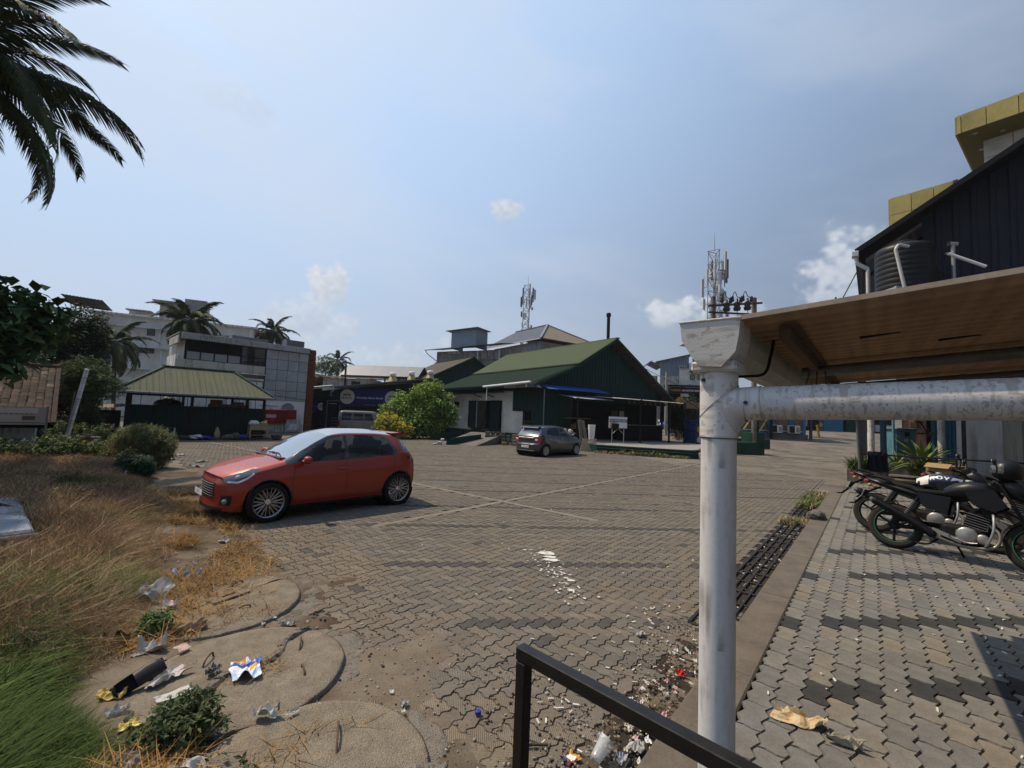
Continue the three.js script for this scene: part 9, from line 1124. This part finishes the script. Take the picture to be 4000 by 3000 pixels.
t.rotation.order = 'YXZ'; const [x, z] = k2w(o.kx, o.kz); t.position.set(x, 0.15, z); t.rotation.y = o.ry; t.rotation.x = -o.lean; t.scale.setScalar(1.08); return t;
}
{
const hd = (ax, az, bx, bz) => { const [x0, z0] = k2w(ax, az), [x1, z1] = k2w(bx, bz); return Math.atan2(-(z1 - z0), x1 - x0); };
const ry1 = hd(0.22, -8.97, 1.6, -8.68); motorcycle('motorcycle', 'black motorcycle with thin green rim stripe, nearest of the parked bikes', { kx: 0.93, kz: -8.82, ry: ry1, lean: 0.17 });
const tt = (() => { return canvasTex(512, 256, (g, W, H) => { g.fillStyle = '#d9d6c8'; g.fillRect(0, 0, W, H); g.fillStyle = '#10142c'; g.fillRect(150, 0, W, H); g.fillStyle = '#8f9bb4'; g.beginPath(); g.moveTo(430, 0); g.lineTo(512, 0); g.lineTo(512, 256); g.lineTo(380, 256); g.fill(); g.fillStyle = '#d8dadf'; g.font = 'bold 120px sans-serif'; g.fillText('ROY', 155, 170, 230); }); })();
motorcycle('motorcycle', 'motorcycle with a cream and navy fuel tank lettered ROY, second of the parked bikes', { kx: 0.72, kz: -9.98, ry: hd(0.0, -10.1, 1.3, -9.83), lean: 0.16, stripe: [0.05, 0.05, 0.05], tank: M([0.008, 0.010, 0.03], { rough: 0.3, clear: 0.4 }), tankPanel: (body) => { const b = new MB(), n = 14, m = 6; const q = (i, j) => { const u = i / n, v = j / m, x = lerp(-0.17, 0.34, u); const hy = lerp(0.055, 0.115, Math.sin(Math.PI * Math.min(1, 0.15 + u * 0.85))), hz = x < -0.06 ? lerp(0.06, 0.14, (x + 0.17) / 0.11) : x > 0.25 ? lerp(0.16, 0.1, (x - 0.25) / 0.09) : lerp(0.14, 0.172, Math.min(1, (x + 0.06) / 0.16)); const a = lerp(-0.35, 1.15, v); const yc = lerp(0.83, 0.905, Math.min(1, u * 2)); return V(x, yc + hy * Math.sin(a), hz * Math.pow(Math.cos(a), 0.7) + 0.008); }; for (let i = 0; i < n; i++) for (let j = 0; j < m; j++) b.uquad(q(i, j), q(i + 1, j), q(i + 1, j + 1), q(i, j + 1), [i / n, j / m], [(i + 1) / n, j / m], [(i + 1) / n, (j + 1) / m], [i / n, (j + 1) / m]); const g = toCreasedNormals(b.geo(), 1); part(body, 'tank_print', norm(g), new THREE.MeshPhysicalMaterial({ map: tt, roughness: 0.3, clearcoat: 0.8, side: THREE.DoubleSide })); } });
const m3 = motorcycle('motorcycle', 'black motorcycle standing mostly hidden behind the other two bikes', { kx: 1.75, kz: -11.2, ry: hd(0.8, -11.4, 2.1, -11.1), lean: 0.15 });
{ const [x, z] = k2w(1.42, -8.9); const h = thing('helmet', 'black motorcycle helmet hung on the mirror of the nearest motorcycle', 'helmet', x - 0.02, 1.42, z, ry1 + 0.5); const g = norm(new THREE.SphereGeometry(0.15, 24, 16, 0, 6.284, 0, 2.25)); g.scale(1.1, 1.05, 0.95); part(h, 'shell', g, M([0.006, 0.006, 0.007], { rough: 0.35 })); const v = norm(new THREE.SphereGeometry(0.154, 20, 8, -0.95, 1.9, 1.1, 0.62)); v.scale(1.1, 1.05, 0.96); part(h, 'visor', v, M([0.06, 0.06, 0.065], { rough: 0.08, clear: 1 })); }
}
{
const conc = [M([0.245, 0.212, 0.168], { map: 'mottle', size: 0.45, bump: 0.014, btex: 'grit', bsize: 0.4, rough: 1 }), M([0.205, 0.185, 0.155], { map: 'stain', size: 0.5, bump: 0.016, btex: 'grit', bsize: 0.35, rough: 1 })];
const cover = (label, kx, kz, rad, y, seed, slotA, o = {}) => {
const [x, z] = k2w(kx, kz); const t = thing('manhole_cover', label, 'manhole cover', x, 0, z, -KA);
const disc = (r0, yTop, wob, sd, a0 = 0, a1 = 6.2832) => { const pos = [], uv = [], idx = [], NA = 120, NR = 40; for (let j = 0; j <= NR; j++) for (let i = 0; i <= NA; i++) { const a = lerp(a0, a1, i / NA), e = r0 * (1 + wob * (fbm(Math.cos(a) * 2 + 9, Math.sin(a) * 2 + 9, sd, 4) - 0.5)); const k = j / NR, rr = e * Math.min(1, k / 0.9), px = Math.cos(a) * rr, pz = Math.sin(a) * rr; const lump = (fbm(px * 2.2 + sd, pz * 2.2, sd, 4) - 0.5) * 0.024 + (fbm(px * 13 + sd, pz * 13, sd + 4, 4) - 0.5) * (0.012 + 0.06 * wob); const edge = k > 0.8 ? -0.012 * Math.pow((Math.min(k, 0.9) - 0.8) / 0.1, 2) : 0; const yy = k > 0.9 ? lerp(yTop + lump + edge, -0.06, Math.pow((k - 0.9) / 0.1, 0.5)) : yTop + lump + edge; pos.push(px, yy, pz); uv.push(px + sd, pz); } for (let j = 0; j < NR; j++) for (let i = 0; i < NA; i++) { const a = j * (NA + 1) + i, b = a + NA + 1; idx.push(a, a + 1, b, a + 1, b + 1, b); } const g = new THREE.BufferGeometry(); g.setAttribute('position', new THREE.Float32BufferAttribute(pos, 3)); g.setAttribute('uv', new THREE.Float32BufferAttribute(uv, 2)); g.setIndex(idx); g.computeVertexNormals(); return norm(g); };
part(t, 'collar', disc(rad * 1.2, y - 0.038, 0.5, seed + 7), conc[1]);
if (o.halves) { const gap = 0.034; for (const s of [0, 1]) { const g = disc(rad, y + (s ? 0.0 : 0.006), 0.03, seed + s, s ? slotA : slotA + Math.PI, s ? slotA + Math.PI : slotA + 2 * Math.PI); g.translate(-Math.sin(slotA) * (s ? gap : -gap) * 0.5, 0, Math.cos(slotA) * (s ? gap : -gap) * 0.5); part(t, 'half_slab', g, conc[0]); } }
else part(t, 'slab', disc(rad, y, 0.03, seed), conc[0]);
if (o.ridge) { const q = []; const c = Math.cos(slotA), s = Math.sin(slotA); for (let k = 0; k <= 10; k++) { const u = lerp(-0.95, 0.95, k / 10) * rad; q.push([c * u - s * 0.06 * Math.sin(k * 1.3) - s * o.off, y - 0.015 + 0.006 * Math.sin(k * 2.1), s * u + c * 0.06 * Math.sin(k * 1.3) + c * o.off]); } const g = tube(q, 0.042, 9, 80); const pa = g.attributes.position; for (let i = 0; i < pa.count; i++) { const n = (fbm(pa.getX(i) * 14 + seed, pa.getZ(i) * 14, seed, 4) - 0.5) * 0.085; pa.setXYZ(i, pa.getX(i) + n, Math.min(pa.getY(i), y + 0.03) + n * 0.7, pa.getZ(i) + n); } g.computeVertexNormals(); part(t, 'mortar_ridge', g, conc[1]); }
for (const [lx, lz, a, L, bow] of o.handles || []) part(t, 'handle', tube([[lx - Math.cos(a) * L / 2, y - 0.01, lz - Math.sin(a) * L / 2], [lx - Math.cos(a) * L * 0.42, y + 0.022 + bow, lz - Math.sin(a) * L * 0.42], [lx + Math.cos(a) * L * 0.3, y + 0.02 + bow * 1.2, lz + Math.sin(a) * L * 0.3], [lx + Math.cos(a) * L / 2, y - 0.01, lz + Math.sin(a) * L / 2]], 0.0065, 8, 16), C.rustSteel);
if (o.hatch) { const [lx, lz, a] = o.hatch; const m = rotXYZ(0, -a, 0); const p = part(t, 'hatch', box(lx, y + 0.02, lz, 0.34, 0.022, 0.15, 0.005, m), M([0.16, 0.13, 0.10], { map: 'rust', size: 0.4, rough: 0.9 })); part(p, 'slot', box(lx, y + 0.033, lz, 0.12, 0.004, 0.018, 0, m), C.dark); }
return t;
};
cover('farthest round manhole cover, split in two with a rusty hatch plate', -4.82, -1.62, 0.71, 0.04, 1, 1.35, { halves: true, hatch: [0.0, -0.1, 1.35], handles: [[-0.3, -0.28, 1.2, 0.13, 0], [0.34, -0.12, 1.9, 0.1, 0], [-0.22, 0.3, 1.4, 0.12, 0]] });
cover('middle round manhole cover with a raised mortar ridge and litter on it', -3.42, -1.38, 0.64, 0.052, 5, 1.2, { ridge: true, off: 0.02, handles: [[-0.06, -0.4, 0.5, 0.17, 0.004], [-0.3, 0.15, 0.7, 0.16, 0.006], [0.3, -0.25, 0.3, 0.13, 0]] });
cover('nearest round manhole cover with one long bent iron handle', -2.24, -1.24, 0.6, 0.05, 9, 1.9, { ridge: true, off: -0.3, handles: [[-0.12, -0.22, 0.55, 0.24, 0.004]] });
cover('half hidden round cover at the front of the red car', -9.6, -2.75, 0.55, 0.03, 13, 0.4, {});
const slab = thing('concrete_tank', 'grey concrete tank top with a crack in the grass at the left edge', 'tank', 0, 0.08, 0, -KA); part(slab, 'top', [box(-8.2, 0.12, 0.35, 1.2, 0.3, 1.9, 0.03), box(-9.5, 0.12, 0.35, 1.36, 0.3, 1.9, 0.03)], M([0.21, 0.24, 0.28], { map: 'stain', size: 1.2, bump: 0.005, rough: 0.9 })); part(slab, 'rim', box(-7.56, 0.10, 0.35, 0.07, 0.26, 2.0, 0.02), C.concreteDark);
solo('rubber_pipe', 'black rubber pipe lying from the left edge into the dry grass', 'pipe', tube([[-7.6, 0.42, -6.2], [-7.0, 0.34, -6.3], [-6.45, 0.2, -6.25], [-6.2, 0.08, -6.2]], 0.035, 8, 16), C.black);
}
{
function paper(w, h, seed, amp) { const g = new THREE.PlaneGeometry(w, h, 16, 16); g.rotateX(-Math.PI / 2); const p = g.attributes.position; for (let i = 0; i < p.count; i++) { const x = p.getX(i), z = p.getZ(i); const e = 0.8 * (1 + 1.1 * (fbm(x / w * 2.5 + seed, z / h * 2.5, seed, 3) - 0.5)); const a = (Math.abs(fbm(x / w * 2.0 + seed * 3, z / h * 1.8 + 5, seed, 3) - 0.5) * 2.4 - 0.06) * amp; p.setXYZ(i, x * e, Math.max(0.002, a) + 0.004, z * e); } const n = g.toNonIndexed(); n.computeVertexNormals(); return norm(n); }
const ground = (kx, kz, h) => { if (h !== undefined) return h; if (kx > -0.66) return 0.152; if (kx > -0.96) return 0.152; const c = [[-4.82, -1.62, 0.71, 0.05], [-3.42, -1.38, 0.64, 0.065], [-2.24, -1.24, 0.6, 0.062]].find(([a, b, r]) => Math.hypot(kx - a, kz - b) < r); return c ? c[3] : Math.max(dirtH(kx, kz), 0) + 0.004; };
let sd = 100; const pc = (n, l, c, kx, kz, w, h, amp, m, ry_ = 0, y, g) => { const [x, z] = k2w(kx, kz); return solo(n, l, c, paper(w, h, sd++, amp), m, g, x, ground(kx, kz, y), z, ry_); };
const wp = M([0.52, 0.52, 0.51], { map: 'mottle', size: 0.12, rough: 0.75 }), bp = M([0.38, 0.43, 0.54], { map: 'mottle', size: 0.1, rough: 0.5 }), yp = M([0.5, 0.38, 0.12], { rough: 0.7 }), br = M([0.28, 0.2, 0.12], { rough: 0.9 }), bk = M([0.02, 0.02, 0.022], { rough: 0.5 }), clr = M([0.55, 0.58, 0.62], { trans: 0.55, rough: 0.25 }), rd = M([0.5, 0.04, 0.03], { rough: 0.6 });
{ const t = canvasTex(256, 256, (g, W, H) => { g.fillStyle = '#dfe3ea'; g.fillRect(0, 0, W, H); g.fillStyle = '#2e5fa8'; g.fillRect(0, 40, W, 70); g.fillStyle = '#d9a03a'; g.fillRect(150, 100, 70, 50); g.fillStyle = '#c9822a'; g.fillRect(20, 0, 90, 40); g.fillStyle = '#bcd0ea'; g.fillRect(0, 170, W, 86); g.fillStyle = '#b0392e'; g.fillRect(40, 200, 60, 14); }); pc('plastic_sachet', 'torn blue, white and orange sachet lying on the middle manhole cover', 'sachet', -3.38, -1.36, 0.2, 0.3, 0.09, new THREE.MeshStandardMaterial({ map: t, roughness: 0.4, side: THREE.DoubleSide }), 0.5); }
pc('plastic_scrap', 'small dark scrap beside the torn blue sachet', 'scrap', -3.52, -1.2, 0.1, 0.13, 0.1, C.steelGrey, 0.3);
pc('paper_sheet', 'flat torn white paper left of the middle manhole cover', 'paper', -3.42, -0.95, 0.24, 0.1, 0.02, wp, 0.9); pc('plastic_bag', 'small blue white plastic bag by the straw above the farthest cover', 'plastic bag', -5.72, -1.62, 0.3, 0.16, 0.13, bp, 0.5); pc('plastic_bag', 'clear crumpled plastic bag in the grass left of the farthest cover', 'plastic bag', -5.25, -1.2, 0.34, 0.3, 0.2, clr, 0.2); pc('plastic_bag', 'small pinkish plastic bag right of the clear crumpled one', 'plastic bag', -4.95, -1.3, 0.16, 0.14, 0.1, M([0.5, 0.45, 0.46], { rough: 0.6 }), 0.4);
pc('plastic_bag', 'round white plastic bag below the small green weed', 'plastic bag', -4.22, -1.02, 0.24, 0.16, 0.16, wp, 0.4); pc('plastic_bag', 'black and white plastic bag left of the green weed', 'plastic bag', -4.5, -0.86, 0.22, 0.18, 0.16, bk, 0.6); pc('cardboard', 'torn brown cardboard lying right of the green weed', 'cardboard', -4.33, -1.28, 0.36, 0.14, 0.1, br, 0.7); pc('paper_scrap', 'pinkish paper scrap below the white bag', 'paper', -4.02, -1.16, 0.1, 0.12, 0.02, M([0.42, 0.3, 0.27], { rough: 0.8 }), 1.0);
pc('plastic_bag', 'yellow wrapper under the black shoe', 'wrapper', -3.72, -0.72, 0.2, 0.14, 0.08, yp, 0.3); pc('paper_scrap', 'white scraps to the right of the black shoe', 'paper', -3.66, -0.98, 0.26, 0.12, 0.07, wp, 1.2); pc('wrapper', 'small yellow and white wrapper between the weeds', 'wrapper', -3.3, -0.72, 0.13, 0.08, 0.05, M([0.6, 0.48, 0.14], { rough: 0.5 }), 0.7); pc('paper_scrap', 'blue grey scrap above the small yellow wrapper', 'paper', -3.5, -0.7, 0.12, 0.07, 0.06, clr, 1.0);
pc('tissue', 'crumpled white tissue at the gap between the two nearest covers', 'tissue', -2.82, -1.26, 0.16, 0.1, 0.1, wp, 0.2); pc('tissue', 'thin white scrap right of the crumpled tissue', 'tissue', -2.72, -1.38, 0.09, 0.03, 0.02, wp, 0.9); pc('plastic_bag', 'white plastic shreds in front of the bushy weed', 'plastic bag', -2.72, -0.84, 0.2, 0.12, 0.08, wp, 0.4); pc('plastic_bag', 'grey white plastic at the bottom left among the weeds', 'plastic bag', -2.95, -0.62, 0.2, 0.12, 0.08, clr, 0.8); pc('tissue', 'small white tissue beside the middle cover top edge', 'tissue', -3.95, -1.9, 0.14, 0.07, 0.06, wp, 0.5); pc('tissue', 'crumpled white tissue by the earth edge of the paving', 'tissue', -2.35, -1.92, 0.06, 0.05, 0.04, wp, 0.5);
pc('paper_scrap', 'white torn scrap on the bare earth before the red car', 'paper', -6.9, -2.35, 0.14, 0.08, 0.05, wp, 0.2); pc('paper_scrap', 'small white scrap near the grass edge left of the red car', 'paper', -7.6, -1.95, 0.12, 0.06, 0.04, wp, 0.7); pc('plastic_bag', 'white plastic bag caught in the dry grass beside the dark bush', 'plastic bag', -13.2, -2.3, 0.3, 0.2, 0.2, wp, 0.3, 0.15);
for (const [i, l] of ['nearest of the white scraps on the paving behind the round bush', 'second white scrap on the paving behind the round bush', 'third white scrap on the paving behind the round bush', 'farthest white scrap on the paving behind the round bush'].entries()) pc('paper_scrap', l, 'paper', -15.6 - i * 1.2, -4.4 - (i % 2) * 0.5, 0.42, 0.22, 0.1, wp, i, 0.005);
{ const [x, z] = k2w(-3.71, -0.84); const t = thing('old_shoe', 'old black shoe lying on its side in the rubbish', 'shoe', x, 0.10, z, 0.9); const b = new MB(), N = 14, K_ = 16, ring = (i) => { const u = i / N, L = 0.27; const w = 0.036 + 0.014 * Math.sin(Math.PI * (0.1 + u * 0.85)) + (u > 0.6 ? 0.006 : 0), h = u < 0.4 ? 0.055 : lerp(0.055, 0.03, (u - 0.4) / 0.6); const e = i === 0 || i === N ? 0.5 : 1; return Array.from({ length: K_ + 1 }, (_, j) => { const a = j / K_ * 6.283; return V((u - 0.5) * L, h * 0.5 + h * 0.55 * Math.sin(a) * e, w * Math.cos(a) * e); }); }; for (let i = 0; i < N; i++) { const p = ring(i), q = ring(i + 1); for (let j = 0; j < K_; j++) { const a = (j + 0.5) / K_ * 6.283; if (Math.sin(a) > 0.55 && i > 0 && i < 6) continue; b.quad(p[j], q[j], q[j + 1], p[j + 1]); } } const g = toCreasedNormals(b.geo(), 1); g.rotateX(0.9); g.rotateZ(0.35); part(t, 'upper', norm(g), M([0.018, 0.017, 0.016], { rough: 0.5 })); const s = norm(new RoundedBoxGeometry(0.28, 0.016, 0.085, 2, 0.007)); s.rotateX(0.9); s.rotateZ(0.35); s.translate(0, 0.0, 0.0); part(t, 'sole', s, C.black); }
{ const [x, z] = k2w(-1.96, -2.19); solo('bottle_cap', 'small dark blue bottle cap on the dirty paving', 'bottle cap', lathe([[0, 0.02], [0.017, 0.02], [0.019, 0.015], [0.02, 0], [0.017, 0]], 20), M([0.02, 0.03, 0.3], { rough: 0.4 }), null, x, 0.012, z); }
const cup = k2w(-1.2, -2.32); { const t = thing('plastic_cup', 'crushed clear plastic cup lying by the kerb beside the handrail', 'cup', cup[0], 0.045, cup[1], 0.9); const g = lathe([[0.0, 0], [0.03, 0], [0.042, 0.12], [0.045, 0.125], [0.042, 0.125], [0.029, 0.004], [0, 0.004]], 20); g.rotateZ(-1.4); part(t, 'cup', g, M([0.85, 0.87, 0.88], { trans: 0.75, rough: 0.15 })); }
{ const t = canvasTex(128, 90, (g, W, H) => { g.fillStyle = '#5a1420'; g.fillRect(0, 0, W, H); g.fillStyle = '#d9d4c8'; g.fillRect(52, 12, 50, 60); g.fillStyle = '#2c2a52'; g.fillRect(0, 0, 50, 44); g.fillStyle = '#c08a2a'; g.fillRect(100, 0, 28, 90); }); pc('crushed_packet', 'small dark red printed packet next to the plastic cup', 'packet', -1.33, -2.27, 0.11, 0.08, 0.03, new THREE.MeshStandardMaterial({ map: t, roughness: 0.5, side: THREE.DoubleSide }), 0.7); }
{ const t = canvasTex(128, 90, (g, W, H) => { g.fillStyle = '#c8261c'; g.fillRect(0, 0, W, H); g.fillStyle = '#e9e4dc'; g.fillRect(0, 56, W, 34); g.fillStyle = '#efe9e0'; g.font = 'bold 28px sans-serif'; g.fillText('milk', 40, 40); }); pc('crisp_packet', 'red and white wrapper against the kerb behind the handrail', 'wrapper', -1.12, -2.82, 0.16, 0.12, 0.07, new THREE.MeshStandardMaterial({ map: t, roughness: 0.45, side: THREE.DoubleSide }), 1.0); } pc('wrapper', 'cream wrapper beside the red and white one', 'wrapper', -1.22, -2.86, 0.12, 0.08, 0.06, M([0.6, 0.5, 0.3], { rough: 0.6 }), 0.3); pc('tissue', 'white tissue beside the kerb below the red wrapper', 'tissue', -1.08, -2.6, 0.12, 0.08, 0.06, wp, 0.5); pc('wrapper', 'small blue and white wrapper by the kerb near the cup', 'wrapper', -1.12, -2.45, 0.1, 0.07, 0.06, bp, 0.9); pc('black_rag', 'black plastic rag along the kerb behind the cup', 'rag', -1.05, -2.38, 0.22, 0.07, 0.06, bk, 0.65);
pc('wrapper', 'small red wrapper half behind the downpipe', 'wrapper', -1.14, -3.55, 0.08, 0.07, 0.05, rd, 0.2); pc('tissue', 'crumpled white paper near the grating end', 'paper', -1.62, -3.92, 0.1, 0.07, 0.05, wp, 0.4); { const [x, z] = k2w(-1.55, -2.2); solo('stick', 'short brown stick lying on the paving beside the handrail post', 'stick', tube([[-0.1, 0.012, 0.02], [0, 0.016, 0], [0.1, 0.012, -0.01]], 0.009, 7, 8), C.bark, null, x, 0.0, z); }
pc('crumpled_newspaper', 'crumpled yellowed newspaper on the walk', 'newspaper', -0.36, -3.28, 0.3, 0.14, 0.12, M([0.5, 0.42, 0.26], { map: 'rust', size: 0.25, rough: 0.9 }), -0.55); pc('crumpled_newspaper', 'narrow twisted tail of newspaper right of the larger crumpled piece', 'newspaper', -0.14, -3.22, 0.2, 0.07, 0.08, M([0.34, 0.32, 0.26], { map: 'stain', size: 0.15, rough: 0.9 }), -0.5);
{ const [x, z] = k2w(-0.86, -10.5); const g = __lump(0.17, 0.12, 0.12, 71, 0.35); solo('rock', 'grey rock lying on the kerb beside the grating gap', 'rock', g, C.concreteDark, null, x, 0.15, z); }
{ const b = (kx, kz, rx, rz, s) => { const n = 48, p = []; for (let i = 0; i < n; i++) { const a = i / n * 6.283, k = 0.35 + 1.2 * fbm(Math.cos(a) * 2.6 + s * 7, Math.sin(a) * 2.6 + 9, s, 4); p.push([Math.cos(a) * rx * k, Math.sin(a) * rz * k]); } const g = prism(p, 0.0015, 0); g.rotateX(-Math.PI / 2); const [x, z] = k2w(kx, kz); g.rotateY(-0.15); g.translate(x, 0.009, z); return g; }; const root = thing('lime_spill', 'white lime powder spilt on the paving in the middle of the lot', 'spill'); const m = M([0.6, 0.59, 0.56], { map: 'stain', size: 0.3, rough: 1 }), r = rng(77); [[-3.55, -5.25, 0.12, 0.08], [-3.42, -5.15, 0.08, 0.05], [-3.33, -5.06, 0.1, 0.06], [-2.75, -4.6, 0.045, 0.03], [-2.6, -4.35, 0.04, 0.035]].forEach((q, i) => part(root, 'splash', b(...q, i + 1), m)); for (let i = 0; i < 90; i++) { const t = r(), w = 0.12 + 0.12 * r(); part(root, 'speck', b(lerp(-3.75, -2.45, t) + (r() - 0.5) * w * 2, lerp(-5.3, -4.2, t) + (r() - 0.5) * w * 2, 0.008 + 0.022 * r() * r(), 0.006 + 0.014 * r(), i + 9), m); } }
const bit = box(0, 0, 0, 0.03, 0.008, 0.008, 0), flake = paper(0.035, 0.025, 5, 0.02), stone = (() => { const g = new THREE.IcosahedronGeometry(0.012, 0); return norm(g); })(); const r = rng(301), Q = new THREE.Quaternion(), E = new THREE.Euler();
const scatter = (name, geo, n, fn, cols, mat, label) => { const ms = [], cs = []; for (let i = 0; i < n; i++) { const q = fn(); if (!q) continue; const [kx, kz, y, s] = q, [x, z] = k2w(kx, kz); if (z > -0.8) continue; E.set((r() - 0.5) * 0.5, r() * 6.28, (r() - 0.5) * 0.5); ms.push(new THREE.Matrix4().compose(V(x, y, z), Q.setFromEuler(E), V(s, s * (0.6 + 0.6 * r()), s))); const c = cols[Math.floor(r() * cols.length)]; cs.push(lin(...c)); } stuff(scene, name, geo, mat, ms, cs, label, 'litter'); };
const wm = M([1, 1, 1], { rough: 0.9 }); const lc = [[0.6, 0.58, 0.53], [0.5, 0.44, 0.34], [0.3, 0.2, 0.12], [0.1, 0.08, 0.06]];
scatter('cigarette_ends', bit, 250, () => { const k = r(); if (k < 0.3) return [-0.6 + r() * 2.6, -2.4 - r() * 6, 0.156, 0.8 + r() * 0.5]; if (k < 0.6) return [-1.9 + r() * 0.85, -2.2 - r() * 2.6, 0.008, 0.8 + r() * 0.6]; return [-6 + r() * 4.9, -2.2 - r() * 9, 0.006, 0.7 + r() * 0.5]; }, [lc[0], lc[1], lc[0]], wm, 'cigarette ends and straws strewn over the paving');
scatter('litter_flakes', flake, 380, () => { const k = r(); if (k < 0.3) return [-1.22 + (r() - 0.5) * 0.36, -4.6 - r() * 5.6, -0.014, 0.7 + r() * 0.8]; if (k < 0.6) return [-1.3 + r() * 0.3, -2.3 - r() * 2.2, 0.006, 0.7 + r() * 0.9]; return [-2.2 - r() * 5, -0.6 - r() * 1.6, 0.03, 0.6 + r() * 0.8]; }, [[0.6, 0.6, 0.6], [0.5, 0.5, 0.42], [0.35, 0.3, 0.2], [0.5, 0.35, 0.34], [0.2, 0.17, 0.12]], wm, 'small paper and plastic flakes along drain and verge');
scatter('gravel', stone, 5200, () => { const k = r(); if (k < 0.75) { const kx = -1.3 - 9 * Math.pow(r(), 1.4), kz = lotEdge(kx) + (r() - 0.45) * 1.9 ; return [kx, kz, Math.max(0, dirtH(kx, kz)) + 0.002, 0.25 + 0.9 * Math.pow(r(), 3)]; } return [-1.05 - r() * 0.5, -1.2 - r() * 3.4, 0.004, 0.25 + 0.7 * Math.pow(r(), 2)]; }, [[0.16, 0.13, 0.1], [0.22, 0.19, 0.15], [0.06, 0.05, 0.045], [0.3, 0.27, 0.23]], wm, 'grit and small stones on the bare earth');
}
renderer.render(scene, camera);
